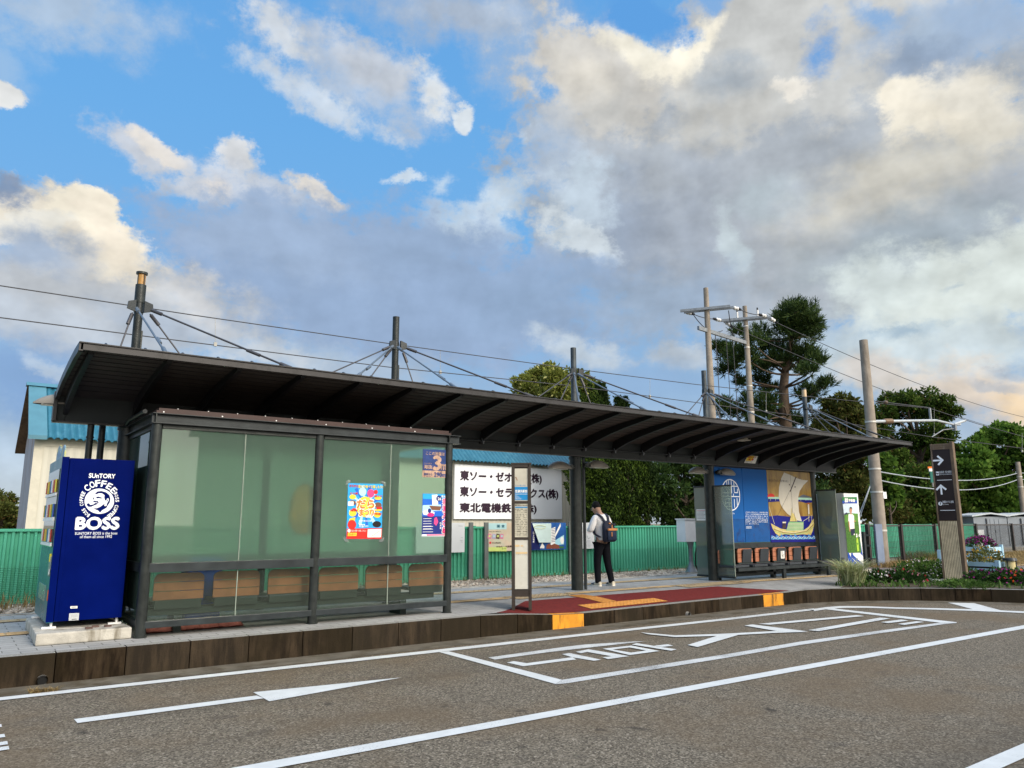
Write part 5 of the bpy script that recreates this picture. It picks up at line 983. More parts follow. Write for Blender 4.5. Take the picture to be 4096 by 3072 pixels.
cream = corrwall('cream corrugated wall', (.52, .50, .42), .16, 'X', (.36, .27, .18)); greyw = M('grey gable wall', (.34, .34, .36), .8, var=.1, col2=(.26, .2, .16), c2s=3, streak=1); roofb = M('blue roof sheet', (.024, .125, .185), .42, var=.12, vs=2, col2=(.045, .16, .22), c2amt=.5, c2s=4)
wx0, wx1, wy = 1.42, 17.35, 20.0
ridge = onx(62, 832, 1.25); rear = onx(32.5, 1003.5, 1.25); gl = onx(33, 1151, 1.42)
wyb = max(gl.y, 24.); ry, rz = ridge.y, ridge.z
ez, ey0 = 3.17, 19.70
wh_ = thing('warehouse', 'cream corrugated warehouse with a blue roof behind the green fence', 'building', (9.4, 22, -.03))
MB().box(wx0+.01, wx1, wy, wy+.1, -.03, 3.25).build('wall', cream, wh_)
yb = 2*ry-wy; hz = lambda y: ez+(rz-ez)*(1-abs(y-ry)/(ry-ey0))
MB().prism([(wx0, wy, -.03), (wx0, yb, -.03), (wx0, yb, hz(wy)-.08), (wx0, ry, rz-.12), (wx0, wy, hz(wy)-.08)], (.1, 0, 0)).build('gable_wall', greyw, wh_)
MB().box(wx0-.02, wx0+.16, wy-.02, wy, -.03, 3.2).box(wx0+.16, wx1, wy-.015, wy, 3.02, 3.2).build('wall_trim', M('cream trim', (.52, .49, .40), .6, var=.1), wh_)
MB().box(wx1-.1, wx1, wy+.1, yb, -.03, 3.2).box(wx0+.1, wx1, yb-.1, yb, -.03, 3.2).build('wall', cream, wh_)
rfm = MB(); xs = []; P_ = .145; x = 1.25+.35
while x < 17.6: xs += [(x, 0), (x+.05, .045), (x+.095, .045)]; x += P_
for (x0, h0), (x1, h1) in zip(xs, xs[1:]):
    for (ya, za, yb_, zb_) in ((ey0, ez, ry, rz),):
        rfm.poly([(x0, ya, za+h0-.01), (x1, ya, za+h1-.01), (x1, yb_, zb_+h1-.01), (x0, yb_, zb_+h0-.01)]); rfm.poly([(x0, ya, za+h0-.022), (x1, ya, za+h1-.022), (x1, yb_, zb_+h1-.022), (x0, yb_, zb_+h0-.022)])
rear_y = 2*ry-ey0
rfm.poly([(1.25, ry, rz+.02), (17.6, ry, rz+.02), (17.6, rear_y, ez), (1.25, rear_y, ez)])
R_ = rfm.build('roof', roofb, wh_, recalc=False)
MB().prism([(1.25, ey0-.01, ez-.03), (1.25, ry, rz-.03), (1.25, ry, rz+.06), (1.25, ey0-.01, ez+.06)], (.36, 0, 0)).prism([(1.2, ry-.15, rz-.02), (1.2, ry, rz+.08), (1.2, ry+.15, rz-.02)], (16.4, 0, 0)).build('ridge_cap', M('pale blue flashing', (.065, .18, .235), .4, var=.08), R_)
MB().prism([(1.22, ry, rz-.01), (1.22, rear_y, ez-.02), (1.22, rear_y, ez-.10), (1.22, ry, rz-.09)], (.25, 0, 0)).build('eave_board', M('rusty brown eave', (.10, .065, .04), .8, var=.4, vs=5), R_)
SZ = Zm(1800, 1750, 3.16); f = Face(wy-.10, SZ); s0, s1 = f.p(72, 1028), f.p(1405, 405)
sb = thing('company_signboard', 'large white signboard with three lines of black Japanese lettering on the warehouse wall', 'signboard', (14.6, wy-.08, 1.4))
MB().box(s0.x-.05, s1.x+.02, wy-.098, wy-.03, 1.42, 3.08).build('board', M('white sign sheet', (.76, .78, .80), .45, var=.03, vs=1), sb, bevel=.004)
mb = MB(); dk = ink('plum black lettering', (42, 22, 40))
for s_, x0, y0, x1, y1 in (('東ソー・ゼオラム(株)', 130, 418, 1155, 558), ('東ソー・セラミックス(株)', 126, 620, 1365, 762), ('東北電機鉄工(株)', 122, 826, 1090, 962)): mb = MB(); f.text(mb, s_, x0, y0, x1, y1, 0, 2, .055); mb.build('lettering', dk, sb, recalc=False)
# ---------------------------------------------------------------- green corrugated fence
def fencemat():
    m = bpy.data.materials.new('green fence sheet'); m.use_nodes = True; g = NT(m.node_tree); b = g.n['Principled BSDF']; tc = g.new('ShaderNodeTexCoord').outputs['Object']
    sep = g.new('ShaderNodeSeparateXYZ'); g.l.new(tc, sep.inputs[0]); w = g.new('ShaderNodeTexWave', bands_direction='Z'); g.l.new(tc, w.inputs[0]); w.inputs['Scale'].default_value = 11.
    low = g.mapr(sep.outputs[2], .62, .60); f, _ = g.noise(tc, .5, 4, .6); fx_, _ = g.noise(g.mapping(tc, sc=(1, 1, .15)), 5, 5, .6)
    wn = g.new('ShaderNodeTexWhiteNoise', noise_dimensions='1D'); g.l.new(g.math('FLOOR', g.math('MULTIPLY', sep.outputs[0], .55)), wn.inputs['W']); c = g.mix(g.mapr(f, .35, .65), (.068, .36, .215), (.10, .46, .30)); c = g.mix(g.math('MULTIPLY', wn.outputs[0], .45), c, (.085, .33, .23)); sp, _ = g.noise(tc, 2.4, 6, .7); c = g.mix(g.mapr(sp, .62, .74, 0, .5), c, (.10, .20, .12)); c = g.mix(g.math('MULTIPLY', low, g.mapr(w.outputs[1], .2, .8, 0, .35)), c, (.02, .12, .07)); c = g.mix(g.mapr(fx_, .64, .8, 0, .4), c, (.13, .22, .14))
    g.l.new(c, b.inputs[0]); b.inputs['Roughness'].default_value = .6; b.inputs['Specular IOR Level'].default_value = .2
    bp = g.new('ShaderNodeBump'); bp.inputs['Strength'].default_value = .5; bp.inputs['Distance'].default_value = .01; g.l.new(g.math('MULTIPLY', low, w.outputs[1]), bp.inputs['Height']); g.l.new(bp.outputs[0], b.inputs['Normal']); return m
FX1 = ony(2106, 1150, 15.05).x; fm = fencemat(); fence = thing('green_fence', 'long green corrugated sheet fence behind the bus stop', 'fence', (12, 15.05, 0))
def fence_run(x0, x1):
    mb = MB(); x = x0; pts = []
    while x < x1: pts += [(x, 0), (x+.012, .035), (x+.05, .035), (x+.062, 0)]; x += .105
    for (a, h), (b, k) in zip(pts, pts[1:]): mb.poly([(a, 15.05-h+.035, .05), (b, 15.05-k+.035, .05), (b, 15.05-k+.035, 1.18), (a, 15.05-h+.035, 1.18)])
    mb.build('sheet', fm, fence, recalc=False)
    MB().box(x0, x1, 15.03, 15.10, 1.17, 1.215).box(x0, x1, 15.035, 15.095, .02, .07).build('rail', fm, fence)
fence_run(-9, .12); fence_run(.14, 20.); fence_run(20.02, FX1)
MB().box(-9, .25, 15.0, 15.02, .06, 1.17).build('plain_sheet', M('flat green sheet', (.06, .27, .14), .5, var=.06, vs=1), fence)
for x in np.arange(-8, FX1, 2.0): MB().box(x-.03, x+.03, 15.11, 15.17, 0, 1.23).build('post', fm, fence)
# notice boards in front of the fence
postg = M('grey post paint', (.135, .15, .14), .55, var=.15, vs=6)
NZ = Zm(1800, 1750, 3.16)
def board(lab, x0, x1, posts, m, prn=None):
    t = thing('notice_board', lab, 'notice board', ((x0+x1)/2, 15.0, 0), 'notice boards before the green fence')
    MB().box(x0, x1, 14.965, 14.985, .64, 1.30).build('panel', m, t)
    for x in posts: MB().box(x-.055, x+.055, 14.96, 15.0, 0, 1.31).box(x-.03, x+.03, 15.0, 15.03, 0, 1.28).build('post', postg, t, bevel=.004)
    if prn: prn(t)
    return t
pale = M('pale sheet print', (.62, .64, .64), .5, var=.04); gt = M('grey sketch print', (.36, .38, .40), .6); f = Face(14.963, NZ)
def pA(t):
    mb = MB()
    for y, w in ((1118, 60), (1300, 40), (1320, 30), (1265, 25)): f.line(mb, [(165-w, y), (160, y+2)], .010, 0, 1)
    mb.build('print', gt, t, recalc=False)
board('plain white notice board by the waiting room\'s right post', 8.35, 9.62, (9.80,), pale, pA)
food = M('peach poster print', (.62, .50, .36), .5, var=.2, vs=1.2, col2=(.45, .55, .40), c2amt=.6, c2s=1.)
def pB(t):
    mb = MB(); F_ = f; pk2 = ink('rose packet print', (205, 120, 150)); lv = ink('lilac packet print', (175, 160, 190)); dkp = ink('dark food print', (80, 50, 50)); rs = ink('red logo print', (215, 50, 60)); tl = ink('teal lettering', (40, 95, 110)); bkp = ink('brown lettering', (70, 45, 40)); gl_ = ink('lime band print', (200, 215, 120)); aq = ink('aqua band print', (170, 205, 205))
    F_.poly(mb, [(456, 1082), (715, 1082), (715, 1160), (456, 1165)], 7); F_.poly(mb, [(456, 1390), (715, 1380), (715, 1438), (456, 1438)], 6)
    F_.text(mb, '薬 食', 590, 1102, 690, 1140, 4, 2, .03); F_.text(mb, '毎日のごはんに和漢のめぐみ', 495, 1182, 645, 1194, 5, 2)
    for i, (x, m_) in enumerate(((500, 0), (555, 1), (605, 2), (655, 0))): F_.poly(mb, [(x-18, 1215), (x+22, 1222), (x+18, 1282), (x-26, 1276)], m_, 2); F_.poly(mb, [(x-8, 1230), (x+14, 1236), (x+8, 1262), (x-14, 1258)], 7 if i % 2 else 6, 3)
    F_.disc(mb, 508, 1330, 13, 16, 3, 2, 12); F_.text(mb, 'かね七株式会社', 528, 1322, 645, 1342, 5, 2, .02); F_.text(mb, 'かね七・大協薬品工業', 585, 1368, 860, 1392, 5, 2, .03); F_.text(mb, '富山市', 655, 1402, 705, 1412, 5, 2)
    mb.build('print', [pk2, lv, dkp, rs, tl, bkp, gl_, aq], t, recalc=False)
board('peach coloured food poster board between two grey posts behind the bus stop pillar', 10.24, 11.55, (10.23,), food, pB)
dblue = M('blue poster print', (.016, .09, .30), .45, var=.35, vs=1.6)
def pC(t):
    mb = MB(); F_ = f; w = wh; br = ink('brick house print', (130, 75, 55)); lb = ink('soft cyan print', (165, 215, 225)); dn = ink('night blue print', (18, 30, 90)); pl = ink('paper print', (205, 220, 215)); gr_ = ink('hedge print', (60, 110, 50))
    F_.poly(mb, [(1020, 1082), (1085, 1082), (1140, 1418), (1020, 1418)], 3); F_.poly(mb, [(1330, 1300), (1440, 1230), (1440, 1350), (1330, 1360)], 2, 1); F_.poly(mb, [(1280, 1150), (1330, 1130), (1330, 1360), (1270, 1360)], 0, 1); F_.poly(mb, [(1395, 1082), (1400, 1120), (1345, 1230), (1290, 1330), (1300, 1280)], 0, 2)
    for i in range(9): F_.line(mb, [(1282, 1160+i*20), (1328, 1150+i*20)], .012, 3, 2)
    F_.poly(mb, [(1215, 1405), (1220, 1360), (1250, 1340), (1280, 1360), (1320, 1340), (1380, 1365), (1385, 1405)], 1, 3); F_.poly(mb, [(1135, 1400), (1150, 1360), (1165, 1330), (1190, 1370), (1190, 1400)], 0, 3); F_.poly(mb, [(1380, 1400), (1380, 1375), (1435, 1375), (1435, 1400)], 5, 3); F_.disc(mb, 1415, 1300, 24, 45, 0, 3, 14)
    F_.text(mb, 'への主協画詩', 1045, 1180, 1068, 1330, 0, 2) if False else None
    for i, ch in enumerate('ノの立山電車'): F_.text(mb, ch, 1046, 1172+i*27, 1066, 1194+i*27, 0, 2)
    mb.build('print', [w, br, lb, dn, pl, gr_], t, recalc=False)
    c = MB(); n_ = 8; vs = []     # loose sheet curling off the board
    for i in range(n_+1):
        for j in range(n_+1):
            a, b = i/n_, j/n_; p = f.p(1035+240*a+62*b*(1-a), 1085+242*b, 3); vs.append((p.x, p.y-.05*b*(1-a)*1.4-.01, p.z))
    c.add(vs, [(i*(n_+1)+j, (i+1)*(n_+1)+j, (i+1)*(n_+1)+j+1, i*(n_+1)+j+1) for i in range(n_) for j in range(n_)], 0, True); sheet = c.build('loose_sheet', M('loose aqua sheet', (.50, .62, .58), .6, var=.08), t)
    mb = MB(); F2 = Face(14.93, NZ)
    mb2 = [F2.p(1135+75*math.cos(a*.45), 1132+22*math.sin(a*.45), 0) for a in range(15)]
    for a, b in zip(mb2, mb2[1:]): mb.cyl(a, b, .006, n=5)
    mb.build('ring_print', ink('straw ring print', (215, 215, 170)), sheet)
board('blue poster board with a pale sheet curling off it, right of the bus stop pillar', 11.57, 12.66, (12.82,), dblue, pC)
def pD(t):
    mb = MB()
    for i in range(6): f.line(mb, [(1735, 1300+i*16), (1775, 1302+i*16)], .008, 0, 1)
    f.line(mb, [(1735, 1150), (1755, 1165), (1738, 1200), (1770, 1210)], .012, 1, 1); f.line(mb, [(1735, 1240), (1745, 1280), (1775, 1265)], .016, 0, 1); mb.build('print', [gt, ink('pale pink print', (215, 190, 195))], t, recalc=False)
board('white notice board with faint lines behind the standing man', 12.84, 13.62, (13.75,), pale, pD)
# ---------------------------------------------------------------- right side: mesh fence, railing, cabinet, sheds, planters, bollard lamps
dkf = M('dark brown fence post', (.030, .022, .020), .5, var=.2); wirem = M('dark fence wire', (.05, .045, .042), .5)
MP = [(21.95, 12.2), (24.26, 12.4), (27.65, 12.95), (31.4, 13.2), (35.4, 13.5), (39.5, 13.8), (44, 14.1)]
mf = thing('mesh_fence', 'dark wire mesh fence on brown posts in front of the green fence', 'fence', (30, 13, 0))
for i, (x, y) in enumerate(MP): MB().box(x-.05, x+.05, y-.05, y+.05, -.02, 1.24).build('post', dkf, mf)
for (x0, y0), (x1, y1) in zip(MP, MP[1:]):
    L = math.hypot(x1-x0, y1-y0); mb = MB(); n = int(L/.055); d = Vector((x1-x0, y1-y0, 0))/L
    for i in range(1, n): p = Vector((x0, y0, 0))+d*L*i/n; mb.bar(p+Vector((0, 0, .03)), p+Vector((0, 0, 1.17)), .006, .006, upv=(d.y, -d.x, 0))
    for z in np.arange(.05, 1.2, .16): mb.bar((x0, y0, z), (x1, y1, z), .006, .006)
    mb.build('mesh_panel', wirem, mf, recalc=False); MB().bar((x0, y0, 1.19), (x1, y1, 1.19), .03, .05).build('top_rail', wirem, mf)
rl = thing('steel_railing', 'short dark green railing between the white vending machine and the mesh fence', 'railing', (21.3, 12.3, 0))
for x, y, h in ((21.72, 12.22, 1.02), (20.7, 13.4, 1.1)): MB().box(x-.05, x+.05, y-.05, y+.05, -.02, h).build('post', steel, rl)
for z in (.25, .62, .92): MB().bar((21.9, 12.1, z), (20.7, 13.4, z), .05, .05).build('rail', steel, rl)
lbl = M('pale blue paint', (.36, .55, .66), .6, var=.12, vs=6)
p = onz(2033, 1226, 0); tag(MB().box(p.x-.05, p.x+.05, p.y-.05, p.y+.05, 0, .50).build('marker_post', lbl, bevel=.006), 'short pale blue marker post left of the pylon foot', 'post')
def planter(c, w, d, h, lab, fl):
    t = thing('planter', lab, 'planter', c, 'pale blue wooden planters'); x, y, z = c
    for dx in (-w/2, w/2):
        for dy in (-d/2, d/2): MB().box(x+dx-.045, x+dx+.045, y+dy-.045, y+dy+.045, z, z+h).build('leg', lbl, t, bevel=.004)
    for z0 in (h*.34, h*.66): MB().box(x-w/2, x+w/2, y-d/2-.02, y-d/2+.02, z+z0, z+z0+h*.22).box(x-w/2, x+w/2, y+d/2-.02, y+d/2+.02, z+z0, z+z0+h*.22).box(x-w/2-.02, x-w/2+.02, y-d/2, y+d/2, z+z0, z+z0+h*.22).box(x+w/2-.02, x+w/2+.02, y-d/2, y+d/2, z+z0, z+z0+h*.22).build('side_board', lbl, t)
    MB().box(x-w/2+.03, x+w/2-.03, y-d/2+.03, y+d/2-.03, z+h*.34, z+h*.84).build('soil_box', M('dark soil box', (.05, .025, .02), .9), t)
    return t
planter((26.95, 11.25, 0), .95, .85, .58, 'pale blue planter of magenta flowers before the grey sheds', 0); planter((19.75, 8.15, 0), .55, .7, .42, 'pale blue planter half hidden behind the foot of the pylon', 0)
yl = M('cream lamp glass', (.62, .52, .26), .4, var=.05)
def bollard(c, h, lab):
    t = thing('bollard_lamp', lab, 'bollard lamp', c, 'low cream glass bollard lamps'); x, y, z = c
    MB().cyl((x, y, z), (x, y, z+h*.42), .12, n=20).build('base', steel, t); g_ = MB().lathe((x, y, z+h*.42), [(.10, 0)]+[(.10+.006*(i % 2), h*.46*(i+.5)/10) for i in range(10)]+[(.10, h*.46)], 20).build('lamp_glass', yl, t)
    for a in range(3): t_ = a*2.1+.9; MB().cyl((x+.115*math.cos(t_), y+.115*math.sin(t_), z+h*.40), (x+.115*math.cos(t_), y+.115*math.sin(t_), z+h*.9), .012, n=6).build('guard_bar', steel, t)
    MB().cyl((x, y, z+h*.88), (x, y, z+h), .15, .13, n=20).build('cap', steel, t)
b_ = onz(*Zm(3296, 2000, 2.765)(2080, 880), 0); bollard((b_.x, b_.y, 0), .48, 'cream bollard lamp at the right edge among purple flowers'); b_ = onz(*Zm(3296, 2000, 2.765)(1695, 650), 0); bollard((b_.x, b_.y, 0), .55, 'cream bollard lamp farther back in front of the white cabinet')
shg = M('blue grey shed steel', (.25, .275, .30), .5, var=.12, vs=1.5); shr = M('pale shed roof', (.5, .53, .55), .4)
E6 = Zm(3200, 1700, 2.469)
cw = 35.; c0 = atw(*E6(1645, 1240), cw); c1 = atw(*E6(1838, 1235), cw)
def facing_box(mb, p0, p1, depth, z0, z1, mi=0):
    p0 = Vector((p0.x, p0.y, 0)); p1 = Vector((p1.x, p1.y, 0)); d = (p1-p0); n = Vector((-d.y, d.x, 0)).normalized()*depth
    n = n if n.dot(fw) > 0 else -n; mb.prism([p0+Vector((0, 0, z0)), p1+Vector((0, 0, z0)), p1+n+Vector((0, 0, z0)), p0+n+Vector((0, 0, z0))], (0, 0, z1-z0), mi); return n
cab = thing('metal_cabinet', 'white metal cabinet behind the mesh fence right of the pylon', 'cabinet', ((c0.x+c1.x)/2, (c0.y+c1.y)/2, 0))
mb = MB(); zc = (atw(*E6(1740, 1035), cw)).z; facing_box(mb, c0, c1, .6, -.02, zc); mb.build('body', white, cab, bevel=.01); mid = c0.lerp(c1, .5)
mb = MB(); facing_box(mb, c0.lerp(c1, .5)-fw*.02, c0.lerp(c1, .515)-fw*.02, .01, .1, zc-.05); mb.build('door_gap', M('grey door gap', (.25, .25, .25), .6), cab)
def shed(u0, u1, w, lab):
    a = atw(*E6(u0, 1230), w); b = atw(*E6(u1, 1222), w); zt_ = atw(*E6((u0+u1)/2, 905), w).z; t = thing('storage_shed', lab, 'shed', ((a.x+b.x)/2, (a.y+b.y)/2, 0), 'grey steel storage sheds')
    mb = MB(); n = facing_box(mb, a, b, 1.6, -.02, zt_); mb.build('body', shg, t); mb = MB(); zr = [zt_, zt_+.14, zt_]
    a0, b0 = Vector((a.x, a.y, 0)), Vector((b.x, b.y, 0)); d = (b0-a0); e = d.normalized()*.12; nn = n.normalized()*.12
    pts = [a0-e-nn+Vector((0, 0, zt_)), (a0+b0)/2-nn+Vector((0, 0, zt_+.13)), b0+e-nn+Vector((0, 0, zt_)), b0+e-nn+Vector((0, 0, zt_+.07)), (a0+b0)/2-nn+Vector((0, 0, zt_+.20)), a0-e-nn+Vector((0, 0, zt_+.07))]
    mb.prism(pts, n+nn*2); mb.build('roof', shr, t)
    for s0, s1 in ((.40, .47), (.485, .60), (.615, .73), (.745, .86)):
        mb = MB(); facing_box(mb, a0.lerp(b0, s0)-nn*.25, a0.lerp(b0, s1)-nn*.25, .03, .05, zt_-.12); mb.build('door_leaf', shg, t)
    mb = MB(); facing_box(mb, a0.lerp(b0, .365)-nn*.3, a0.lerp(b0, .385)-nn*.3, .03, .0, zt_-.08); facing_box(mb, a0.lerp(b0, .61)-nn*.4, a0.lerp(b0, .625)-nn*.4, .03, zt_*.5, zt_*.58); mb.build('handle', M('dark shed gap', (.03, .03, .035), .6), t)
shed(1745, 2075, 37, 'left grey storage shed behind the mesh fence near the pylon'); shed(2085, 2420, 37, 'right grey storage shed cut off by the picture edge')
tag(MB().prism([onz(*E6(1900, 1262), .02), onz(*E6(2260, 1240), .02), onz(*E6(2260, 1225), .02), onz(*E6(1900, 1246), .02)], (0, 0, .18)).build('shed_footing', concrete), kind='structure')
# ---------------------------------------------------------------- vegetation
def unit(n): v = RNG.normal(size=(n, 3)); return v/np.linalg.norm(v, axis=1, keepdims=True)
def leaf_quads(P, D, L, Wd, up_bias=.4, fold=True):
    """diamond leaves at points P pointing roughly along D"""
    n = len(P); D = D+unit(n)*.8; D[:, 2] += up_bias*.3; D /= np.linalg.norm(D, axis=1, keepdims=True)
    s = np.cross(D, unit(n)); s /= np.linalg.norm(s, axis=1, keepdims=True)
    l = (L*(.65+.7*RNG.random(n)))[:, None]; w = (Wd*(.65+.7*RNG.random(n)))[:, None]
    V = np.stack([P, P+D*l*.5+s*w*.5, P+D*l, P+D*l*.5-s*w*.5], 1).reshape(-1, 3)
    return V, np.arange(n*4).reshape(-1, 4)
def clump_points(c, r, n, shell=.45):
    d = unit(n); rad = (shell**3+(1-shell**3)*RNG.random(n))**(1/3); lump = 1+.22*np.sin(d[:, 0]*5+c[0]*3)*np.cos(d[:, 1]*6+c[1])+.15*np.sin(d[:, 2]*9+c[2]*2)
    return np.array(c)+d*(rad*lump)[:, None]*np.array(r), d
def limb(mb, p0, p1, r0, r1, bend=.15, n=5):
    p0, p1 = Vector(p0), Vector(p1); off = Vector(RNG.normal(size=3))*(p1-p0).length*bend*.5; pts = [p0.lerp(p1, i/n)+off*math.sin(math.pi*i/n) for i in range(n+1)]
    mb.tube(pts, [r0+(r1-r0)*i/n for i in range(n+1)], 7)
bark = M('dark brown bark', (.075, .055, .04), .9, var=.3, vs=8, bump=.6, bs=20); barkp = M('brown pine bark', (.10, .070, .048), .9, var=.3, vs=7, bump=.6, bs=18)
def tree(name, label, clumps, w, mat, leaf=(.17, .09), dens=1., trunk=None, group=None, barkm=None, spread=1.2, shell=.45, base=None, holes=.0, sub=12):
    """clumps: (u, v, radius px) bearings of the crown's masses at distance w; each mass is broken into smaller leafy puffs"""
    cs = []
    for (u, v, r) in clumps:
        c = atw(u, v, w+RNG.normal()*spread); cs.append((np.array(c), r*SS*w/FOC))
    a = np.array([c for c, _ in cs]); b = base if base is not None else Vector((a[:, 0].mean(), a[:, 1].mean(), -.03))
    t = thing(name, label, 'tree', b, group)
    VV, FF, o = [], [], 0
    for c, r in cs:
        for k in range(sub):
            d = unit(1)[0]; rr_ = r*(.26+.30*RNG.random()); cc = c+d*r*(.45+.5*RNG.random())*np.array((1, 1, .85)); n = int(dens*400*(rr_/.5)**2*(.17/leaf[0])**1.6)+20
            P, D = clump_points(cc, (rr_, rr_, rr_*.72), n, shell)
            if holes: keep = RNG.random(len(P)) > holes; P, D = P[keep], D[keep]
            st = RNG.random(len(P)) < .13; P[st] = cc+(P[st]-cc)*(1.1+.5*RNG.random((st.sum(), 1)))
            V, F = leaf_quads(P, D, *leaf); VV.append(V); FF.append(F+o); o += len(V)
    fast_mesh('crown', np.concatenate(VV), np.concatenate(FF), mat, t)
    mb = MB(); tr = trunk or .12; top = Vector(a.mean(0)); zt_ = a[:, 2].max()
    mb.tube([b+Vector((0, 0, 0)), b.lerp(Vector((b.x, b.y, zt_)), .3)+Vector((.1, .05, 0)), b.lerp(Vector((b.x, b.y, zt_)), .85)], [tr*1.2, tr, tr*.35], 10)
    for c, r in cs: zz = max(.3, min(float(c[2])-.4*r-.3, zt_*.8)); limb(mb, (b.x, b.y, zz*.8), c, tr*.4, tr*.08)
    mb.build('trunk', barkm or bark, t); return t
lm_yel = leafmat('yellow green leaves', (.10, .13, .022), (.36, .37, .085), .35, warm=(.52, .50, .20)); lm_dark = leafmat('dark evergreen leaves', (.018, .042, .012), (.075, .125, .028), .25)
lm_mid = leafmat('mid green leaves', (.030, .065, .012), (.125, .19, .032), .3, warm=(.10, .07, .03)); lm_kudzu = leafmat('broad vine leaves', (.04, .10, .015), (.18, .30, .05), .4)
lm_jun = leafmat('juniper shaded inner sprays', (.006, .016, .005), (.035, .06, .012), .1); lm_tip = leafmat('juniper lit young tips', (.06, .11, .018), (.13, .19, .03), .25); lm_pine = leafmat('pine needles', (.016, .040, .014), (.085, .125, .030), .15, rough=.5); lm_olive = leafmat('olive brown leaves', (.035, .048, .012), (.135, .15, .035), .3, warm=(.14, .085, .03))  # juniper pair: shade inside and light on the tips put into leaf colour
tree('broadleaf_tree', 'round yellow green tree in flower rising behind the canopy\'s middle mast', [(1128, 838, 24), (1160, 818, 28), (1185, 802, 20), (1205, 838, 40), (1245, 828, 34), (1268, 845, 26), (1145, 868, 36), (1180, 875, 40), (1235, 872, 40), (1275, 880, 28), (1165, 920, 50), (1240, 925, 50)], 37, lm_yel, (.20, .11), 1.2, .25)
# clipped looking junipers with flame shaped sprays
U0 = lambda: RNG.uniform(-1, 1)
def juniper(label, u0, u1, vtop, w, seed, n):
    global RNG
    RNG = np.random.default_rng(seed); a, b = atw(u0, 1140, w), atw(u1, 1140, w); c = (a+b)/2; hw = (Vector((b.x-a.x, b.y-a.y, 0)).length)/2; zt_ = atw((u0+u1)/2, vtop, w).z
    t = thing('juniper_tree', label, 'tree', (c.x, c.y, -.03), 'junipers behind the green fence'); e = Vector((b.x-a.x, b.y-a.y, 0)).normalized(); VV, FF, o, VT, FT, ot = [], [], 0, [], [], 0
    dp = Vector((fw.x, fw.y, 0)).normalized()
    for i in range(n):
        h = RNG.random()**1.1*.92; rad = hw*math.sin(math.pi*min(.97, .32+.66*h))**.8*(1.05-.75*h*h); ang = RNG.random()*2*math.pi; k = .55+.45*RNG.random()
        p = c+e*(math.cos(ang)*rad*k)-dp*(math.sin(ang)*rad*.8*k); z = .2+h*(zt_-.9)
        L = (1.15+1.0*RNG.random())*(1.15-.4*h); ax = np.array((-e.x*.62-dp.x*.1, -e.y*.62-dp.y*.1, 1.)) + RNG.normal(size=3)*.16; ax /= np.linalg.norm(ax)
        m = int(520*L); tt = RNG.random(m); rr_ = .24*L**.5*np.sin(np.pi*np.clip(.18+.8*tt, 0, 1))**1.2*(1-.45*tt)
        dd = unit(m); dd -= (dd@ax)[:, None]*ax; dd /= np.linalg.norm(dd, axis=1, keepdims=True)
        P = np.array((p.x, p.y, z-.3))+ax*(tt*L)[:, None]+dd*(rr_*(.75+.35*RNG.random(m)))[:, None]
        q_ = RNG.random(m) < .08+.55*tt; side = (dd@np.array((-dp.x+.4*e.x, -dp.y+.4*e.y, .5))) > -.25; q_ &= side  # bright leaves on the sunward side only, light painted by leaf colour
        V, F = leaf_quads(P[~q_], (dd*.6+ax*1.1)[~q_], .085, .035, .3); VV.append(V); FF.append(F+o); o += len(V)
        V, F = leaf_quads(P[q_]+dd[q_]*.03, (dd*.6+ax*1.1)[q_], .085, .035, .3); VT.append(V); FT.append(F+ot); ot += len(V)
    for k in range(9):     # top spires
        p = c+e*RNG.normal()*hw*.25; m = 700; tt = RNG.random(m); ax = np.array((-.08, .03, 1.)); P = np.array((p.x, p.y, zt_-1.5))+ax*(tt*1.5)[:, None]+unit(m)*(.22*(1-tt)+.03)[:, None]
        V, F = leaf_quads(P, np.tile(ax, (m, 1)), .10, .04); VV.append(V); FF.append(F+o); o += len(V)
    fast_mesh('crown', np.concatenate(VV), np.concatenate(FF), lm_jun, t); fast_mesh('lit_spray_tips', np.concatenate(VT), np.concatenate(FT), lm_tip, t)
    mb = MB(); mb.tube([(c.x, c.y, -.03), (c.x, c.y, zt_*.5), (c.x, c.y, zt_*.85)], [.13, .09, .03], 9)
    for k in range(10): h = .12+.05*k; limb(mb, (c.x, c.y, zt_*h), (c.x+e.x*U0()*hw*.5+dp.x*U0()*hw*.3, c.y+e.y*U0()*hw*.5+dp.y*U0()*hw*.3, zt_*(h+.10)), .04, .012)
    mb.build('trunk', bark, t)
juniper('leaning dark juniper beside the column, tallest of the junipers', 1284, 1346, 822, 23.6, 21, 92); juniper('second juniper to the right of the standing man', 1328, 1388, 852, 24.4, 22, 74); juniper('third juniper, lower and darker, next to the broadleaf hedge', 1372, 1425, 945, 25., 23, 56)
RNG = np.random.default_rng(31)
tree('evergreen_shrub', 'large dark glossy evergreen behind the white utility box', [(1425, 1020, 34), (1455, 1000, 36), (1490, 1010, 36), (1440, 1060, 40), (1480, 1060, 42), (1520, 1030, 36), (1430, 1105, 40), (1475, 1110, 42), (1525, 1090, 40), (1550, 1120, 36), (1455, 965, 26), (1500, 965, 28)], 27, lm_dark, (.17, .06), 1.25, .12)
tree('evergreen_shrub', 'dark evergreen behind the blue and gold picture wall', [(1570, 1040, 40), (1620, 1060, 44), (1680, 1060, 44), (1600, 1110, 44), (1650, 1115, 44), (1710, 1110, 44), (1740, 1070, 40)], 32, lm_dark, (.18, .07), .9, .12)
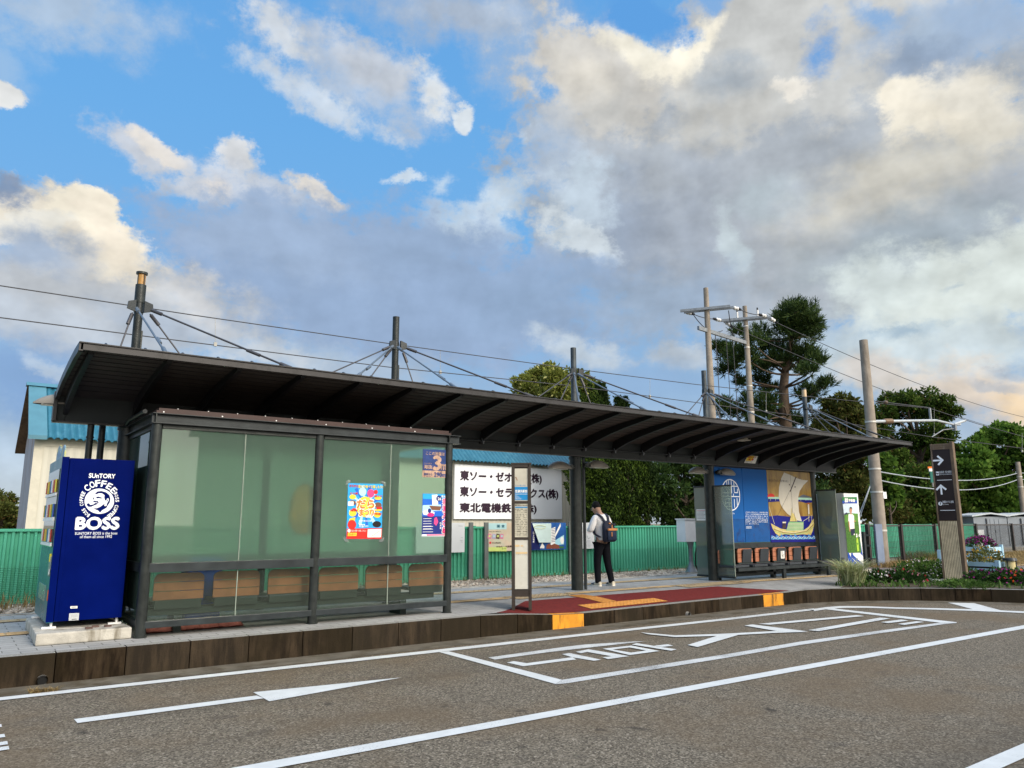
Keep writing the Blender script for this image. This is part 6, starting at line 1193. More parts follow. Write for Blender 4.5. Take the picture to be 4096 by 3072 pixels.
tree('evergreen_tree', 'olive green evergreen between the picture wall and the tall single pole', [(1790, 1040, 44), (1830, 1030, 44), (1865, 1050, 44), (1800, 1085, 44), (1850, 1100, 46), (1785, 1125, 40), (1780, 985, 40), (1825, 980, 42), (1870, 990, 40), (1900, 1040, 40), (1905, 1100, 44)], 38, lm_olive, (.2, .10), 1.1, .2)
tree('evergreen_tree', 'dark rounded evergreen right of the pine, behind the canopy\'s last mast', [(1800, 880, 22), (1825, 872, 22), (1845, 890, 26), (1785, 905, 26), (1815, 910, 32), (1850, 920, 30), (1770, 925, 22), (1800, 945, 34), (1850, 955, 34), (1875, 930, 22)], 44, lm_olive, (.20, .10), 1.15, .22)
tree('broadleaf_tree', 'tall layered broadleaf tree behind the tall single pole and the pylon', [(1925, 868, 22), (1960, 862, 24), (2000, 862, 24), (2035, 872, 24), (2052, 892, 18), (1905, 892, 24), (1940, 890, 28), (1985, 888, 30), (2025, 898, 28), (1900, 925, 24), (1930, 950, 30), (1970, 945, 30), (2015, 940, 30), (2050, 945, 22), (1920, 985, 34), (1965, 990, 34), (2010, 985, 34), (2060, 975, 20)], 46, lm_mid, (.22, .11), 1.05, .25, holes=.1)
tree('broadleaf_tree', 'leafy green trees low behind the fence left of the pylon', [(1925, 1035, 42), (1965, 1045, 44), (2005, 1040, 44), (1930, 1090, 44), (1970, 1100, 46), (2010, 1095, 46), (2045, 1050, 40), (2050, 1100, 44), (1945, 1130, 36), (2000, 1130, 36)], 42, lm_mid, (.22, .12), 1.1, .2)
tree('vine_covered_tree', 'bright green vine covered tree right of the pylon', [(2110, 965, 22), (2135, 945, 22), (2160, 932, 20), (2185, 940, 24), (2215, 950, 26), (2105, 1000, 34), (2150, 985, 36), (2195, 990, 38), (2235, 985, 36), (2110, 1050, 40), (2155, 1045, 42), (2205, 1050, 44), (2120, 1095, 40), (2165, 1100, 42), (2215, 1100, 44), (2080, 1020, 26), (2085, 1070, 34), (2085, 1115, 34)], 44, lm_kudzu, (.26, .20), .95, .2)
tree('broadleaf_tree', 'dark trees at the far left edge behind the green fence', [(-20, 1090, 30), (8, 1085, 20), (22, 1105, 18), (32, 1120, 16), (5, 1120, 28), (30, 1140, 18), (-15, 1135, 30), (-45, 1080, 36)], 42, lm_olive, (.20, .10), 1.1, .15)
tree('vine_covered_tree', 'pale leaved vine clump growing beside the tall single pole', [(1905, 1000, 22), (1920, 1030, 20), (1912, 1060, 22), (1930, 1075, 16)], 34, lm_kudzu, (.24, .18), 1., .06)
# pine
RNG = np.random.default_rng(5); PW = 46.; Z8b = Zm(2700, 1100, 2.765)
PC = [(1290, 420, 110), (1420, 440, 110), (1180, 500, 85), (1350, 540, 140), (1490, 550, 85), (1250, 650, 115), (1420, 680, 130), (1550, 620, 45), (1360, 400, 60), (940, 670, 80), (870, 760, 75), (700, 650, 45), (570, 870, 95), (680, 890, 95), (800, 930, 85), (620, 1010, 75), (560, 1085, 42), (480, 820, 45), (1050, 840, 95), (1160, 920, 120), (1310, 910, 110), (1450, 900, 100), (1570, 970, 65), (1050, 1000, 100), (920, 1060, 70), (1380, 1060, 60), (1480, 1080, 55), (700, 1210, 40), (950, 1200, 70), (1050, 1290, 70), (820, 1390, 45), (1000, 1420, 90), (1450, 1320, 70), (1590, 1280, 65), (1690, 1220, 40), (1500, 1390, 45), (600, 1500, 80), (720, 1540, 70), (1050, 1560, 115), (1200, 1610, 90), (535, 1450, 42), (900, 1620, 90), (1330, 1650, 90)]
pb_ = atw(*Z8b(1220, 1600), PW); pine = thing('pine_tree', 'tall open pine tree with needle tufts behind the paired utility poles', 'tree', (pb_.x, pb_.y, -.03))
tp = [Z8b(*p) for p in ((1220, 1600), (1205, 1450), (1200, 1250), (1215, 1100), (1230, 950), (1290, 700), (1340, 480), (1360, 380))]; tpts = [atw(u, v, PW) for u, v in tp]
mb = MB(); mb.tube([(pb_.x, pb_.y, -.03)]+tpts, [.42, .36, .32, .28, .24, .2, .14, .08, .03], 10); VV, FF, o = [], [], 0
for (X, Y, r) in PC:
    u, v = Z8b(X, Y); w = PW+RNG.normal()*1.3; c = atw(u, v, w); r_ = r/2.765*w/FOC
    k = min(range(len(tpts)), key=lambda i: abs(tpts[i].z-(c.z-.6))); limb(mb, tpts[k], c, .075, .02, .2)
    ntuft = int(50*(r_/.6)**2)+24
    for i in range(ntuft):
        d = unit(1)[0]; p = np.array(c)+d*r_*(.2+1.05*RNG.random())*np.array((1.15, 1.15, .8)); ax = d*.75+np.array((0, 0, .85))+RNG.normal(size=3)*.25; ax /= np.linalg.norm(ax)
        m = 16; P = np.tile(p, (m, 1))+ax*(RNG.random(m)*.42)[:, None]; D = ax+unit(m)*.75; D /= np.linalg.norm(D, axis=1, keepdims=True)
        s = np.cross(D, unit(m)); s /= np.linalg.norm(s, axis=1, keepdims=True); L = (.24+.14*RNG.random(m))[:, None]
        V = np.stack([P-s*.021, P+s*.021, P+D*L+s*.010, P+D*L-s*.010], 1).reshape(-1, 3); VV.append(V); FF.append(np.arange(m*4).reshape(-1, 4)+o); o += m*4
mb.build('trunk', barkp, pine); fast_mesh('crown', np.concatenate(VV), np.concatenate(FF), lm_pine, pine)
# gravel, dry grass
RNG = np.random.default_rng(8)
def stones(name, n, xr, yr, z0, mat, s=(.025, .06)):
    x = RNG.uniform(*xr, n); y = RNG.uniform(*yr, n); r = RNG.uniform(*s, n); z = np.full(n, z0)+r*.3*RNG.random(n)
    o = np.array([(1, 0, 0), (-1, 0, 0), (0, 1, 0), (0, -1, 0), (0, 0, 1), (0, 0, -1)]); T = np.array([(0, 2, 4), (2, 1, 4), (1, 3, 4), (3, 0, 4), (2, 0, 5), (1, 2, 5), (3, 1, 5), (0, 3, 5)])
    jit = RNG.uniform(.6, 1.3, (n, 6, 3)); a = RNG.random(n)*6.28; ca, sa = np.cos(a)[:, None], np.sin(a)[:, None]; q = o[None]*jit*np.stack([r*1.2, r, r*.65], 1)[:, None]
    V = np.stack([x[:, None]+q[..., 0]*ca-q[..., 1]*sa, y[:, None]+q[..., 0]*sa+q[..., 1]*ca, z[:, None]+q[..., 2]], -1).reshape(-1, 3); F = (T[None]+np.arange(n)[:, None, None]*6).reshape(-1, 3)
    return tag(fast_mesh(name, V, F, mat, base=(sum(xr)/2, sum(yr)/2, z0), nper=3), kind='stuff')
stm = leafmat('pale brown stones', (.20, .16, .12), (.60, .52, .42), 0., .9)
stones('gravel_bed', 9000, (4.5, 20.3), (13.52, 14.95), -.015, stm); stones('gravel_bed', 2500, (-8, 1.6), (13.52, 14.9), -.015, stm); stones('stony_ground', 5000, (20.5, 46), (12.6, 15), -.03, stm, (.02, .045))
def blades(name, pts, h, wd, mat, lean=.5, kind='stuff', parent=None):
    n = len(pts); P = np.array(pts); d = unit(n); d[:, 2] = 0; d *= lean; H = (h*(.4+.8*RNG.random(n)))[:, None]; D = np.concatenate([d[:, :2], np.ones((n, 1))], 1); s = np.stack([-d[:, 1], d[:, 0], np.zeros(n)], 1); s /= np.linalg.norm(s, axis=1, keepdims=True)+1e-9
    mid = P+D*np.array((.45, .45, .62))*H; tip = P+D*np.array((1.25, 1.25, .85))*H
    V = np.stack([P-s*wd/2, P+s*wd/2, mid+s*wd*.4, mid-s*wd*.4, mid-s*wd*.4, mid+s*wd*.4, tip+s*wd*.06, tip-s*wd*.06], 1).reshape(-1, 3); F = np.arange(n*8).reshape(-1, 4)
    o = fast_mesh(name, V, F, mat, parent, base=None if parent is not None else P.mean(0)); return tag(o, kind=kind) if kind else o
dry = leafmat('dry straw grass', (.20, .13, .05), (.46, .34, .16), .3); drg = leafmat('half dry grass', (.09, .10, .03), (.30, .27, .10), .3)
def scatter(n, f_): return [f_() for _ in range(n)]
U = RNG.uniform
blades('dry_grass', scatter(1500, lambda: (U(-8, 1.5), U(14.2, 15.0)+.0, -.02)), .28, .012, dry); blades('dry_grass', scatter(900, lambda: (U(6, 20), U(14.75, 15.0), -.02)), .16, .012, drg)
def along_mesh():
    i = int(U(0, 5.99)); t_ = U(0, 1); a, b = MP[i], MP[i+1]; return (a[0]+(b[0]-a[0])*t_+U(-.3, .3), a[1]+(b[1]-a[1])*t_-abs(RNG.normal())*.45, -.02)
blades('dry_grass', scatter(7000, along_mesh), .20, .016, dry); blades('green_grass', scatter(900, lambda: (U(26, 27.6), U(12.4, 13.6), -.02)), .38, .016, drg)
blades('dry_grass', scatter(2500, lambda: (lambda p: (p.x+U(-.5, .5), p.y+U(-.5, .5), -.03))(onz(U(2120, 2260), U(1200, 1222), 0))), .22, .016, dry)
blades('gutter_weed', scatter(160, lambda: (lambda p: (p.x+U(-.12, .12), p.y+U(-.03, .03), ZR+.004))(onz(95, 1496, ZR))), .05, .008, dry, 1.4)
# flower bed
soil = M('dark bed soil', (.07, .055, .035), .95, var=.4, vs=8, bump=.6, bs=30)
bed = MB(); ks = [k for k in K if k[0] >= 14.2 and k[1] > -6]; ins = []
s_ = next(KL[i] for i, k in enumerate(K) if k[0] == 15.0)
while s_ < KL[-1]-8: p, d = kat(s_); n_ = Vector((-d.y, d.x, 0)); ins.append(p+n_*.16); s_ += .4
back = [Vector((p.x+1.5, p.y+.5+.3*math.sin(i), -.04)) for i, p in enumerate(ins)]
for a, b, c, d in zip(ins, ins[1:], back[1:], back): bed.poly([(a.x, a.y, -.036), (b.x, b.y, -.036), (c.x, c.y, .004), (d.x, d.y, .004)])
struct(bed, 'flower_bed', soil, recalc=False)
gr = onz(*Zm(3296, 2000, 2.765)(350, 945), -.03); gc = thing('ornamental_grass', 'pale striped clump of ornamental grass at the kerb corner', 'grass clump', (gr.x, gr.y+.05, -.04))
pale_g = leafmat('striped pale grass', (.26, .32, .13), (.66, .68, .42), .3, warm=(.40, .28, .14))
blades('blade_tuft', [(gr.x+RNG.normal()*.07, gr.y+.08+RNG.normal()*.07, -.04) for _ in range(620)], .56, .028, pale_g, .85, None, gc)
def plant(name, label, c, r, h, n, mat, leaf, fl=None, nfl=0, fs=.03, group=None, cat='plant', z=-.03):
    if group == GB: r, h, n = r*1.25, h*1.0, int(n*1.5)
    t = thing(name, label, cat, (c[0], c[1], z), group); d = unit(n); d[:, 2] = np.abs(d[:, 2]); q = (.35+.65*RNG.random(n)**.5)[:, None]; lump = (1+.25*np.sin(d[:, :1]*7+c[0]*5)*np.cos(d[:, 1:2]*8))
    P = np.array((c[0], c[1], z))+d*q*lump*np.array((r, r, h)); V, F = leaf_quads(P, d, *leaf); fast_mesh('foliage', V, F, mat, t)
    if fl:
        fl = fl if isinstance(fl, list) else [(fl, nfl, fs)]
        for fm_, nf, s_ in fl:
            d = unit(nf); d[:, 2] = np.abs(d[:, 2])+.15; d /= np.linalg.norm(d, axis=1, keepdims=True); P = np.array((c[0], c[1], z))+d*np.array((r, r, h))*(1.02+.12*RNG.random(nf))[:, None]; V_, F_, o = [], [], 0
            for k in range(3):
                a = unit(nf)*s_; b = np.cross(a, unit(nf)); b *= s_/np.linalg.norm(b, axis=1, keepdims=True); V = np.stack([P-a, P-b, P+a, P+b], 1).reshape(-1, 3); V_.append(V); F_.append(np.arange(nf*4).reshape(-1, 4)+o); o += nf*4
            fast_mesh('flowers', np.concatenate(V_), np.concatenate(F_), fm_, t)['kind'] = 'stuff'
    return t
lv1 = leafmat('bright bed leaves', (.03, .075, .015), (.13, .22, .05), .3); lv2 = leafmat('deep bed leaves', (.015, .045, .012), (.06, .12, .03), .25)
wfl = M('white petals', (.72, .68, .66), .7); pfl = M('pale pink petals', (.62, .30, .36), .7); rfl = M('red petals', (.50, .025, .05), .7); mfl = M('magenta petals', (.30, .02, .20), .7); yfl = M('yellow petals', (.65, .40, .03), .7); ofl = M('orange red petals', (.62, .09, .02), .7)
GB = 'flowering plants along the kerb'
def bp_(u, v): p = onz(u, v, -.03); return (p.x, p.y)
plant('flowering_plant', 'dark green plant with white and red blooms, leftmost in the bed', bp_(1905, 1258), .32, .24, 700, lv2, (.09, .035), [(wfl, 26, .026), (rfl, 14, .026)], group=GB)
plant('flowering_plant', 'dark green plant with a single deep red bloom and pink ones', bp_(1958, 1259), .34, .26, 800, lv2, (.09, .035), [(pfl, 20, .028), (rfl, 5, .045)], group=GB)
plant('flowering_plant', 'broad bright green mound dotted with tiny white flowers', bp_(2000, 1247), .55, .40, 1900, lv1, (.085, .035), [(wfl, 130, .014), (pfl, 60, .012)], group=GB)
plant('flowering_plant', 'second bright green mound just left of the pylon foot', bp_(2052, 1250), .48, .34, 1500, lv1, (.085, .035), [(wfl, 120, .014)], group=GB)
plant('ground_plant', 'low green creeping plant at the kerb below the pylon', bp_(2080, 1267), .42, .12, 700, lv1, (.06, .025), None, group=GB)
plant('flowering_plant', 'purple globe flowers just right of the pylon foot', bp_(2125, 1260), .30, .26, 650, lv2, (.08, .03), [(mfl, 60, .022)], group=GB)
plant('flowering_plant', 'yellow and orange marigold mound beside the pylon', bp_(2145, 1245), .30, .34, 800, lv1, (.07, .03), [(yfl, 50, .026)], group=GB)
plant('flowering_plant', 'purple globe flowers in front of the near bollard lamp', bp_(2172, 1262), .34, .30, 800, lv2, (.08, .03), [(mfl, 80, .022)], group=GB)
plant('flowering_plant', 'plant with orange red blooms at the right picture edge', bp_(2208, 1264), .30, .28, 700, lv2, (.08, .03), [(ofl, 16, .030), (mfl, 40, .02)], group=GB)
plant('flowering_plant', 'purple flowers beyond the right picture edge of the bed', bp_(2250, 1262), .36, .30, 700, lv2, (.08, .03), [(mfl, 60, .022)], group=GB)
plant('flowering_plant', 'small orange marigolds under the cream bollard lamp', bp_(2190, 1250), .22, .22, 400, lv1, (.07, .03), [(yfl, 24, .024)], group=GB)
plant('flowering_plant', 'magenta flowers filling the pale blue planter by the sheds', (26.95, 11.25), .42, .34, 700, lv2, (.08, .03), [(mfl, 160, .03)], group='planted flowers', z=.5)
plant('flowering_plant', 'yellow flowered plant rising from the planter behind the pylon', (19.85, 8.2), .36, .34, 800, leafmat('thin olive leaves', (.06, .08, .02), (.20, .20, .06), .3), (.07, .025), [(yfl, 40, .024)], group='planted flowers', z=.36)

RNG = np.random.default_rng(12)
pts = []
for a, c in zip(ins, back):
    for _ in range(44): t_ = U(0, 1)**1.3; pts.append((a.x+(c.x-a.x)*t_+U(-.2, .2), a.y+(c.y-a.y)*t_+U(-.2, .2), -.035))
pts = [p for p in pts if p[0] > 15.3]
blades('ground_cover', pts, .13, .035, lv1, 1.1)
# ---------------------------------------------------------------- utility poles and overhead wires
RNG = np.random.default_rng(77)
pc = M('weathered concrete pole', (.27, .23, .185), .8, var=.2, vs=3, col2=(.15, .125, .095), c2amt=.5, c2s=2, streak=1); por = M('white porcelain', (.70, .68, .64), .3); bnd = M('pale band', (.55, .53, .48), .5, metal=.3)
UW = 33.
def pole(label, pb0, pt0, w, r0, r1, group=None, bands=()):
    t_ = atw(*pt0, w); b = Vector((t_.x, t_.y, -.03)); t = thing('utility_pole', label, 'utility pole', b, group)
    mb = MB().cyl(b, (b.x, b.y, t_.z), r0, r1, n=20); mb.build('shaft', pc, t)
    for z in bands: rr_ = r0+(r1-r0)*(z/t_.z)+.012; MB().cyl((b.x, b.y, z-.025), (b.x, b.y, z+.025), rr_, n=20).build('band', bnd, t)
    return t, b, t_.z
Z8p = Zm(2700, 1100, 2.765)
p1, c1_, z1_ = pole('left concrete pole of the pair, with a double crossarm at the top', None, Z8p(340, 145), UW, .20, .105, 'paired utility poles', (3.6, 5.2))
p2, c2_, z2_ = pole('right concrete pole of the pair, joined to the left one by a beam', None, Z8p(770, 345), UW+2.2, .19, .10, 'paired utility poles', (6.2, 7.4, 9.2, 10.2))
ad = Vector((.55, -.83, 0)).normalized()        # crossarm direction, toward the tracks
pd = Vector((c2_.x-c1_.x, c2_.y-c1_.y, 0)).normalized()
def insul(par, a, b, n=2):
    a, b = Vector(a), Vector(b); d = (b-a); mb = MB(); mb.cyl(a, b, .02, n=8, mi=1)
    for i in range(n): c = a+d*((i+.9)/(n+1.2)); x = d.normalized(); mb.lathe(c-x*.05, [(.03, 0), (.085, .03), (.09, .07), (.035, .10)], 14, 0, x)
    e = a+d*.86; mb.cyl(e, e+d.normalized()*.16, .07, .05, n=12, mi=2); mb.build('insulator', [por, steel, black], par)
def arms(par, base, z, hl, lab=None):
    ends = []
    for off in (-.14, .14):
        o_ = Vector((base.x, base.y, z))+pd*off; MB().bar(o_-ad*hl, o_+ad*hl, .09, .11).build('crossarm', alu, par); ends += [(o_-ad*hl, o_+ad*hl)]
    return ends
e1 = arms(p1, c1_, z1_-.95, 1.05); e2 = arms(p2, c2_, z2_-.62, 1.05)
def sag(a, b, s, n=10): a, b = Vector(a), Vector(b); return [a.lerp(b, i/n)-Vector((0, 0, s*4*(i/n)*(1-i/n))) for i in range(n+1)]
def wire(name, label, pts, r=.012, m=None, group=None): t = MB().tube(pts, r, 6).build(name, m or wm); return tag(t, label, 'wire', group)
wm = M('dark overhead wire', (.05, .05, .055), .6); wg = M('pale grey cable', (.34, .37, .40), .5)
for s_, nm in ((-1, 'near'), (1, 'far')):
    a = Vector((c1_.x, c1_.y, z1_-.95))+ad*s_*1.0+pd*.14; b = Vector((c2_.x, c2_.y, z2_-.62))+ad*s_*1.0-pd*.14; d = (b-a).normalized()
    insul(p1, a, a+d*.62); insul(p2, b, b-d*.62); wire('jumper_wire', 'short %s wire strung between the crossarms of the paired poles' % ('left' if s_ < 0 else 'right'), sag(a+d*.6, b-d*.6, .06), .018, group='wires between the paired poles')
    b2_ = Vector((c2_.x, c2_.y, z2_-.62))+ad*s_*1.0+pd*.14; far = b2_+pd*.62+Vector((0, 0, -.12)); insul(p2, b2_, far)
    end = atw(2230, 905 if s_ > 0 else 945, 60); wire('power_line', '%s power line running right from the paired poles' % ('upper' if s_ > 0 else 'lower'), sag(far, end, .5, 16), .016, group='power lines to the right')
for i in range(2): q_ = Vector((c2_.x, c2_.y, z2_-.55))+ad*(.55 if i else -.35); MB().cyl(q_, q_+Vector((0, 0, .30)), .05, n=10).cyl(q_+Vector((0, 0, .3)), q_+Vector((0, 0, .42)), .035, n=8, mi=1).build('arrester', [por, black], p2)
za = atw(*Z8p(300, 640), UW).z; zb_ = atw(*Z8p(770, 770), UW+2.2).z
bm_ = MB().bar(Vector((c1_.x, c1_.y, za))-pd*.75, Vector((c2_.x, c2_.y, zb_))+pd*.05, .10, .16)
bm_.build('tie_beam', alu, p1); zc_ = 3.75
MB().bar((c1_.x, c1_.y, 4.15), (c2_.x, c2_.y, 4.1), .12, .18).build('tie_beam', alu, p1)
for i in range(5): q_ = c1_.lerp(c2_, .15+.17*i); MB().cyl((q_.x, q_.y, 4.2), (q_.x, q_.y, 4.55), .06, n=10).build('insulator', por, p1)
for i, t_ in enumerate((.18, .45, .62)):
    q_ = c1_.lerp(c2_, t_); zt_ = za+(zb_-za)*t_; wire('drop_wire', ('left', 'middle', 'right')[i]+' wire hanging down between the paired poles', [(q_.x, q_.y, zt_), (q_.x+.05, q_.y, zt_*.75), (q_.x-.03, q_.y, 4.6)], .016, group='hanging wires between the poles')
for i, (t_, dz) in enumerate(((.22, 1.4), (.5, 2.0))): q_ = c1_.lerp(c2_, t_); a = Vector((c1_.x, c1_.y, z1_-1.1))+ad*(-.6 if i == 0 else .9); wire('jumper_loop', ('left', 'right')[i]+' looped jumper under the crossarms', sag(a, (q_.x+.4, q_.y, zb_+.2), .35), .018, group='jumper loops')
# tall single pole with the tram wire bracket
p3, c3_, z3_ = pole('tall single concrete pole carrying the tram wire bracket right of the canopy', None, (1865, 735), 24.0, .195, .125, None, (1.05, 2.2, 2.9, 4.35))
bz = atw(1882, 915, 24.).z; be = atw(2085, 907, 27.5); bs_ = Vector((c3_.x, c3_.y, bz)); br = MB(); be = Vector((be.x, be.y, be.z)); d = (be-bs_)
pts = [bs_+d*.06, bs_+d*.62]; br.tube([bs_, bs_+d*.14], .05, 8); br.tube(pts, .045, 8); br.tube([bs_+d*.58, bs_+d*.66, bs_+d*.86+Vector((0, 0, -.16)), bs_+d*.93+Vector((0, 0, -.16))], .04, 8); br.tube([bs_+d*.86+Vector((0, 0, -.15)), be+Vector((0, 0, -.02))], .05, 8)
br.build('bracket_arm', M('pale galvanised arm', (.42, .45, .46), .45, metal=.3), p3)
mb = MB()
for i in range(6): q_ = bs_+d*(.13+.012*i); mb.lathe(q_, [(.05, 0), (.09, .02), (.05, .04)], 12, 0, d.normalized())
mb.build('insulator', M('brown porcelain', (.20, .13, .08), .4), p3); sp_ = bs_+d*.60; MB().cyl(sp_, sp_+Vector((0, 0, .42)), .045, n=8).build('wire_clamp', alu, p3)
ste = bs_+d*.86+Vector((0, 0, -.2)); MB().box(ste.x-.06, ste.x+.06, ste.y-.06, ste.y+.06, ste.z-.18, ste.z+.05).build('steady_clamp', alu, p3)
wc = sp_+Vector((0, 0, .42)); cend = atw(2013, 944, 26.2); MB().tube([ste+Vector((0, 0, -.1)), ste.lerp(cend, .5)+Vector((0, 0, .05)), cend], .02, 6).build('steady_arm', alu, p3)
mw = [ony(-300, 569, 16), ony(0, 617, 16), ony(420, 681, 16), ony(840, 742, 16.), ony(1240, 797, 15.7), ony(1500, 830, 15.2), ony(1760, 858, 14.6), wc, atw(2110, 915, 27), atw(2260, 957, 29)]
cw_ = [ony(-300, 650, 16), ony(0, 686, 16), ony(420, 740, 16), ony(840, 793, 16), ony(1240, 834, 15.7), ony(1500, 869, 15.2), ony(1760, 903, 14.6), cend, atw(2120, 957, 27), atw(2260, 975, 29)]
wire('messenger_wire', 'upper tram wire passing behind the masts across the whole picture', mw, .011); wire('contact_wire', 'lower tram wire hung below the upper one across the picture', cw_, .011)
for i, (ui, va, vb) in enumerate(((465, 687, 745), (951, 756, 805), (1404, 818, 857), (1655, 846, 889), (2018, 880, 939), (2208, 935, 975))):
    t_ = 16 if ui < 1000 else (15.5 if ui < 1500 else 14.9); a, b = (ony(ui, va, t_), ony(ui, vb, t_)) if ui < 1900 else (atw(ui, va, 26.5), atw(ui, vb, 26.5))
    tag(MB().cyl(a, b, .005, n=5).box(b.x-.03, b.x+.03, b.y-.02, b.y+.02, b.z-.03, b.z+.05).build('wire_dropper', M('pale dropper', (.35, .34, .30), .5)), ('first', 'second', 'third', 'fourth', 'fifth', 'sixth')[i]+' thin dropper from the left between the two tram wires', 'dropper', 'droppers of the tram wires')
z_ = atw(1878, 870, 24.).z; a = Vector((c3_.x+.15, c3_.y-.1, z_)); b = atw(2010, 881, 26.3); wire('guy_wire', 'guy wire with a brown strain bead from the single pole to the bracket tip', [a, a.lerp(b, .5), b], .014)
MB().sphere(a.lerp(b, .18), .08, sc=(1, 1, .8)).build('strain_bead', M('brown bead', (.10, .07, .05), .4), p3)
p4, c4_, z4_ = pole('slim concrete pole at the right picture edge before the vines', None, (2198, 998), 42., .17, .12, None, (3.2, 3.75))
for i, (va, vm, vb) in enumerate(((1017, 1032, 1036), (1035, 1052, 1050))):
    a = atw(1888, va, 24.); b = atw(2198, vb-14, 42.); wire('cable', ('upper', 'lower')[i]+' pale cable from the single pole past the pylon to the right edge pole', sag(a, b, .35+.1*i, 14), .02, wg, 'pale cables at the right'); wire('cable', ('upper', 'lower')[i]+' pale cable leaving the right edge pole to the right', [b, b+Vector((6, -1, .2))], .02, wg, 'pale cables beyond the edge pole')
a0 = atw(1885, 1035, 24.); g0 = onz(1838, 1150, 0); g0 = Vector((c3_.x-1.6, c3_.y+.4, 0))
for i, o_ in enumerate((-.06, .06)):
    m_ = a0.lerp(g0, .52)+Vector((o_, 0, 0)); t = thing('stay_wire', ('left', 'right')[i]+' stay wire with a glass bead bracing the single pole', 'stay wire', g0+Vector((o_, 0, 0)), 'stay wires of the single pole')
    MB().tube([a0, m_, g0+Vector((o_, 0, 0))], .012, 6).build('strand', wg, t); MB().lathe(m_, [(.02, -.03), (.11, 0), (.10, .05), (.03, .09)], 14).build('bead', por, t)
q_ = Vector((c3_.x-.35, c3_.y-.15, 0)); MB().box(q_.x-.22, q_.x+.16, q_.y-.02, q_.y+.02, 0, 1.24).build('guard_sheet', M('blue grey guard sheet', (.16, .20, .28), .5, var=.1), p3)
for i, z in enumerate((2.1, )): MB().box(c3_.x+.02, c3_.x+.2, c3_.y-.19, c3_.y-.17, z-.1, z+.1).build('number_plate', white, p3)
# ---------------------------------------------------------------- standing man with a backpack, looking down at a phone
def skin_mesh(name, verts, edges, radii, mat, parent, root=0, sub=2):
    me = bpy.data.meshes.new(name); base = wl(parent); bm = bmesh.new(); lay = bm.verts.layers.skin.verify(); vs = []
    for p, r in zip(verts, radii):
        v = bm.verts.new((p[0]-base.x, p[1]-base.y, p[2]-base.z)); v[lay].radius = (r, r) if not isinstance(r, tuple) else r; vs.append(v)
    vs[root][lay].use_root = True
    for a, b in edges: bm.edges.new((vs[a], vs[b]))
    bm.to_mesh(me); bm.free(); o = bpy.data.objects.new(name, me); COL.objects.link(o)
    m = o.modifiers.new('skin', 'SKIN'); m.use_smooth_shade = True; m.branch_smoothing = .4; s = o.modifiers.new('subdivision', 'SUBSURF'); s.levels = sub; s.render_levels = sub
    dg = bpy.context.evaluated_depsgraph_get(); dg.update(); nm = bpy.data.meshes.new_from_object(o.evaluated_get(dg)); o.modifiers.clear(); old = o.data; o.data = nm; bpy.data.meshes.remove(old); nm.name = name
    nm.materials.clear(); nm.materials.append(mat)
    for p in nm.polygons: p.use_smooth = True
    if parent is not None: o.parent = parent
    WORLD[o.name] = Vector(base); return o
pg = onz(1304, 1266, 0)
def basis_person():
    # frame: s = to the man's right seen from behind (image right), f = the way he faces (away, turned to the image left)
    v = Vector((pg.x, pg.y, 0)).normalized(); r_ = Vector((v.y, -v.x, 0)); ang = R(38)     # turned 38 degrees to the left of straight away
    f_ = (v*math.cos(ang)-r_*math.sin(ang)).normalized(); s_ = Vector((f_.y, -f_.x, 0)); return f_, s_
PF_, PS_ = basis_person()
def pp(s, f, z): return Vector((pg.x, pg.y, 0))+PS_*(s-.05*z+.03)+PF_*f+Vector((0, 0, z))
man = thing('person', 'person in a white shirt and black trousers standing with head bowed over a phone', 'person', (pg.x, pg.y, 0))
skn = M('skin', (.42, .25, .175), .5, var=.08, vs=12); hairm = M('black hair', (.006, .005, .005), .8, spec=.2, var=.3, vs=40, bump=.6, bs=90); shirt = M('white shirt cloth', (.78, .78, .79), .8, var=.05, vs=6, bump=.5, bs=14); trs = M('black trouser cloth', (.006, .0065, .009), .95, spec=.1, var=.3, vs=6, bump=.3, bs=16)
sho = M('grey and cream canvas shoe', (.52, .47, .37), .8, var=.15); shg_ = M('dark shoe front', (.09, .10, .12), .8); solem = M('pale shoe sole', (.66, .62, .54), .7)
HD = pp(.0, .10, 1.565)
bodyV = [pp(0, 0, .95), pp(0, -.01, 1.15), pp(0, -.02, 1.33), pp(0, .0, 1.43), pp(0, .035, 1.49), HD+PF_*-.01+Vector((0, 0, .02)), HD+PF_*.03+Vector((0, 0, .07)),
         pp(.09, 0, .90), pp(.125, .02, .50), pp(.17, -.03, .09), pp(.175, .09, .045), pp(-.09, 0, .90), pp(-.115, .05, .50), pp(-.145, .02, .09), pp(-.155, .15, .045),
         pp(.17, -.02, 1.39), pp(.245, .0, 1.13), pp(.12, .22, 1.14), pp(-.17, -.01, 1.39), pp(-.245, .05, 1.13), pp(-.13, .27, 1.17)]
bodyE = [(0, 1), (1, 2), (2, 3), (3, 4), (4, 5), (5, 6), (0, 7), (7, 8), (8, 9), (9, 10), (0, 11), (11, 12), (12, 13), (13, 14), (3, 15), (15, 16), (16, 17), (3, 18), (18, 19), (19, 20)]
bodyR = [.115, .11, .125, .085, .05, .078, .082, .075, .05, .033, .03, .075, .05, .033, .03, .05, .04, .028, .05, .04, .028]
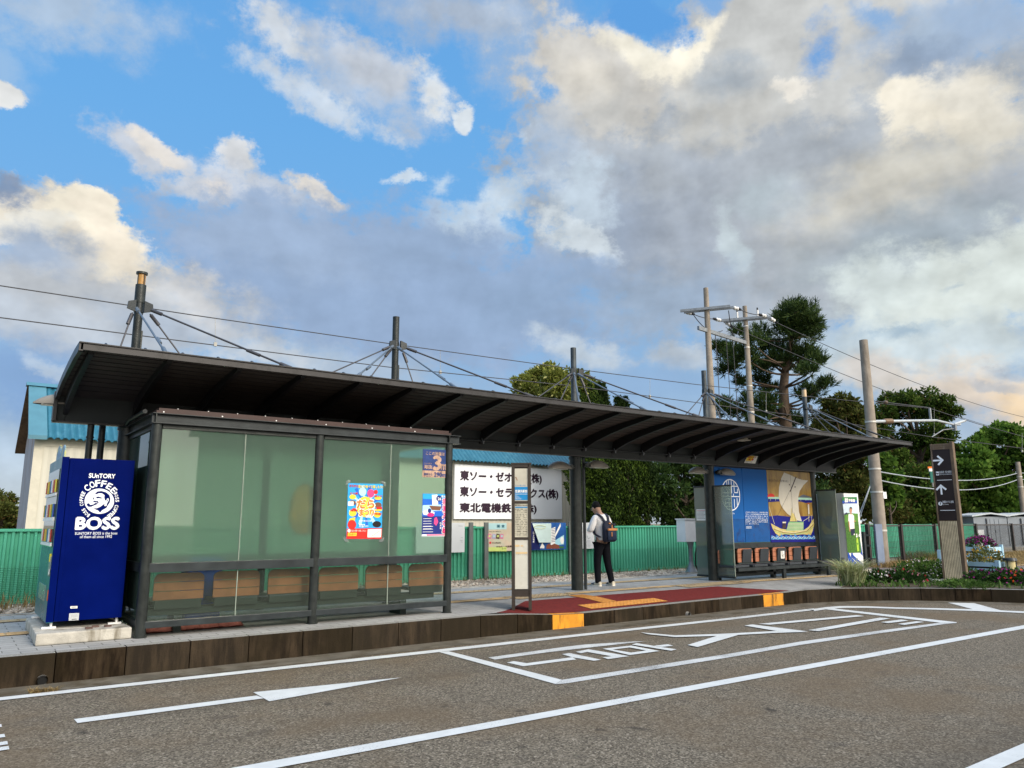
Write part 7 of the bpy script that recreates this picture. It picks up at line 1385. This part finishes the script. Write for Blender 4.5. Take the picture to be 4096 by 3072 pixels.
# hands joined on: palm then five fingers and a thumb for each, curled round the phone
def add_hand(w, d, side, inn):
    d = d.normalized(); k = len(bodyV); bodyV.append(bodyV[w]+d*.055); bodyR.append(.021); bodyE.append((w, k))
    for i in range(4):
        b = bodyV[k]+d*.02+side*(.012*(i-1.5)); L = (.030, .034, .032, .025)[i]; j = len(bodyV)
        for q_, r_ in ((b, .0085), (b+d*L+inn*.006, .0078), (b+d*L*1.5+inn*.022, .0068)): bodyV.append(q_); bodyR.append(r_)
        bodyE.extend([(k, j), (j, j+1), (j+1, j+2)])
    j = len(bodyV); b = bodyV[w]+d*.03-side*.022
    for q_, r_ in ((b, .010), (b+d*.03-side*.012+inn*.012, .009), (b+d*.052+inn*.026, .0075)): bodyV.append(q_); bodyR.append(r_)
    bodyE.extend([(w, j), (j, j+1), (j+1, j+2)])
add_hand(17, PF_*.5-PS_*.8+Vector((0, 0, .25)), Vector((0, 0, 1)), PF_); add_hand(20, PF_*.55+PS_*.5+Vector((0, 0, .3)), Vector((0, 0, 1)), PS_*.6-PF_*.2)
body = skin_mesh('body', bodyV, bodyE, bodyR, skn, man)
# head details: jaw, nose, ears, hair, glasses
mb = MB(); hc = HD+PF_*.03+Vector((0, 0, .045)); hx, hy = PS_, (PF_*.92+Vector((0, 0, -.38))).normalized(); hz_ = hx.cross(hy)*-1; hz_ = hz_ if hz_.z > 0 else -hz_
def H(a, b, c): return hc+hx*a+hy*b+hz_*c
def ell(mb, c, r, mi=0, n=18, m=12, cut=None):
    pr = [(math.sin(math.pi*i/m), -math.cos(math.pi*i/m)) for i in range(m+1)]; vs = [H(c[0]+r[0]*max(a, .002)*math.cos(2*math.pi*k/n), c[1]+r[1]*max(a, .002)*math.sin(2*math.pi*k/n), c[2]+r[2]*h) for a, h in pr for k in range(n)]
    fs = [(i*n+k, i*n+(k+1) % n, (i+1)*n+(k+1) % n, (i+1)*n+k) for i in range(m) for k in range(n)]
    if cut: fs = [q for q in fs if all(cut(vs[i]) for i in q)]
    mb.add(vs, fs, mi, True)
ell(mb, (0, .02, -.02), (.074, .092, .112)); ell(mb, (0, .055, -.075), (.045, .05, .045)); ell(mb, (0, .118, -.025), (.012, .018, .024)); ell(mb, (.079, .0, -.03), (.012, .020, .032)); ell(mb, (-.079, .0, -.03), (.012, .020, .032)); mb.build('face', skn, man)
mb = MB()
for a in (-.03, .03): ell(mb, (a, .104, .0), (.012, .008, .006), 0, 8, 6)
ell(mb, (0, .106, -.068), (.022, .006, .005), 1, 8, 6); mb.build('eyes_and_mouth', [black, M('lip', (.30, .12, .10), .5)], man)
mb = MB(); ell(mb, (0, -.004, .022), (.086, .104, .108), cut=lambda v: ((v-hc).dot(hz_) > -.005 or ((v-hc).dot(hy) < .012 and (v-hc).dot(hz_) > -.095)) and not ((v-hc).dot(hy) > .07 and (v-hc).dot(hz_) < .05)); ell(mb, (0, -.01, .05), (.080, .092, .088)); mb.build('hair', hairm, man)
mb = MB()
for a in (-.033, .033):
    pts = [H(a+.024*math.cos(t*.6283), .118, .0+.018*math.sin(t*.6283)) for t in range(11)]; mb.tube(pts, .0035, 6)
for a in (-1, 1): mb.tube([H(a*.057, .118, .003), H(a*.08, .06, .005), H(a*.082, -.005, -.002)], .003, 6)
mb.build('glasses', M('thin pale glasses', (.5, .48, .44), .3, metal=.5), man)
# clothing follows the body
Vs = [pp(0, .0, .93), pp(0, -.012, 1.10), pp(0, -.02, 1.27), pp(0, -.005, 1.40), pp(0, .03, 1.465), pp(.155, -.02, 1.395), pp(.25, -.005, 1.14), pp(.145, .17, 1.125), pp(-.155, -.01, 1.395), pp(-.25, .045, 1.14), pp(-.16, .215, 1.15)]
skin_mesh('shirt', Vs, [(0, 1), (1, 2), (2, 3), (3, 4), (3, 5), (5, 6), (6, 7), (3, 8), (8, 9), (9, 10)], [(.165, .135), (.155, .13), (.165, .14), (.135, .10), (.062, .062), .088, .074, .052, .088, .074, .052], shirt, man, 1)
mb = MB(); mb.tube([pp(.068*math.cos(t*.5236), .03+.066*math.sin(t*.5236), 1.468+.012*math.sin(t*.5236)) for t in range(13)], .018, 8); mb.build('collar', shirt, man)
Vt = [pp(0, .0, .97), pp(.085, .0, .86), pp(.125, .025, .50), pp(.168, -.02, .10), pp(.172, -.025, .055), pp(-.085, .0, .86), pp(-.115, .055, .50), pp(-.145, .03, .10), pp(-.147, .03, .055)]
skin_mesh('trousers', Vt, [(0, 1), (1, 2), (2, 3), (3, 4), (0, 5), (5, 6), (6, 7), (7, 8)], [(.150, .125), .112, .084, .066, .070, .112, .084, .066, .070], trs, man)
for sx, fx_ in ((.175, -.01), (-.15, .045)):
    c = pp(sx, fx_, 0); fdir = (PF_+PS_*(-.15 if sx < 0 else .12)).normalized(); sd_ = Vector((fdir.y, -fdir.x, 0)); vs = []; secs = [(-.085, .036, .075), (-.05, .042, .085), (.0, .044, .088), (.06, .046, .068), (.12, .046, .052), (.165, .036, .042), (.185, .015, .03)]; n = 12
    for (y, hw, h) in secs: vs += [c+fdir*y+sd_*hw*math.cos(math.pi*2*k/n)+Vector((0, 0, .018+max(0, h*(.5+.5*math.sin(2*math.pi*k/n))))) for k in range(n)]
    mb = MB(); fs = [(i*n+k, i*n+(k+1) % n, (i+1)*n+(k+1) % n, (i+1)*n+k) for i in range(len(secs)-1) for k in range(n)]
    mb.add(vs, fs[:3*n], 0, True); mb.add(vs, fs[3*n:], 1, True); mb.add(vs, [tuple(range(n)), tuple(range((len(secs)-1)*n, len(secs)*n))], 0)
    o_ = mb.build('shoe', [sho, shg_], man); sl_ = [c+fdir*y+sd_*w_ for y, w_ in ((-.092, .03), (-.07, .044), (.05, .05), (.13, .05), (.18, .03), (.195, 0), (.18, -.03), (.13, -.05), (.05, -.05), (-.07, -.044), (-.092, -.03))]; MB().prism(sl_, (0, 0, .026)).build('sole', solem, o_)
# phone in the hands
hp = (bodyV[17]+bodyV[20])/2+PF_*.03+Vector((0, 0, .05)); tag(MB().obox(hp, PS_*.036, PF_*.058+Vector((0, 0, .05)), (PF_*-.05+Vector((0, 0, .058))).normalized()*.0045).build('mobile_phone', M('dark phone', (.02, .02, .022), .2), bevel=.003), 'dark mobile phone held in both hands by the standing man', 'phone')
# backpack
nvy = M('navy canvas', (.014, .018, .036), .75, var=.25, vs=9, bump=.3, bs=60); nv2 = M('navy pocket canvas', (.010, .020, .048), .75, var=.2, vs=9); tanl = M('tan leather', (.48, .20, .065), .5, var=.15, vs=10)
bk0 = pp(.03, -.21, .98); bp2 = thing('backpack', 'navy roll top backpack with tan leather trim on the man\'s back', 'backpack', bk0)
def loft(mb, rings, mi=0, cap=True):
    n = len(rings[0]); vs = [p for r_ in rings for p in r_]; mb.add(vs, [(i*n+k, i*n+(k+1) % n, (i+1)*n+(k+1) % n, (i+1)*n+k) for i in range(len(rings)-1) for k in range(n)], mi, True)
    if cap: mb.add(vs, [tuple(range(n)), tuple(range((len(rings)-1)*n, len(rings)*n))], mi)
def ring(z, hw, f0, f1, sh=0): n = 20; return [pp(.03+sh+hw*(abs(math.cos(t))**.6)*(1 if math.cos(t) > 0 else -1), (f0+f1)/2+(f1-f0)/2*(abs(math.sin(t))**.7)*(1 if math.sin(t) > 0 else -1), z) for t in [2*math.pi*k/n for k in range(n)]]
mb = MB(); loft(mb, [ring(.90, .10, -.24, -.14), ring(.915, .145, -.285, -.13), ring(.98, .150, -.305, -.125), ring(1.10, .152, -.31, -.13), ring(1.18, .150, -.29, -.135), ring(1.25, .128, -.25, -.14), ring(1.30, .095, -.215, -.14), ring(1.335, .06, -.19, -.14)]); mb.build('bag_body', nvy, bp2)
mb = MB(); loft(mb, [ring(.935, .105, -.315, -.29), ring(.95, .118, -.335, -.28), ring(1.12, .118, -.34, -.28), ring(1.135, .112, -.33, -.28)]); pk_ = mb.build('front_pocket', nv2, bp2)
MB().obox(pp(.03, -.335, 1.155), PS_*.118, PF_*.02, (0, 0, .022)).build('leather_band', tanl, bp2, bevel=.006); MB().obox(pp(.0, -.345, 1.06), PS_*.008, PF_*.005, (0, 0, .045)).build('zip_pull', tanl, bp2); MB().obox(pp(.03, -.325, 1.20), PS_*.009, PF_*.006, (0, 0, .05)).obox(pp(.03, -.235, 1.28), PS_*.02, PF_*.03, (0, 0, .012)).build('buckle_strap', tanl, bp2)
mb = MB(); mb.obox(pp(.135, -.23, 1.25), PS_*.032, PF_*.05, (0, 0, .03)); mb.build('rolled_top_end', nvy, bp2, bevel=.012); MB().obox(pp(.12, -.30, .955), PS_*.02, PF_*.004, (0, 0, .018)).build('corner_patch', M('pale patch', (.45, .43, .38), .7), bp2)
for sx in (-1, 1):
    P_ = [pp(.03+sx*.04, -.165, 1.29), pp(sx*.085+.01, -.12, 1.42), pp(sx*.105, -.03, 1.478), pp(sx*.115, .07, 1.44), pp(sx*.125, .13, 1.33), pp(sx*.145, .125, 1.18), pp(sx*.165, .02, 1.06), pp(sx*.15, -.13, 1.0)]
    mb = MB()
    for a, b in zip(P_, P_[1:]): d = b-a; x = PS_; z = d.cross(x).normalized(); mb.obox((a+b)/2, d*.53, x*.030, z*.008)
    mb.build('shoulder_strap', nvy, bp2)
mb = MB(); mb.tube([pp(-.165, .0, 1.08), pp(-.175, -.03, 1.02), pp(-.17, -.04, .92)], .007, 6); mb.build('loose_strap', M('plum webbing', (.05, .015, .03), .8), bp2)
# ---------------------------------------------------------------- across the road behind the viewer: seen only as reflections in the waiting room glass
hw_ = M('grey rendered wall', (.22, .21, .19), .8, var=.1); hr_ = M('dark tiled roof', (.05, .05, .055), .7, var=.2); hg_ = M('dark window', (.02, .025, .03), .15)
for (x, y, w, d, h, lab) in ((1.0, -17, 9, 8, 3.4, 'low grey house across the road with a dark tiled roof'), (13.5, -15, 8, 8, 5.6, 'taller grey house across the road with a dark tiled roof'), (25.5, -18, 10, 8, 4.0, 'long grey house across the road with a dark tiled roof')):
    t = thing('house', lab, 'house', (x, y, ZR), 'houses across the road'); MB().box(x-w/2, x+w/2, y-d/2, y+d/2, ZR, h).build('wall', hw_, t)
    MB().prism([(x-w/2-.4, y+d/2+.5, h-.1), (x-w/2-.4, y-d/2-.5, h-.1), (x-w/2-.4, y, h+2.0)], (w+.8, 0, 0)).build('roof', hr_, t)
    for i in range(3): MB().box(x-w*.36+i*w*.3, x-w*.36+i*w*.3+1.3, y+d/2, y+d/2+.03, 1.0, 2.2).build('window', hg_, t)
tp_, bb_, zz_ = None, Vector((7.5, -9.5, ZR)), 9.5
t = thing('utility_pole', 'utility pole across the road with two crossarms', 'utility pole', bb_); MB().cyl(bb_, (bb_.x, bb_.y, zz_), .17, .11, n=16).build('shaft', pc, t)
for z in (8.6, 7.6): MB().bar((bb_.x-.9, bb_.y, z), (bb_.x+.9, bb_.y, z), .09, .11).build('crossarm', alu, t)
MB().cyl((bb_.x+.35, bb_.y, 6.2), (bb_.x+.35, bb_.y, 7.0), .28, n=16).build('transformer', alu, t)
